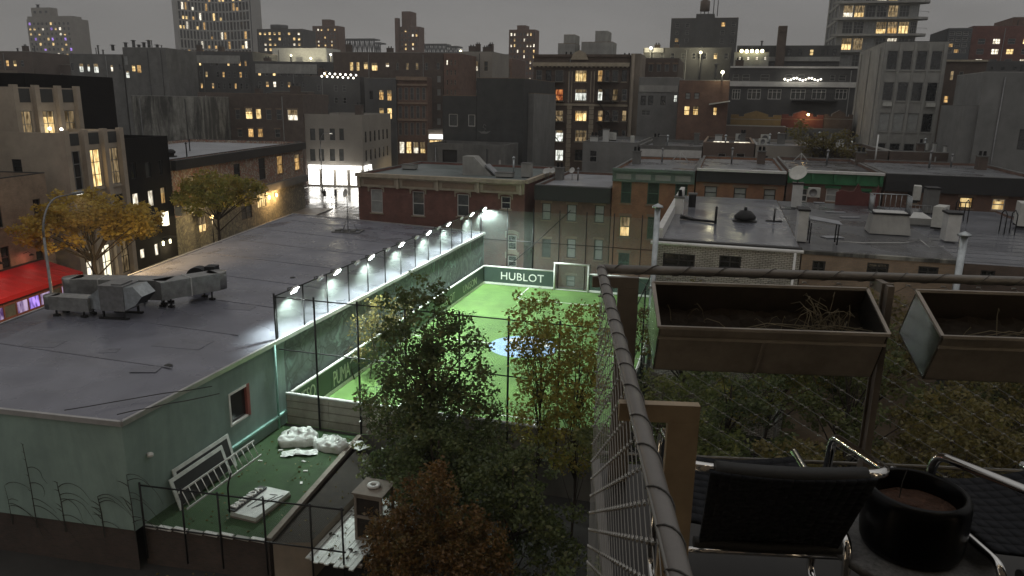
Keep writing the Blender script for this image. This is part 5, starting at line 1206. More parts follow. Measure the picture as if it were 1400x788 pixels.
for (x0, x1) in ((1001,1012),(1022,1040),(1050,1068),(1081,1101),(1110,1129),(1142,1158)): s.wp('F', x0, 122, x1, 136, 'glass_mid', 'three', 'frame_white')
for (x0, x1) in ((1002,1010),(1015,1025),(1040,1052),(1074,1084),(1091,1100),(1135,1142),(1147,1157)): s.wp('F', x0, 99, x1, 111, 'glass_mid', 'dh', 'frame_grey')
u0_, z_ = s.px('F', 1082, 138); b = MB(); b.box(0,-1.1,-.05,6.2,-.003,.05,'black_steel'); [b.box(k*.3,-1.1,.05,k*.3+.03,-1.07,1.0,'black_steel') for k in range(21)]; b.box(0,-1.1,1.0,6.2,-1.06,1.05,'black_steel'); s.part('balcony', b, 'F', u0_, z_)
s.done()
b = MB()
for k in range(13):
    p = atY(1073+k*4.1, 108.5+1.6*math.sin(k*1.3), 119.2); c = MB(); c.lathe([(0,.15),(.12,.09),(.15,0),(.12,-.09),(0,-.15)], p, 8, 'bulb_white'); tag(c.build('string_bulb'), 'white bulb of the string lights on the white banded terrace', 'bulb', 'string lights on the white banded terrace')
# stepped gable row
for x0, x1, mt_, lab in ((999,1068,'yellow_wall','ochre'),(1068.6,1126,'maroon','dark red'),(1126.6,1166,'brick_dark','dark brick')):
    s = B('gabled_row_house', f'{lab} row house front with curved stepped gable', x0, x1, 163, 104, 9, mt_, 'roof_dark', par=.3); w_ = s.w
    prof = [(0,0),(0,.55),(w_*.16,.55),(w_*.16,.3),(w_*.26,.3),(w_*.26,.6),(w_*.5,1.05),(w_*.74,.6),(w_*.74,.3),(w_*.84,.3),(w_*.84,.55),(w_,.55),(w_,0)]
    b = MB()
    F_ = [(x,0,z) for x,z in prof]; K_ = [(x,.2,z) for x,z in prof]
    for i in range(len(prof)-1): b.face([F_[i+1],F_[i],K_[i],K_[i+1]],'cornice_white' if i not in (0,len(prof)-2) else mt_)
    for i in range(1, len(prof)-2):
        x0_, x1_ = prof[i][0], prof[i+1][0]
        if x1_-x0_ > .01: b.face([(x0_,0,0),(x1_,0,0),(x1_,0,prof[i+1][1]),(x0_,0,prof[i][1])],mt_); b.face([(x1_,.2,0),(x0_,.2,0),(x0_,.2,prof[i][1]),(x1_,.2,prof[i+1][1])],mt_)
    s.part('gable', b, 'F', 0, s.h+.065); s.done()
p = atY(1105,157,103.3); o = thing('gable_lamp', 'warm lamp glowing on the dark red gable', 'lamp', p); b = MB(); b.lathe([(0,.16),(.13,.1),(.16,0),(.13,-.1),(0,-.16)], (0,0,0), 8, 'bulb_warm'); b.build('bulb', o); b = MB(); b.tube([(0,0,0),(0,.7,.1)], .03, 5, 'black_steel'); b.build('bracket', o); lamp((0,-.4,0), 60, (1,.65,.25), o)
s = B('brown_parapet_house', 'low brown house with a plain parapet before the stepped gables', 950, 1075, 171, 100.5, 3, 'far_brown', 'roof_dark', par=.3); s.done()
s = B('grey_parapet_house', 'low grey house with white bulkheads before the dark red gable', 1076, 1160, 176, 100.5, 3, 'concrete_dark', 'roof_light', par=.3); s.done()
# concrete loft
LOFT = s = B('concrete_loft', 'bare concrete loft building with four columns of dark windows', 1211, 1298, 57.5, 92, 17, 'concrete', 'roof_mid', par=.6, coping='frame_dark')
for j in range(5):
    for k in range(4):
        u = s.w*(.055+.2325*k); z = s.h-.9-3.25*j-2.0; lab_ = 'glass_blind' if j == 2 and k in (0,1,2) else 'glass'
        o = s.win('F', u, z, u+s.w*.175, z+2.0, lab_, 'single', 'frame_grey', sill='concrete')
        if j == 1 and k in (0,3) and o: b = MB(); b.box(-.45,-.3,0,.45,-.002,.42,'ac_white'); s.part('air_conditioner', b, 'F', u+.6, z-.55)
for k in range(5): b = MB(); b.box(-.12,-.10,0,.12,-.002,s.h-.2,'concrete'); s.part('pilaster', b, 'F', min(max(s.w*(.0265+.2325*k),.12),s.w-.12), 0)
for k in range(3): b = MB(); b.box(-.14,-.12,0,.14,-.002,s.h-.4,'concrete'); s.part('pilaster', b, 'L', s.d*(.12+.38*k), 0)
s.done()
# right edge
s = B('grey_rendered_block', 'plain grey rendered block at the right of the skyline', 1347, 1480, 99, 80, 9, 'grey_wall', par=.2); s.wp('F', 1392, 177, 1412, 205, 'glass', 'dh', 'frame_dark'); s.done()
s = B('grey_rendered_annex', 'lower grey rendered annex beside the plain block', 1318, 1354, 145, 80.4, 8, 'grey_wall', par=.2); s.done()
s = B('brick_walkup', 'dark brick walk-up house between loft and grey block', 1284, 1350, 85, 104, 13, 'brick_dark')
for (x0,y0,x1,y1,p_) in ((1290,131,1297,141,'lit_amber'),(1306,130,1313,141,'glass'),(1299,97,1304,110,'lit_dim'),(1311,98,1317,110,'glass_mid'),(1288,156,1292,164,'lit_white'),(1308,158,1318,167,'glass_mid'),(1330,100,1336,112,'glass'),(1330,130,1336,142,'glass')): s.wp('F', x0,y0,x1,y1,p_,'dh','frame_grey')
s.bandpx('F', 1310, 82, 84.5, .25, 'cornice_cream', 'cornice'); s.done()
s = B('red_apartments', 'far red brick apartment block with warm lit windows', 1331, 1450, 36, 175, 18, 'brick_red', yaw=0, par=.6)
s.grid('F', 1333, 50, 1450, 92, 6, 3, .5, .55, .5, fr='frame_grey'); s.done()
s = B('red_apartments_tower', 'stepped upper part of the far red apartment block', 1386, 1450, 24, 182, 12, 'brick_brown', par=.4); s.done()
s = B('glass_pavilion', 'small glazed rooftop building left of the red apartments', 1297, 1330, 39, 168, 14, 'steel_far'); s.grid('F', 1298, 42, 1330, 74, 4, 4, .8, .7, .12, fr='far_white'); s.done()
s = B('dark_terrace', 'long black terrace roof below the red apartments', 1320, 1460, 84, 120, 14, 'far_dark'); s.grid('F', 1332, 90, 1460, 98, 8, 1, .3, .6, .5, ('lit_white','lit_warm')); s.done()
# condominium with rounded balconies
s = B('glass_condominium', 'glazed condominium with protruding curved balconies and lit rooms', 1152, 1262, -22, 165, 20, 'concrete', par=.4)
for j in range(9):
    ya = -15+22.4*j
    for k in range(7):
        xa = 1154+15.4*k-1.2*j; pn = {(0,3):'lit_white',(0,4):'lit_warm',(1,0):'lit_white',(1,1):'lit_warm',(2,3):'lit_warm',(2,4):'lit_amber',(2,5):'lit_warm',(3,0):'lit_warm',(3,1):'lit_dim',(3,4):'lit_white',(1,4):'lit_dim'}.get((j,k), ('glass_mid','glass','glass_blind')[(j*3+k*5) % 7 % 3])
        s.wp('F', xa, ya, xa+13.6, ya+16.5, pn, 'three', 'frame_grey', far=True)
    zs_ = s.px('F', 1210, ya+20)[1]
    if zs_ < 1: break
    pts = [(-1.0,.0),(-1.2,-.6),(0,-1.1),(s.w*.5,-1.4),(s.w,-1.1),(s.w+1.6,-.5),(s.w+1.9,1.5),(s.w,3)]
    b = MB(); b.prism(pts, 0, .42, 'concrete', 'concrete_dark'); s.part('balcony_slab', b, 'F', 0, zs_)
    b = MB(); q_ = pts[2:7]
    for a_, c_ in zip(q_[:-1], q_[1:]): b.bar((a_[0],a_[1]+.05,.95),(c_[0],c_[1]+.05,.95),.05,.05,'frame_grey')
    s.part('balcony_rail', b, 'F', 0, zs_+.42)
    zb = zs_+.6
    for u_ in (2,8,14): s.win('L', u_, zb, u_+5, zb+2.5, 'glass_mid', 'three', 'frame_grey', far=True)
s.done()
s = B('chimney_stack', 'tall dark square chimney left of the condominium', 1065, 1077, 36, 150, 2, 'brick_dark', par=.1); s.band('F', s.h-.9, s.h-.2, .25, 'brick_dark', 'collar'); s.done()
s = B('low_dark_block', 'low dark block with pale terrace under the tall chimney', 1008, 1150, 63, 152, 16, 'far_dark'); s.grid('F', 1012, 66, 1148, 78, 9, 1, .35, .7, .15); s.bandpx('F', 1080, 78, 84, .3, 'concrete', 'pale_band'); s.done()
s = B('lamp_terrace', 'pale terrace block with a row of bright lamps', 1004, 1052, 72, 140, 10, 'concrete', 'roof_light'); s.grid('F', 1006, 76, 1052, 84, 4, 1, .3, .6, 1.0, ('lit_white',)); s.done()
for k in range(5):
    p = atY(1014+k*7, 70+.4*(k % 2), 139.4); b = MB(); b.lathe([(0,.3),(.24,.18),(.3,0),(.24,-.18),(0,-.3)], p, 8, 'bulb_yellow'); tag(b.build('terrace_bulb'), 'yellow bulb in a row above the pale terrace block', 'bulb', 'row of terrace bulbs'); 
s = B('dark_tank_building', 'dark slab with a rooftop water tank', 918, 1010, 25.5, 205, 22, 'far_dark', par=.8)
s.grid('F', 920, 30, 945, 60, 2, 3, .4, .55, .08, fr='frame_grey'); s.grid('F', 982, 28, 1008, 62, 2, 3, .4, .55, .1, fr='frame_grey')
s.wp('F', 984, 47, 992, 56, 'lit_warm', 'dh', 'frame_dark'); s.wp('F', 1003, 46, 1009, 56, 'lit_warm', 'dh', 'frame_dark'); s.done(); TB_ = s
q = B('roof_bulkhead', 'square dark bulkhead under the water tank', 952, 977, 19.5, 204.8, 12, 'far_dark', z0=SZ, par=.2); q.done()
p = atY(963,18,207); wt = thing('water_tank', 'round rooftop water tank on legs', 'water tank', (p.x,208,q.z1)); b = MB(); b.lathe([(0,1.0),(1.2,1.0),(1.2,3.4),(0,4.1)], (0,0,0), 16, 'far_brown'); b.build('tank', wt)
for a in range(4): b = MB(); b.tube([(.9*math.cos(a*1.57),.9*math.sin(a*1.57),-.4),(.9*math.cos(a*1.57),.9*math.sin(a*1.57),1.0)], .1, 5, 'far_dark'); b.build('leg', wt)
b = MB(); b.tube([(2.2,0,-.3),(2.2,0,4.2)], .12, 6, 'far_dark'); b.tube([(3.2,0,-.3),(3.2,0,4.2)], .12, 6, 'far_dark'); b.box(2.1,-.1,4.1,3.3,.1,4.3,'far_dark'); b.build('frame', wt)
s = B('dim_roofscape_block', 'dim block with bright roof lamps before the dark slab', 880, 1000, 66, 160, 18, 'far_dark'); s.grid('F', 884, 70, 1000, 84, 8, 1, .35, .6, .1, fr='frame_grey'); s.bandpx('F', 890, 66, 72, .2, 'concrete', 'pale_band', u0=.2, u1=4); s.done()
for (x, y, Y, c) in ((958,72,158,'bulb_yellow'),(890,66,159,'bulb_white'),(630,70,200,'bulb_yellow'),(678,76,190,'bulb_yellow'),(398,76,190,'bulb_yellow'),(425,80,190,'bulb_yellow'),(452,75,185,'bulb_white')):
    p = atY(x,y,Y); o = thing('roof_lamp', 'small glaring lamp on a distant rooftop', 'lamp', p+Vector((0,0,-7)), 0, 'glaring lamps on distant rooftops'); b = MB(); b.lathe([(0,.3),(.24,.18),(.3,0),(.24,-.18),(0,-.3)], (0,0,7), 8, c); b.build('bulb', o); b = MB(); b.tube([(0,0,0),(0,0,6.8)], .12, 6, 'far_dark'); b.build('pole', o); lamp((0,-1.2,7.3), 500, (1,.9,.6), o)

# ------------------------------------------------------------------ left and centre middle distance
s = B('streaked_concrete_block', 'grey concrete block with dark water streaks', 179, 270, 131, 108, 12, 'concrete_stain', 'roof_light', yaw=10, par=.4); s.done()
s = B('pale_lit_house', 'pale house with a row of bright narrow windows', 94, 166, 74, 150, 15, 'concrete_dark', 'roof_mid', yaw=10)
for (x0,y0,x1,y1,p_) in ((96,86,101,97,'glass'),(108,87,114,99,'lit_cool'),(119,88,123,98,'lit_cool'),(128,87,134.5,100,'lit_cool'),(151,89,154.5,98,'lit_white'),(162,88,165.5,96,'glass')): s.wp('F',x0,y0,x1,y1,p_,'single','frame_grey')
s.done()
s = B('pale_lit_house', 'taller grey house with rooftop tanks and a lit stair', 167, 226, 65, 151, 14, 'concrete_dark', 'roof_mid', yaw=10)
for (x0,y0,x1,y1,p_) in ((169.5,77,174.5,89,'glass_blind'),(172,97,177,107,'lit_cool'),(180,89,185,98,'lit_warm'),(187,89,193,100,'lit_amber')): s.wp('F',x0,y0,x1,y1,p_,'dh','frame_grey')
s.done()
for k, x in enumerate((154,172,183,190,197,204,215)):
    p = atY(x, 64, 153); vent_pipe((p.x,153+p.x*0,s.z1-.6), 1.2+.5*(k % 3), .35, 'stubby dark flue on the taller grey house', 'far_dark', True, 'flues on the taller grey house')
s = B('arched_brick_house', 'dark brick house with round-headed lit windows behind the mural building', 270, 413, 127, 120, 14, 'brick_dark', yaw=10)
for (x0,y0,x1,y1,p_) in ((322,150,328,163,'glass_mid'),(335.5,148,345,163,'lit_warm'),(349.5,149,357,163,'lit_warm'),(364,150,371,164,'glass_mid'),(378,150,385,164,'glass_mid'),(393,150,407,165,'lit_white'),(325,177,331,187,'glass_mid'),(339,176,346.5,188,'lit_amber'),(352,176,359.5,188,'lit_amber'),(300,152,307,164,'glass'),(376,177,383,188,'glass')): s.wp('F',x0,y0,x1,y1,p_,'dh','frame_grey',lintel='lintel_stone')
s.done()
for x in (272.5,286): p = atP(x,144.5,s.o-s.ay*.4,s.ay); b = MB(); b.lathe([(0,.25),(.2,.15),(.25,0),(.2,-.15),(0,-.25)], p, 8, 'bulb_warm'); tag(b.build('wall_lantern'), 'amber lamp on the arched brick house wall', 'lantern', 'amber lamps on the arched brick house'); lamp(p-s.ay*.5, 60, (1,.6,.25))
rows = [('broad dim block with grey upper storey', 258, 345, 70, 172, 'far_dark', 10, 3), ('broad dim block with boarded windows', 346, 455, 84, 165, 'far_dark', 10, 3), ('dim block with a grey attic', 226, 262, 79, 185, 'concrete_dark', 4, 1), ('low dim block left of the pale house', 40, 96, 88, 160, 'far_brown', 5, 2), ('brown gabled block beyond the stone building', -20, 42, 70, 150, 'far_brown', 5, 2), ('dark block beneath the string lights', 415, 492, 104, 150, 'far_dark', 6, 2), ('dark low block left of the corner shop', 372, 420, 125, 145, 'brick_dark', 4, 2)]
for lab, x0, x1, y, Y, wl, c, r_ in rows:
    s = B('dim_block', lab, x0, x1, y, Y, 16, wl, 'roof_mid', yaw=10 if x0 < 600 else 0); s.grid('F', x0+3, y+8, x1-3, y+14+14*r_, c, r_, .42, .5, .28, fr='frame_grey', skip=.15)
    if 'boarded' in lab or 'upper' in lab: s.bandpx('F', (x0+x1)/2, y+6 if 'upper' in lab else y+4, y+17, .15, 'concrete', 'boarded_band', u0=.5, u1=s.w*.8)
    s.done()
for k in range(14):
    x = 440+k*3.6; p = atY(x, 104.5-(4 if k % 4 else 8)*(k % 2)+.2*k, 147); b = MB(); b.lathe([(0,.22),(.17,.13),(.22,0),(.17,-.13),(0,-.22)], p, 8, 'bulb_white'); tag(b.build('string_bulb'), 'white bulb strung over the dark roof behind the corner shop', 'bulb', 'string lights behind the corner shop')
s = B('white_terrace', 'pale lamplit roof terrace beyond the dark rooftops', 372, 446, 66, 194, 8, 'off_white', 'roof_light', par=.8); s.done()
s = B('broad_loft', 'broad brown loft building with five yellow windows', 455, 606, 71.5, 158, 22, 'brick_dark', yaw=6)
for (x0,y0,x1,y1,p_) in ((478,85,483,97,'lit_warm'),(487,85,491.5,97,'lit_warm'),(497,85,503,95,'lit_warm'),(508,86,516,97,'lit_warm'),(527,86,532,92,'lit_white'),(555,86,559,96,'lit_dim'),(568,86,572,96,'lit_dim'),(542,86,545,96,'glass_mid'),(597,86,601,95,'glass_mid'),(581,86,585,96,'glass_mid')): s.wp('F',x0,y0,x1,y1,p_,'cas' if x0 == 508 else 'dh','frame_grey')
for y in (104,122,142,162): s.wp('F',597.5,y,602.5,y+9,'glass_blind','dh','frame_grey')
s.done()
s = B('dark_mid_house', 'dark house with four amber windows beside the brick loft', 498, 541, 107, 150, 4, 'far_dark', yaw=10)
for (x0,y0,x1,y1,p_) in ((518,123,524.5,137,'lit_amber'),(529,123,535.5,138,'lit_amber'),(518.5,147.5,525,163,'lit_warm'),(529.5,148,536,163,'lit_warm'),(505,124,510,136,'glass')): s.wp('F',x0,y0,x1,y1,p_,'dh','frame_dark')
s.done()
s = B('brick_loft', 'five bay brick loft with stone bands and lit ground floor', 542, 584, 105, 152, 5, 'brick_brown', yaw=10)
for j, y in enumerate((120,145,168)):
    for k in range(5): x = 545+k*8; s.wp('F', x, y, x+4.6, y+17, 'glass_mid', 'dh', 'frame_grey')
    s.bandpx('F', 562, y-5, y-2.5, .3, 'lintel_stone', 'belt_course')
s.bandpx('F', 562, 105, 110, .6, 'lintel_stone', 'cornice')
for k in range(4): x = 546+k*9.5; s.wp('F', x, 194, x+7, 210, 'lit_warm' if k % 2 else 'lit_white', 'cas', 'frame_dark')
s.done()
s = B('lit_corner_store', 'corner store with glowing yellow sign below the brown loft', 585, 612, 178, 149, 8, 'stucco_brown', yaw=10); s.bandpx('F', 598, 184, 190, .4, 'lit_sign', 'store_sign', u0=.3, u1=s.w-.3); s.wp('F', 587, 192, 608, 205, 'lit_warm', 'three', 'frame_dark'); s.done()
for lab, x0, x1, y, Y, wl, c, r_ in (('red cornered loft end', 606.5, 627, 73, 160, 'brick_brown', 3, 4), ('plain tan block behind the charcoal block', 628, 673, 71, 172, 'far_tan', 3, 2), ('low dim block left of the ornate apartment house', 673, 700, 80, 200, 'brick_brown', 4, 2)):
    s = B('mid_block', lab, x0, x1, y, Y, 14, wl); s.grid('F', x0+2, y+6, x1-2, y+60, c, r_, .4, .5, .2, fr='cornice_cream'); s.done()
for k, x in enumerate((642,650,660,668)): p = atY(x,70,174); chimney('short chimney on the plain tan block roof', (p.x,176,p.z-1.5), 1.0, 1.0, 2.4+.7*(k % 2), 'brick_dark', 2)['group'] = 'chimneys on the plain tan block'

# ------------------------------------------------------------------ skyline towers
def tower(label, x0, x1, y, Y, d, wl, cols, rows_, y2, lit_=.2, fr='frame_grey', panes=('lit_warm','lit_white','lit_warm'), fw=.5, fh=.55, yaw=0):
    s = B('tower', label, x0, x1, y, Y, d, wl, yaw=yaw, par=.8); s.grid('F', x0+1, y+2.5, x1-1, y2, cols, rows_, fw, fh, lit_, panes, fr=fr); return s
s = tower('stone apartment tower with stepped crown and scattered lights', 36, 104, 27, 420, 10, 'far_tan', 10, 9, 92, .4, panes=('lit_warm','lit_white','lit_warm','lit_violet')); s.done()
s = tower('stepped crown storey of the stone apartment tower', 37, 98, 23, 423, 8, 'far_tan', 8, 1, 30, .1); s.done()
s = tower('square top of the stone apartment tower', 42, 68, 11, 428, 6, 'far_tan', 3, 1, 20, 0); s.done()
p = atY(52,11,432); vent_pipe((p.x,432,p.z-1), 3, .9, 'round tank on the stone apartment tower', 'far_dark')
# curved white tower: curved plan built as facets
ct = None; n = 7; xs = [245+ (342-245)*k/n for k in range(n+1)]
ct = thing('curved_tower', 'white gridded tower with softly curved facade', 'tower', (atY(245,75,380).x, 380, SZ))
for k in range(n):
    Ya, Yb = 380+14*math.sin(math.pi*.8*k/n), 380+14*math.sin(math.pi*.8*(k+1)/n)
    pa_, pb_ = atY(xs[k],40,Ya), atY(xs[k+1],40,Yb); d = Vector((pb_.x-pa_.x,pb_.y-pa_.y,0)); L = d.length; ang = math.atan2(d.y,d.x); H_ = atY(290,-45,380).z-SZ
    f = link('facade_bay', None, ct, Vector((pa_.x,pa_.y,SZ))-ct.location, ang); b = MB(); fl = 3.5; nfl = int(H_/fl)
    b.box(0,.35,0,L,1.2,H_,'glass'); b.box(0,1.2,0,L,8,H_,'far_white'); fl = 5.2; nfl = int(H_/fl)
    for j in range(nfl+1): b.box(0,0,j*fl,L,.349,j*fl+.8,'far_white')
    for q in range(4): b.box(L*q/3-.36,-.05,0,L*q/3+.36,.348,H_,'far_white')
    bpy.data.objects.remove(f); f = b.build('facade_bay', ct, Vector((pa_.x,pa_.y,SZ))-ct.location, ang)
    tr = random.Random(k+20)
    for j in range(nfl-12, nfl):
        for q in range(3):
            if tr.random() < .3: b = MB(); b.box(L*q/3+.42,.33,j*fl+.9,L*(q+1)/3-.42,.345,j*fl+tr.choice((2.6,4.9)),tr.choice(('lit_warm','lit_white','lit_amber'))); b.build('window', f)
s = tower('dark block with lit top floor and round drum', 351, 414, 40, 300, 12, 'far_dark', 9, 4, 72, .5, yaw=4); s.done()
p = atY(382,40,308); b = MB(); b.lathe([(0,0),(3.8,0),(3.8,2.6),(0,2.8)], (0,0,0), 24, 'far_dark'); o = thing('roof_drum', 'round drum on the dark block with lit top floor', 'drum', (p.x,308,p.z-1)); b.build('drum', o)
s = tower('square brick housing tower with central lit stair', 427, 462, 36, 350, 7, 'brick_brown', 7, 6, 70, .38); s.done(); p = atY(440,27,358); q = B('roof_bulkhead', 'bulkhead on the square brick housing tower', 440, 451, 27, 358, 5, 'brick_brown', z0=s.z1-1, par=.1); q.done()
s = tower('brick housing tower with tall chimney slab', 541, 573, 37, 380, 7, 'brick_brown', 6, 5, 70, .32); s.done()
q = B('chimney_slab', 'tall dark slab rising from the brick housing tower', 549, 561, 16, 383, 8, 'brick_brown', z0=s.z1-1.5, par=.1); q.done(); q = B('chimney_stack', 'thin stack beside the tall dark slab', 539.5, 543.5, 25, 378, 3, 'brick_brown', par=.1); q.done()
s = tower('slim brick housing tower with two lit stair columns', 696, 732, 41, 330, 7, 'brick_brown', 8, 9, 112, .34, panes=('lit_warm','lit_white')); s.done(); q = B('roof_bulkhead', 'bulkhead on the slim brick housing tower', 707, 719, 35, 336, 6, 'brick_brown', z0=s.z1-1, par=.1); q.done()
# bridge truss
br = thing('bridge_truss', 'distant steel truss bridge crossing behind the rooftops', 'bridge', (atY(465,60,460).x,460,SZ)); ox = br.location.x
def truss(x0, x1, y0, y1, n):
    a, c = atY(x0,y0,460), atY(x1,y1,460); z0_, z1_ = c.z-SZ, a.z-SZ; L0, L1 = a.x-ox, c.x-ox; b = MB()
    b.box(L0,0,z1_-.9,L1,9,z1_,'steel_far'); b.box(L0,0,z0_,L1,9,z0_+1.2,'steel_far')
    for k in range(n+1): x = L0+(L1-L0)*k/n; b.box(x-.25,0,z0_,x+.25,.5,z1_,'steel_far')
    for k in range(n): x, y = L0+(L1-L0)*k/n, L0+(L1-L0)*(k+1)/n; b.bar((x,.2,z0_ if k % 2 else z1_),(y,.2,z1_ if k % 2 else z0_),.5,.5,'steel_far')
    b.build('truss_span', br)
truss(465,512,53,74,14); truss(512,520,58,74,3); truss(570,610,60,74,14); truss(610,626,63,74,5)
b = MB(); a0 = atY(455,74,460); a1 = atY(700,78,460); b.box(a0.x-ox,0,a0.z-SZ-3,a1.x-ox,10,a0.z-SZ,'steel_far'); b.build('deck', br)
for x in (480,520,575,620): a = atY(x,76,460); b = MB(); b.box(a.x-ox-1,2,-.5,a.x-ox+1,8,a.z-SZ-2,'steel_far'); b.build('pier', br)
# rooftop clutter in the middle distance, standing on the roofs there
cl = random.Random(11)
for s in [q for q in ALLB if 95 < q.o.y < 175 and q.w > 6 and q.d > 5 and q.root.name.split('.')[0] not in ('roof_bulkhead','gabled_row_house','roof_annex')]:
    nm_ = s.root.name.split('.')[0].replace('_',' ')
    for k in range(cl.randint(1, 3)):
        p = s.o+s.ax*cl.uniform(1.2, s.w-1.2)+s.ay*cl.uniform(1.5, min(s.d-1.2, 7)); p = Vector((p.x, p.y, s.z1-s.par))
        if cl.random() < .5: vent_pipe(p, cl.uniform(1.2, 2.6), cl.uniform(.09,.2), 'thin dark stack on a roof in the middle distance', 'far_dark', True, 'thin stacks on the distant roofs')
        else: chimney('blocky dark chimney on a roof in the middle distance', p, cl.uniform(.9,1.6), 1.2, cl.uniform(1.3,2.4), 'brick_dark', 2)['group'] = 'blocky chimneys on the distant roofs'
# ------------------------------------------------------------------ trees and plants
def leaves_mesh(name, cl, n, size, spread, seed, mt, flat=.35):
    """n folded leaf blades scattered round the clump centres cl (k,4: x,y,z,r)"""
    g = np.random.RandomState(seed); cl = np.asarray(cl, float); w = cl[:,3]**2; idx = g.choice(len(cl), n, p=w/w.sum())
    d = g.normal(size=(n,3)); d /= np.linalg.norm(d,axis=1)[:,None]; rad = g.rand(n)**.55
    c = cl[idx,:3] + d*rad[:,None]*cl[idx,3:4]*spread*np.array([1,1,.8])
    ax = g.normal(size=(n,3)); ax[:,2] *= .6; ax[:,2] -= .25; ax /= np.linalg.norm(ax,axis=1)[:,None]
    nr = g.normal(size=(n,3)); nr[:,2] += .8; sd = np.cross(ax,nr); sd /= np.linalg.norm(sd,axis=1)[:,None]+1e-9
    up = np.cross(sd,ax); s = size*(.6+.8*g.rand(n))[:,None]
    v = np.empty((n,4,3), np.float32); v[:,0] = c-ax*s*.5; v[:,1] = c+sd*s*.32+up*s*.12; v[:,2] = c+ax*s*.5; v[:,3] = c-sd*s*.32+up*s*.12
    me = bpy.data.meshes.new(name); me.vertices.add(n*4); me.vertices.foreach_set('co', v.ravel())
    me.loops.add(n*4); me.loops.foreach_set('vertex_index', np.arange(n*4, dtype=np.int32)); me.polygons.add(n)
    me.polygons.foreach_set('loop_start', np.arange(0,n*4,4,dtype=np.int32)); me.polygons.foreach_set('loop_total', np.full(n,4,np.int32))
    a = me.attributes.new('tone','FLOAT','POINT'); cm = g.rand(len(cl)); tn = np.clip(cm[idx]*.6+g.rand(n)*.4,0,1); a.data.foreach_set('value', np.repeat(tn,4).astype(np.float32))
    me.materials.append(M[mt]); me.update(calc_edges=True); return me
def tree(name, label, base, h, ells, n, size, mt, seed, tr=.16, group=None, clumps=60, cr=.55, stems=1, twigs=18, cat='tree'):
    """ells: crown volumes (dx,dy,z,rx,ry,rz) relative to base"""
    g = random.Random(seed); o = thing(name, label, cat, base, 0, group); cl = []
    tot = sum(e[3]*e[4]*e[5] for e in ells)
    for e in ells:
        for k in range(max(4, int(clumps*e[3]*e[4]*e[5]/tot))):
            while True:
                p = (g.uniform(-1,1), g.uniform(-1,1), g.uniform(-1,1)); r = p[0]**2+p[1]**2+p[2]**2
                if .15 < r < 1: break
            cl.append((e[0]+p[0]*e[3], e[1]+p[1]*e[4], e[2]+p[2]*e[5], cr*g.uniform(.6,1.3)))
    b = MB()
    for s_ in range(stems):
        ax, ay = (g.uniform(-.5,.5)*(stems > 1), g.uniform(-.5,.5)*(stems > 1)); pts = [Vector((ax,ay,-.1))]
        for k in range(1,7): pts.append(Vector((ax*(1+k*.35)+g.uniform(-.08,.08)*h*.1, ay*(1+k*.35)+g.uniform(-.08,.08)*h*.1, h*.8*k/6)))
        b.tube(pts, [tr*(1-.75*k/6) for k in range(7)], 7, 'bark')
        for k in range(twigs//stems):
            c = Vector(g.choice(cl)[:3]); i = max(1, min(6, int(c.z/h*6*.72+g.random()))); st_ = pts[i]; mid = st_.lerp(c,.5)+Vector((g.uniform(-.2,.2),g.uniform(-.2,.2),.15*h*.1)); b.tube([st_,mid,c], [tr*.38,tr*.2,tr*.05], 5, 'bark')
    b.build('trunk', o)
    link('crown', leaves_mesh('crown', cl, n, size, 1.0, seed, mt), o); return o
G = SZ-.05
# the trees between us and the pitch
tree('garden_tree', 'tall dark green tree standing before the near end of the pitch', (-9.6,23.9,G), 9.7, [(-.7,.2,8.1,1.35,1.4,2.0),(.7,.2,6.9,1.5,1.5,1.7),(-1.3,0,5.2,1.7,1.6,1.5),(.8,0,4.7,2.1,1.7,1.6),(-.3,-.3,2.8,2.8,1.7,1.5)], 20000, .15, 'leaf_dark', 3, .15, clumps=700, cr=.38, twigs=34)
tree('garden_tree', 'slender yellowing tree in front of the blue centre circle', (-5.9,25.2,G), 9.3, [(-.35,0,8.3,1.05,1.0,1.2),(.0,0,6.8,1.25,1.1,1.3),(-.2,0,4.6,1.0,1.0,1.2)], 3900, .14, 'leaf_yellow', 5, .06, clumps=420, cr=.28, twigs=40)
tree('garden_tree', 'yellow-green tree close to the railing corner, right of the circle', (-4.4,24.6,G), 9.4, [(.2,0,8.2,1.0,1.0,1.4),(-.1,0,6.2,1.2,1.1,1.5),(-.2,0,4.0,1.1,1.0,1.3)], 4300, .14, 'leaf_yellow', 6, .06, clumps=420, cr=.28, twigs=40)
tree('garden_tree', 'thin bare-twigged sapling by the plank deck', (-12.3,25.6,-.1), 5.2, [(.1,0,4.2,.9,.8,.9),(-.1,0,2.9,.8,.8,.9)], 520, .13, 'leaf_dark', 7, .05, clumps=30, cr=.4, twigs=20)
tree('garden_tree', 'leafy dark shrub tree under the tall dark tree', (-8.6,21.8,G), 6.0, [(-.2,0,4.2,1.7,1.4,1.2),(1.6,.2,4.0,1.5,1.3,1.3),(.7,0,2.4,2.3,1.5,1.3)], 9000, .14, 'leaf_dark', 8, .12, clumps=170, cr=.4, twigs=18)
tree('garden_tree', 'dark evergreen shrub tree below the railing', (-5.6,20.6,G), 6.2, [(.2,0,4.3,1.6,1.4,1.4),(.6,0,2.6,1.8,1.5,1.4),(-1,.6,3.6,1.2,1.2,1.4)], 9000, .13, 'leaf_dark', 9, .1, clumps=170, cr=.38, twigs=16)
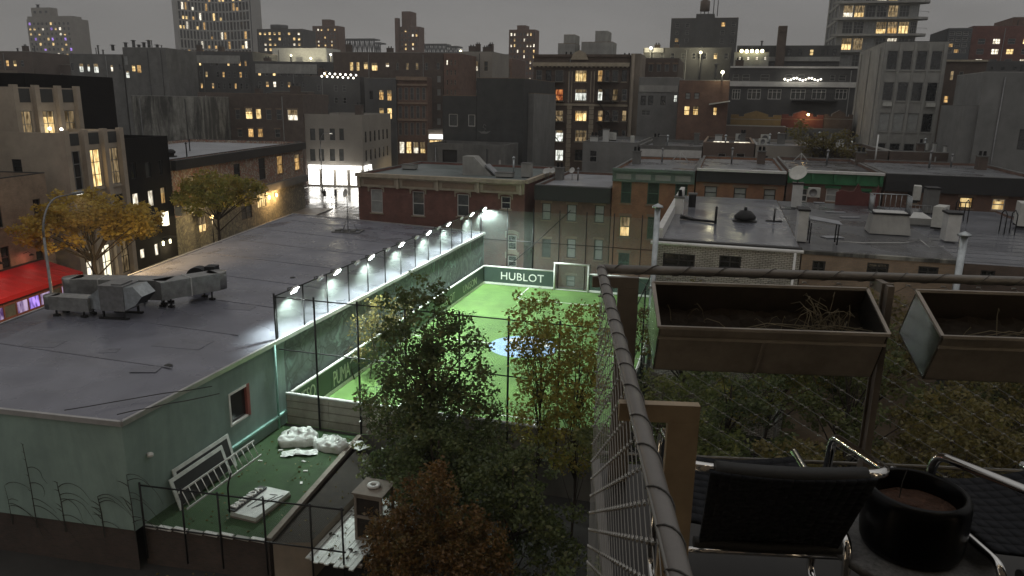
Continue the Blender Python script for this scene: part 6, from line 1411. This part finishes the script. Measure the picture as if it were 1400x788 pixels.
tree('rust_bush', 'rounded rust orange autumn shrub at the foot of the dark tree', (-7.5,18.6,G), 5.9, [(.0,0,5.0,.8,.7,1.0),(-1.1,0,3.2,1.1,.8,1.2),(1.2,0,3.2,1.1,.8,1.2),(-.8,.1,3.7,.8,.7,1.1),(.8,-.1,3.7,.85,.7,1.1),(-1.5,0,2.5,.9,.8,1.1),(1.5,-.2,2.6,.9,.8,1.2),(.1,-.3,2.6,1.2,.9,1.4),(-.6,.3,1.6,1.6,1,1)], 20000, .11, 'leaf_orange', 10, .1, clumps=420, cr=.32, twigs=14, cat='shrub')
for k, (x, y, h) in enumerate(((-15.9,29.2,2.1),(-15.2,30.5,1.9))): pass
# saplings and climbing growth along the mural wall
for k, (x, y, h, n) in enumerate(((-17.6,34.0,3.9,420),(-17.6,36.2,4.2,520),(-17.5,38.4,3.8,420))):
    tree('wall_sapling', 'spindly sapling growing along the mural wall', (x,y,-.02), h, [(0,0,h*.72,.6,1.0,.9),(0,0,h*.45,.5,.9,.8)], n, .17, 'leaf_olive', 30+k, .04, 'saplings along the mural wall', 24, .4, 2, 14)
# street trees
bz_ = SZ+.1; u, z = uz(122,330,-36.6); tree('street_tree', 'golden street tree glowing under the street lamp', st(u,-36.4,bz_), 9.3, [(0,-.6,7.6,3.0,3.0,1.35),(1.0,2.4,6.6,3.0,2.8,1.2),(-1.2,-2.2,6.3,2.2,2.4,1.3),(.6,3.4,5.6,2.4,2.2,1.1)], 9500, .29, 'leaf_gold', 12, .2, clumps=190, cr=.6, twigs=26)
u, z = uz(296,290,-37.3); tree('street_tree', 'olive brown street tree before the mural building', st(u,-37.2,bz_), 9.0, [(0,0,7.0,3.4,3.2,1.5),(.3,3.0,6.2,3.0,3.0,1.4),(-.2,-2.6,6.0,2.6,2.6,1.4)], 8000, .28, 'leaf_yellow', 13, .2, clumps=200, cr=.6, twigs=24)
tree('street_tree', 'bare brown roof garden tree behind the green corniced house', (9.6,82,F4.z1-2.5), 5.6, [(-1.5,0,4.2,2.2,2,1.6),(1.0,0,3.6,2.2,2,1.5)], 1900, .26, 'leaf_olive', 14, .14, clumps=50, cr=.7, twigs=30)
# back gardens seen through the balcony net
gd = random.Random(21)
spots = [(-1.0,33.4,8.6,'leaf_olive'),(2.7,32.6,7.6,'leaf_yellow'),(7.0,33.4,8.8,'leaf_olive'),(11.4,32.6,7.6,'leaf_green'),(15.6,33.2,8.4,'leaf_olive'),
         (.9,27.4,7.4,'leaf_dark'),(5.2,28.6,8.8,'leaf_green'),(9.6,27.6,7.6,'leaf_olive'),(14.4,28.2,8.6,'leaf_green'),(19.0,29.0,8.4,'leaf_olive'),
         (-1.3,22.6,8.2,'leaf_green'),(3.0,22.6,6.6,'leaf_olive'),(7.2,23.4,8.2,'leaf_olive'),(11.6,22.8,7.0,'leaf_green'),
         (-.2,17.8,6.4,'leaf_dark'),(4.4,18.0,7.4,'leaf_dark'),(8.8,18.2,6.6,'leaf_olive'),(2.2,13.6,5.6,'leaf_dark'),(6.6,14.0,6.4,'leaf_green')]
nm_ = {'leaf_olive':'bronze-brown','leaf_yellow':'yellowing','leaf_green':'mid green','leaf_dark':'dark green'}
for k, (x, y, h, mt_) in enumerate(spots):
    r0 = gd.uniform(2.0,2.6)
    row_ = 'against the rear walls of the row houses' if y > 31 else ('in the middle of the back gardens' if y > 21 else 'close under the balcony')
    el = [(0,0,h-1.5,r0*.75,r0*.75,1.2)]
    for q in range(5): an = q*1.26+gd.uniform(-.4,.4); el.append((math.cos(an)*r0*.85, math.sin(an)*r0*.85, h-2.4-gd.uniform(0,1.6), r0*gd.uniform(.45,.7), r0*gd.uniform(.45,.7), gd.uniform(.7,1.1)))
    tree('garden_tree', f'{nm_[mt_]} garden tree {row_}', (x,y,G), h, el, 8500, .15, mt_, 50+k, .13, f'{nm_[mt_]} garden trees {row_}', 190, .36, 1, 20)
# pedestrians crossing the wet street
def person(label, loc, h, rz, seed, top, coat=True, bag=False):
    g = random.Random(seed); bm_v = []; k = h/1.75
    J = {'pel':(0,0,.93),'chest':(0,.02,1.30),'neck':(0,.02,1.47),'head':(0,-.01,1.60),'crown':(0,-.01,1.72),'kl':(-.11,-.10,.50),'fl':(-.10,.02,.07),'tl':(-.10,-.14,.04),'hl':(-.09,0,.90),'kr':(.11,.02,.50),'fr':(.10,.22,.10),'tr':(.10,.08,.04),'hr':(.09,0,.90),'sl':(-.19,.02,1.40),'el':(-.25,.08,1.14),'wl':(-.24,-.02,.90),'dl':(-.24,-.05,.80),'sr':(.19,.02,1.40),'er':(.25,.03,1.14),'wr':(.23,-.12,.92),'dr':(.23,-.15,.83)}
    E_ = [('pel','chest'),('chest','neck'),('neck','head'),('head','crown'),('pel','hl'),('hl','kl'),('kl','fl'),('fl','tl'),('pel','hr'),('hr','kr'),('kr','fr'),('fr','tr'),('chest','sl'),('sl','el'),('el','wl'),('wl','dl'),('chest','sr'),('sr','er'),('er','wr'),('wr','dr')]
    Rr = {'pel':.16,'chest':.17,'neck':.065,'head':.10,'crown':.07,'hl':.11,'hr':.11,'kl':.07,'kr':.07,'fl':.05,'fr':.05,'tl':.04,'tr':.04,'sl':.08,'sr':.08,'el':.055,'er':.055,'wl':.04,'wr':.04,'dl':.035,'dr':.035}
    ks = list(J); me = bpy.data.meshes.new('body'); me.from_pydata([tuple(c*k for c in J[q]) for q in ks], [(ks.index(a),ks.index(c)) for a,c in E_], [])
    o = link('person', me, None, loc, rz); tag(o, label, 'person')
    md = o.modifiers.new('skin','SKIN'); sv = me.skin_vertices[0].data
    for i, q in enumerate(ks): sv[i].radius = (Rr[q]*k, Rr[q]*k*.85)
    sv[0].use_root = True; o.modifiers.new('sub','SUBSURF').levels = 1; o.modifiers['sub'].render_levels = 1; me.materials.append(M[top])
    b = MB(); b.lathe([(0,1.74*k),(.08*k,1.72*k),(.12*k,1.64*k),(.115*k,1.55*k),(.09*k,1.50*k)], (0,.01,0), 12, 'cloth_dark'); b.build('hood' if coat else 'hair', o)
    if coat: b = MB(); b.lathe([(.13*k,1.42*k),(.21*k,1.3*k),(.20*k,1.0*k),(.25*k,.62*k)], (0,0,0), 14, top); b.build('coat', o)
    return o
for (x, y, h, rz_, lab, tp, ct_) in ((444,273.5,1.75,.4,'person in a dark coat walking on the wet crossing','cloth_dark',True),(459,273,1.7,2.6,'person in a blue-grey jacket walking beside a child','cloth_blue',True),(453.5,274.5,1.05,2.2,'small child walking on the wet crossing','cloth_dark',False)):
    p = atz(x,y,SZ); person(lab, (p.x,p.y,SZ), h, rz_, int(x), tp, ct_)

# fallen leaves lying over the yard, the bed and the alley
g = np.random.RandomState(77); cl = []
for k in range(420):
    x, y = g.uniform(-18.1,-10.6), g.uniform(17.2,27.2); z = .012 if (x < -14.1 and y > 19.2) else (-.085 if (x < -12.5 and y > 19.9) else (-.38 if (-12.3 < x < -10.7 and 19.3 < y < 23.4) else SZ-.03)); cl.append((x,y,z,.03))
o = link('leaf_litter', leaves_mesh('leaf_litter', cl, 420, .11, .0, 78, 'leaf_olive')); o['kind'] = 'stuff'
# ------------------------------------------------------------------ the balcony in front of us
BA = R(12.4); BR = Vector((math.cos(BA),math.sin(BA),0)); BF = Vector((-math.sin(BA),math.cos(BA),0)); S = 1.3
def bal(x, y, z): return CAM + (BR*x + BF*y + Vector((0,0,z)))*S
FLOOR = -1.45
RX, RY, RZr = .184, 2.81, -.62
bo = bal(RX, RY, FLOOR)
def L3(x, y, z): return Vector(((x-RX)*S, (y-RY)*S, (z-FLOOR)*S))    # balcony-local
fl = MB(); fl.box(.02*S, -3.6*S, -.07, 3.2*S, .03*S, 0, 'deck'); struct(fl.build('balcony_floor', None, bo, BA))
rl = thing('balcony_railing', 'grey pipe balcony railing with woven wire net and flat posts', 'railing', bo, BA)
b = MB(); b.tube([L3(RX,RY,RZr)+Vector((0,.0,0)), L3(3.0,RY,RZr)], .0175*S, 16, 'rail_grey'); b.build('top_rail', rl)
b = MB(); b.tube([L3(RX,RY,RZr), L3(RX,-.6,RZr)], .0175*S, 16, 'rail_grey'); b.build('top_rail', rl)
def helix(a, c, r, pitch, th, mt, name):
    d = c-a; L = d.length; d.normalize(); x = d.cross(Vector((0,0,1))).normalized(); z = x.cross(d); n = int(L/pitch*14); pts = []
    for k in range(n): t = k/n; an = 2*math.pi*t*L/pitch+.9*math.sin(t*L*5.3)+.5*math.sin(t*L*13.1+1); pts.append(a+d*(L*t)+(x*math.cos(an)+z*math.sin(an))*r)
    b = MB(); b.tube(pts, th, 5, mt, False); return b.build(name, rl)
helix(L3(RX+.05,RY,RZr), L3(3.0,RY,RZr), .0190*S, .135*S, .0016*S, 'lacing', 'lacing_cable'); helix(L3(RX,RY-.03,RZr), L3(RX,-.5,RZr), .0190*S, .135*S, .0018*S, 'lacing', 'lacing_cable')
b = MB(); b.tube([L3(RX-.016,RY-.02,RZr+.004), L3(RX-.016,-.5,RZr+.004)], .004*S, 6, 'wire'); b.build('edge_cable', rl)
def post(x, y, dx, dy, mt, w=.058, hgt=None):
    """flat bar post joined to the rail by a short arm; (dx,dy) points inwards"""
    a = L3(x,y,RZr-.012); e = L3(x+dx,y+dy,RZr-.012); b = MB(); d = (e-a).normalized(); sd = Vector((-d.y,d.x,0))
    b.obox((a+e)/2+Vector((0,0,-.012*S)), d*((e-a).length/2+w*.5*S), sd*.0115*S, Vector((0,0,.020*S)), mt)
    f = L3(x+dx,y+dy,FLOOR); b.obox((e+f)/2+Vector((0,0,-.016*S)), d*w*.5*S, sd*.0115*S, Vector((0,0,((e-f).length/2-.0165*S))), mt); b.build('post', rl)
post(RX,1.51,.105,0,'wood_post',.066); post(RX,2.70,.095,0,'post_brown',.075); post(RX,.35,.105,0,'wood_post'); post(1.215,RY,0,-.11,'post_brown',.05); post(2.25,RY,0,-.11,'post_brown',.05)
b = MB(); b.obox(L3(1.215,RY-.10,-.95), Vector((.021*S,0,0)), Vector((0,.004*S,0)), Vector((0,0,.33*S)), 'post_brown'); b.build('post_flange', rl)
def net(a, ax, L, z0, z1, dx, dz, th, flip=False):
    """woven diamond cable net with a ferrule at each crossing"""
    b = MB(); f = MB(); n = int(L/dx)+1; mrows = int((z1-z0)/dz)+1; up = Vector((0,0,1))
    for i in range(-mrows, n+mrows):
        for sg in (1,-1):
            pts = []
            for j in range(mrows*2+1):
                x = (i + (.5*j if sg > 0 else -.5*j))*dx; z = z1-j*dz/2
                if z < z0: break
                pts.append((x,z))
            seg = [p for p in pts if 0 <= p[0] <= L]
            if len(seg) > 1: b.tube([a+ax*p[0]+up*p[1] for p in seg], th, 3, 'wire', False)
    for j in range(mrows*2+1):
        z = z1-j*dz/2
        if z < z0: break
        for i in range(n+1):
            x = (i+(.5 if j % 2 else 0))*dx
            if 0 <= x <= L: f.obox(a+ax*x+up*z, ax*.0075*S, ax.cross(up)*.0026*S, up*.0024*S, 'ferrule')
    o = b.build('wire_net', rl); o['kind'] = 'stuff'; o = f.build('ferrule', rl); o['kind'] = 'stuff'
a0 = L3(RX,RY,FLOOR); net(Vector((a0.x,a0.y,0)), Vector((1,0,0)), 2.8*S, .02, L3(0,0,RZr-.03).z, .128*S, .078*S, .0013*S)
net(Vector((a0.x,a0.y,0)), Vector((0,-1,0)), 3.3*S, -1.4, L3(0,0,RZr-.03).z, .128*S, .078*S, .0013*S)
b = MB(); b.box(.0,-3.4*S,-.02,.04,.03,.03,'rail_grey'); b.build('bottom_rail', rl)
b = MB(); b.tube([L3(RX+.03,RY,FLOOR+.06),L3(3.0,RY,FLOOR+.06)], .008*S, 8, 'wire'); b.build('bottom_rail', rl)
# the apartment house we look out of: its lit rooms shine on everything in front
hb = Bld('apartment_house', 'apartment house with lit windows that carries the balcony', CAM+BF*(-1.25)+BR*15, BA+math.pi, 31, 9, SZ, 27, 'brick_tan', par=.6)
hr = random.Random(9)
for j in range(8):
    for k in range(10):
        u = 1.0+3.0*k; z = 1.2+3.25*j
        near_ = abs((15-u-.8)) < 5.2 and abs(z+SZ+1-CZ) < 4.6
        hb.win('F', u, z, u+1.6, z+1.9, 'glass' if near_ or hr.random() < .3 else 'lit_home', 'cas', 'frame_grey', far=True)
hb.done()
# planters hung inside the rail, tipped towards us
def planter(label, x0, x1, seed):
    o = thing('planter_box', label, 'planter', bal(x0,2.70,-.642), BA); W = (x1-x0)*S; D, H = .245*S, .205*S
    tl = R(25); t = .006*S
    def q(x, d, h):     # d: from the rail towards us, h: downwards; the whole box is tipped by tl
        return (x, -d*math.cos(tl)+h*math.sin(tl)*1.0, -d*math.sin(tl)-h*math.cos(tl))
    def slab(name, pts_in, mt):
        b = MB(); c = [Vector(p) for p in pts_in]; n = (c[1]-c[0]).cross(c[2]-c[0]).normalized()*t; f = [p+n for p in c]
        b.face(c[::-1], mt); b.face(f, mt)
        for i in range(4): j = (i+1) % 4; b.face([c[i],c[j],f[j],f[i]], mt)
        return b.build(name, o)
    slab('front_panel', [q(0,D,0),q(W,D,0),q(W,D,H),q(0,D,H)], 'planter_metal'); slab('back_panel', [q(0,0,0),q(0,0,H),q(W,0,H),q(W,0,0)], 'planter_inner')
    slab('end_panel', [q(0,0,0),q(0,D,0),q(0,D,H),q(0,0,H)], 'planter_end'); slab('end_panel', [q(W,0,0),q(W,0,H),q(W,D,H),q(W,D,0)], 'planter_end'); slab('bottom_panel', [q(0,0,H),q(0,D,H),q(W,D,H),q(W,0,H)], 'planter_metal')
    b = MB()
    for (p_, r_) in (((0,D,0),(W,D,0)),((0,0,0),(W,0,0))): b.bar(q(*p_), q(*r_), .014*S, .010*S, 'planter_metal')
    for x in (0,W): b.bar(q(x,0,0), q(x,D,0), .012*S, .009*S, 'planter_metal')
    b.build('rim', o); b = MB(); b.bar(q(0,D+.004*S,.045*S), q(W,D+.004*S,.045*S), .008*S, .010*S, 'planter_metal'); b.bar(q(W*.47,D+.005*S,.05*S), q(W*.47,D+.005*S,H-.005), .008*S,.008*S,'planter_metal'); b.build('front_rib', o)
    b = MB(); g = random.Random(seed); NX, ND = 24, 8; P = {}
    for i in range(NX+1):
        for j in range(ND+1): P[i,j] = q(.01+(W-.02)*i/NX, .012+(D-.024)*j/ND, H*.55+g.uniform(-.012,.012)*S)
    for i in range(NX):
        for j in range(ND): b.face([P[i,j],P[i,j+1],P[i+1,j+1],P[i+1,j]], 'soil', True)
    b.build('soil', o)
    pl = thing('dry_plant', label.replace('planter','tuft in the planter').replace('bronze metal ','withered grass '), 'plant', bal(x0,2.70,-.642), BA); b = MB()
    for k in range(58):
        cx = W*(.80+g.gauss(0,.045)) if k < 44 else W*g.uniform(.05,.95); p0_ = Vector(q(cx, D*g.uniform(.3,.75), H*.5)); d = Vector((g.gauss(0,.5),g.gauss(-.1,.4),1)).normalized(); ln = g.uniform(.06,.17)*S if k < 44 else g.uniform(.05,.13)*S; bd = Vector((g.gauss(0,.5),g.gauss(0,.4),-.6))*ln*.6
        b.tube([p0_,p0_+d*ln*.55,p0_+d*ln+bd*.5,p0_+d*ln*1.1+bd], [.0016*S,.0014*S,.001*S,.0005*S], 4, 'dry_stem', False)
    for k in range(6):
        cx = W*g.uniform(.1,.75); p0_ = Vector(q(cx, D*.6, H*.5)); b.tube([p0_+Vector((0,0,.02)),p0_+Vector((.08*S,-.02*S,.045*S)),p0_+Vector((.2*S,-.03*S*g.uniform(-1,1),.03*S)),p0_+Vector((.30*S,-.04*S*g.uniform(-1,1),.0))], .0017*S, 4, 'dry_stem', False)
    b.build('stems', pl)['kind'] = 'stuff'
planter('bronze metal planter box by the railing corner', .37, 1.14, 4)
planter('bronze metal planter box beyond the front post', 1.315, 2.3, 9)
# tubular armchairs
def smooth(pts, r=.06, n=6):
    P = [Vector(p) for p in pts]; out = [P[0]]
    for i in range(1, len(P)-1):
        a, c, e = P[i-1], P[i], P[i+1]; u = (a-c); v = (e-c); k = min(r, u.length*.48, v.length*.48); p0_ = c+u.normalized()*k; p1_ = c+v.normalized()*k
        for j in range(n+1): t = j/n; out.append(p0_*(1-t)**2+c*2*t*(1-t)+p1_*t*t)
    out.append(P[-1]); return out
def armchair(label, loc, rz):
    """local metres: x right, y forwards (the way the sitter looks), back towards -y"""
    o = thing('tubular_armchair', label, 'chair', loc, rz); r = .0165
    ztop, zarm, seat = .76, .66, .44; hw, aw = .245, .325
    for sx in (-1,1):
        b = MB(); b.tube(smooth([(sx*(hw-.05),-.02,ztop),(sx*aw,.02,ztop-.005),(sx*aw,.50,zarm),(sx*aw,.56,.02),(sx*aw,.10,.02)], .07), r, 12, 'chrome'); b.build('arm_frame', o)
        b = MB(); b.tube(smooth([(sx*.285,.78,seat+.01),(sx*.285,.15,seat-.02),(sx*.285,.12,.02)], .06), r*.95, 12, 'chrome'); b.build('leg', o)
    b = MB(); b.tube([(-aw,.10,.02),(aw,.10,.02)], r, 12, 'chrome'); b.build('floor_bar', o)
    b = MB(); b.tube([(-.29,.2,.33),(.29,.2,.33)], r*.7, 10, 'chrome'); b.build('cross_bar', o)
    n, mm = 14, 16; P = {}                # back sling with sag and wrapped top
    for i in range(n+1):
        for j in range(mm+1):
            t = i/n; x = (j/mm-.5)*2; w_ = .255-.02*t-.055*max(0,t-.5)*0; P[i,j] = (x*w_, -.045+.165*t+.05*(1-x*x)*(.25-t)*-.6, ztop+.012-.35*t-.012*(1-x*x)*(1-t))
    b = MB()
    for i in range(n):
        for j in range(mm): b.face([P[i,j],P[i,j+1],P[i+1,j+1],P[i+1,j]], 'mesh_black', True)
    bk = b.build('backrest', o); sm = bk.modifiers.new('thick','SOLIDIFY'); sm.thickness = .012
    b = MB(); b.tube([(-.235+.47*k/10, -.02-.008*math.sin(math.pi*k/10), ztop-.006*math.sin(math.pi*k/10)) for k in range(11)], .030, 12, 'strap_black'); b.build('top_sleeve', o)
    b = MB(); b.tube([(-.25+.5*k/10, .125, seat-.03-.01*math.sin(math.pi*k/10)) for k in range(11)], .020, 10, 'strap_black'); b.build('lower_sleeve', o)
    P = {}
    for i in range(11):
        for j in range(11): x = j/10-.5; P[i,j] = (x*.53, .22+.5*i/10, seat-.03*math.cos(math.pi*x)+.02*i/10)
    b = MB()
    for i in range(10):
        for j in range(10): b.face([P[i,j],P[i,j+1],P[i+1,j+1],P[i+1,j]], 'mesh_black', True)
    st_ = b.build('seat', o); sm = st_.modifiers.new('thick','SOLIDIFY'); sm.thickness = .012
    return o
fz = bal(0,0,FLOOR).z
p = bal(.59,1.70,FLOOR); armchair('chrome tube armchair with black mesh sling, back turned, beside the wooden post', p, BA)
p = bal(1.397,1.65,FLOOR); armchair('chrome tube armchair with black mesh sling turned slightly towards the round table', p, BA+R(9))
# round table and pot
tc_ = bal(1.0,1.88,FLOOR); tbz = (-1.17-FLOOR)*S
tt = thing('side_table', 'round speckled grey stone side table', 'table', tc_); b = MB(); b.lathe([(0,tbz),(.20*S,tbz),(.205*S,tbz-.006),(.205*S,tbz-.03),(.19*S,tbz-.035),(0,tbz-.035)], (0,0,0), 48, 'terrazzo'); b.build('table_top', tt)
b = MB(); b.lathe([(.05,tbz-.036),(.045,.05),(.16*S,.02),(.17*S,0),(0,0)], (0,0,0), 24, 'black_steel'); b.build('pedestal', tt)
po = thing('plant_pot', 'shiny black ceramic pot of brown soil on the side table', 'pot', tc_+Vector((0,0,tbz))); h_ = .175*S; r_ = .132*S
b = MB(); b.lathe([(0,0),(r_*.84,0),(r_*.92,.008),(r_*.975,.03),(r_,h_*.3),(r_,h_*.82),(r_*.985,h_*.93),(r_*.94,h_*.99),(r_*.88,h_+.003),(r_*.83,h_-.006),(r_*.81,h_*.66)], (0,0,0), 48, 'pot_black'); b.build('body', po)
b = MB(); g = random.Random(5); n = 24; b.v = []; rings = 6
b.mi('pot_soil')
for i in range(rings+1):
    for j in range(n): a = 2*math.pi*j/n; rr_ = r_*.81*i/rings; b.v.append((rr_*math.cos(a), rr_*math.sin(a), h_*.68+g.uniform(-.006,.006)))
for i in range(rings):
    for j in range(n): a, c = i*n+j, i*n+(j+1) % n; b.f.append((a,c,c+n,a+n)); b.m.append(0); b.smooth.append(True)
b.build('soil', po)
b = MB(); b.tube([(-.05,.02,h_*.76),(-.045,.03,h_*1.02),(-.03,.05,h_*1.2)], .002, 4, 'twig'); b.build('dead_stem', po)

# ------------------------------------------------------------------ damp night air
def haze():
    mt = bpy.data.materials.new('haze'); mt.use_nodes = True; n = mt.node_tree; n.nodes.clear()
    o_ = n.nodes.new('ShaderNodeOutputMaterial'); v = n.nodes.new('ShaderNodeVolumePrincipled')
    v.inputs['Color'].default_value = (.93, .93, .93, 1); v.inputs['Density'].default_value = .0005; v.inputs['Anisotropy'].default_value = .25
    n.links.new(v.outputs[0], o_.inputs['Volume'])
    b = MB(); b.box(-1150, -170, SZ-3.5, 1150, 1550, 125, mt); o = b.build('haze'); o['kind'] = 'stuff'; return o
haze()
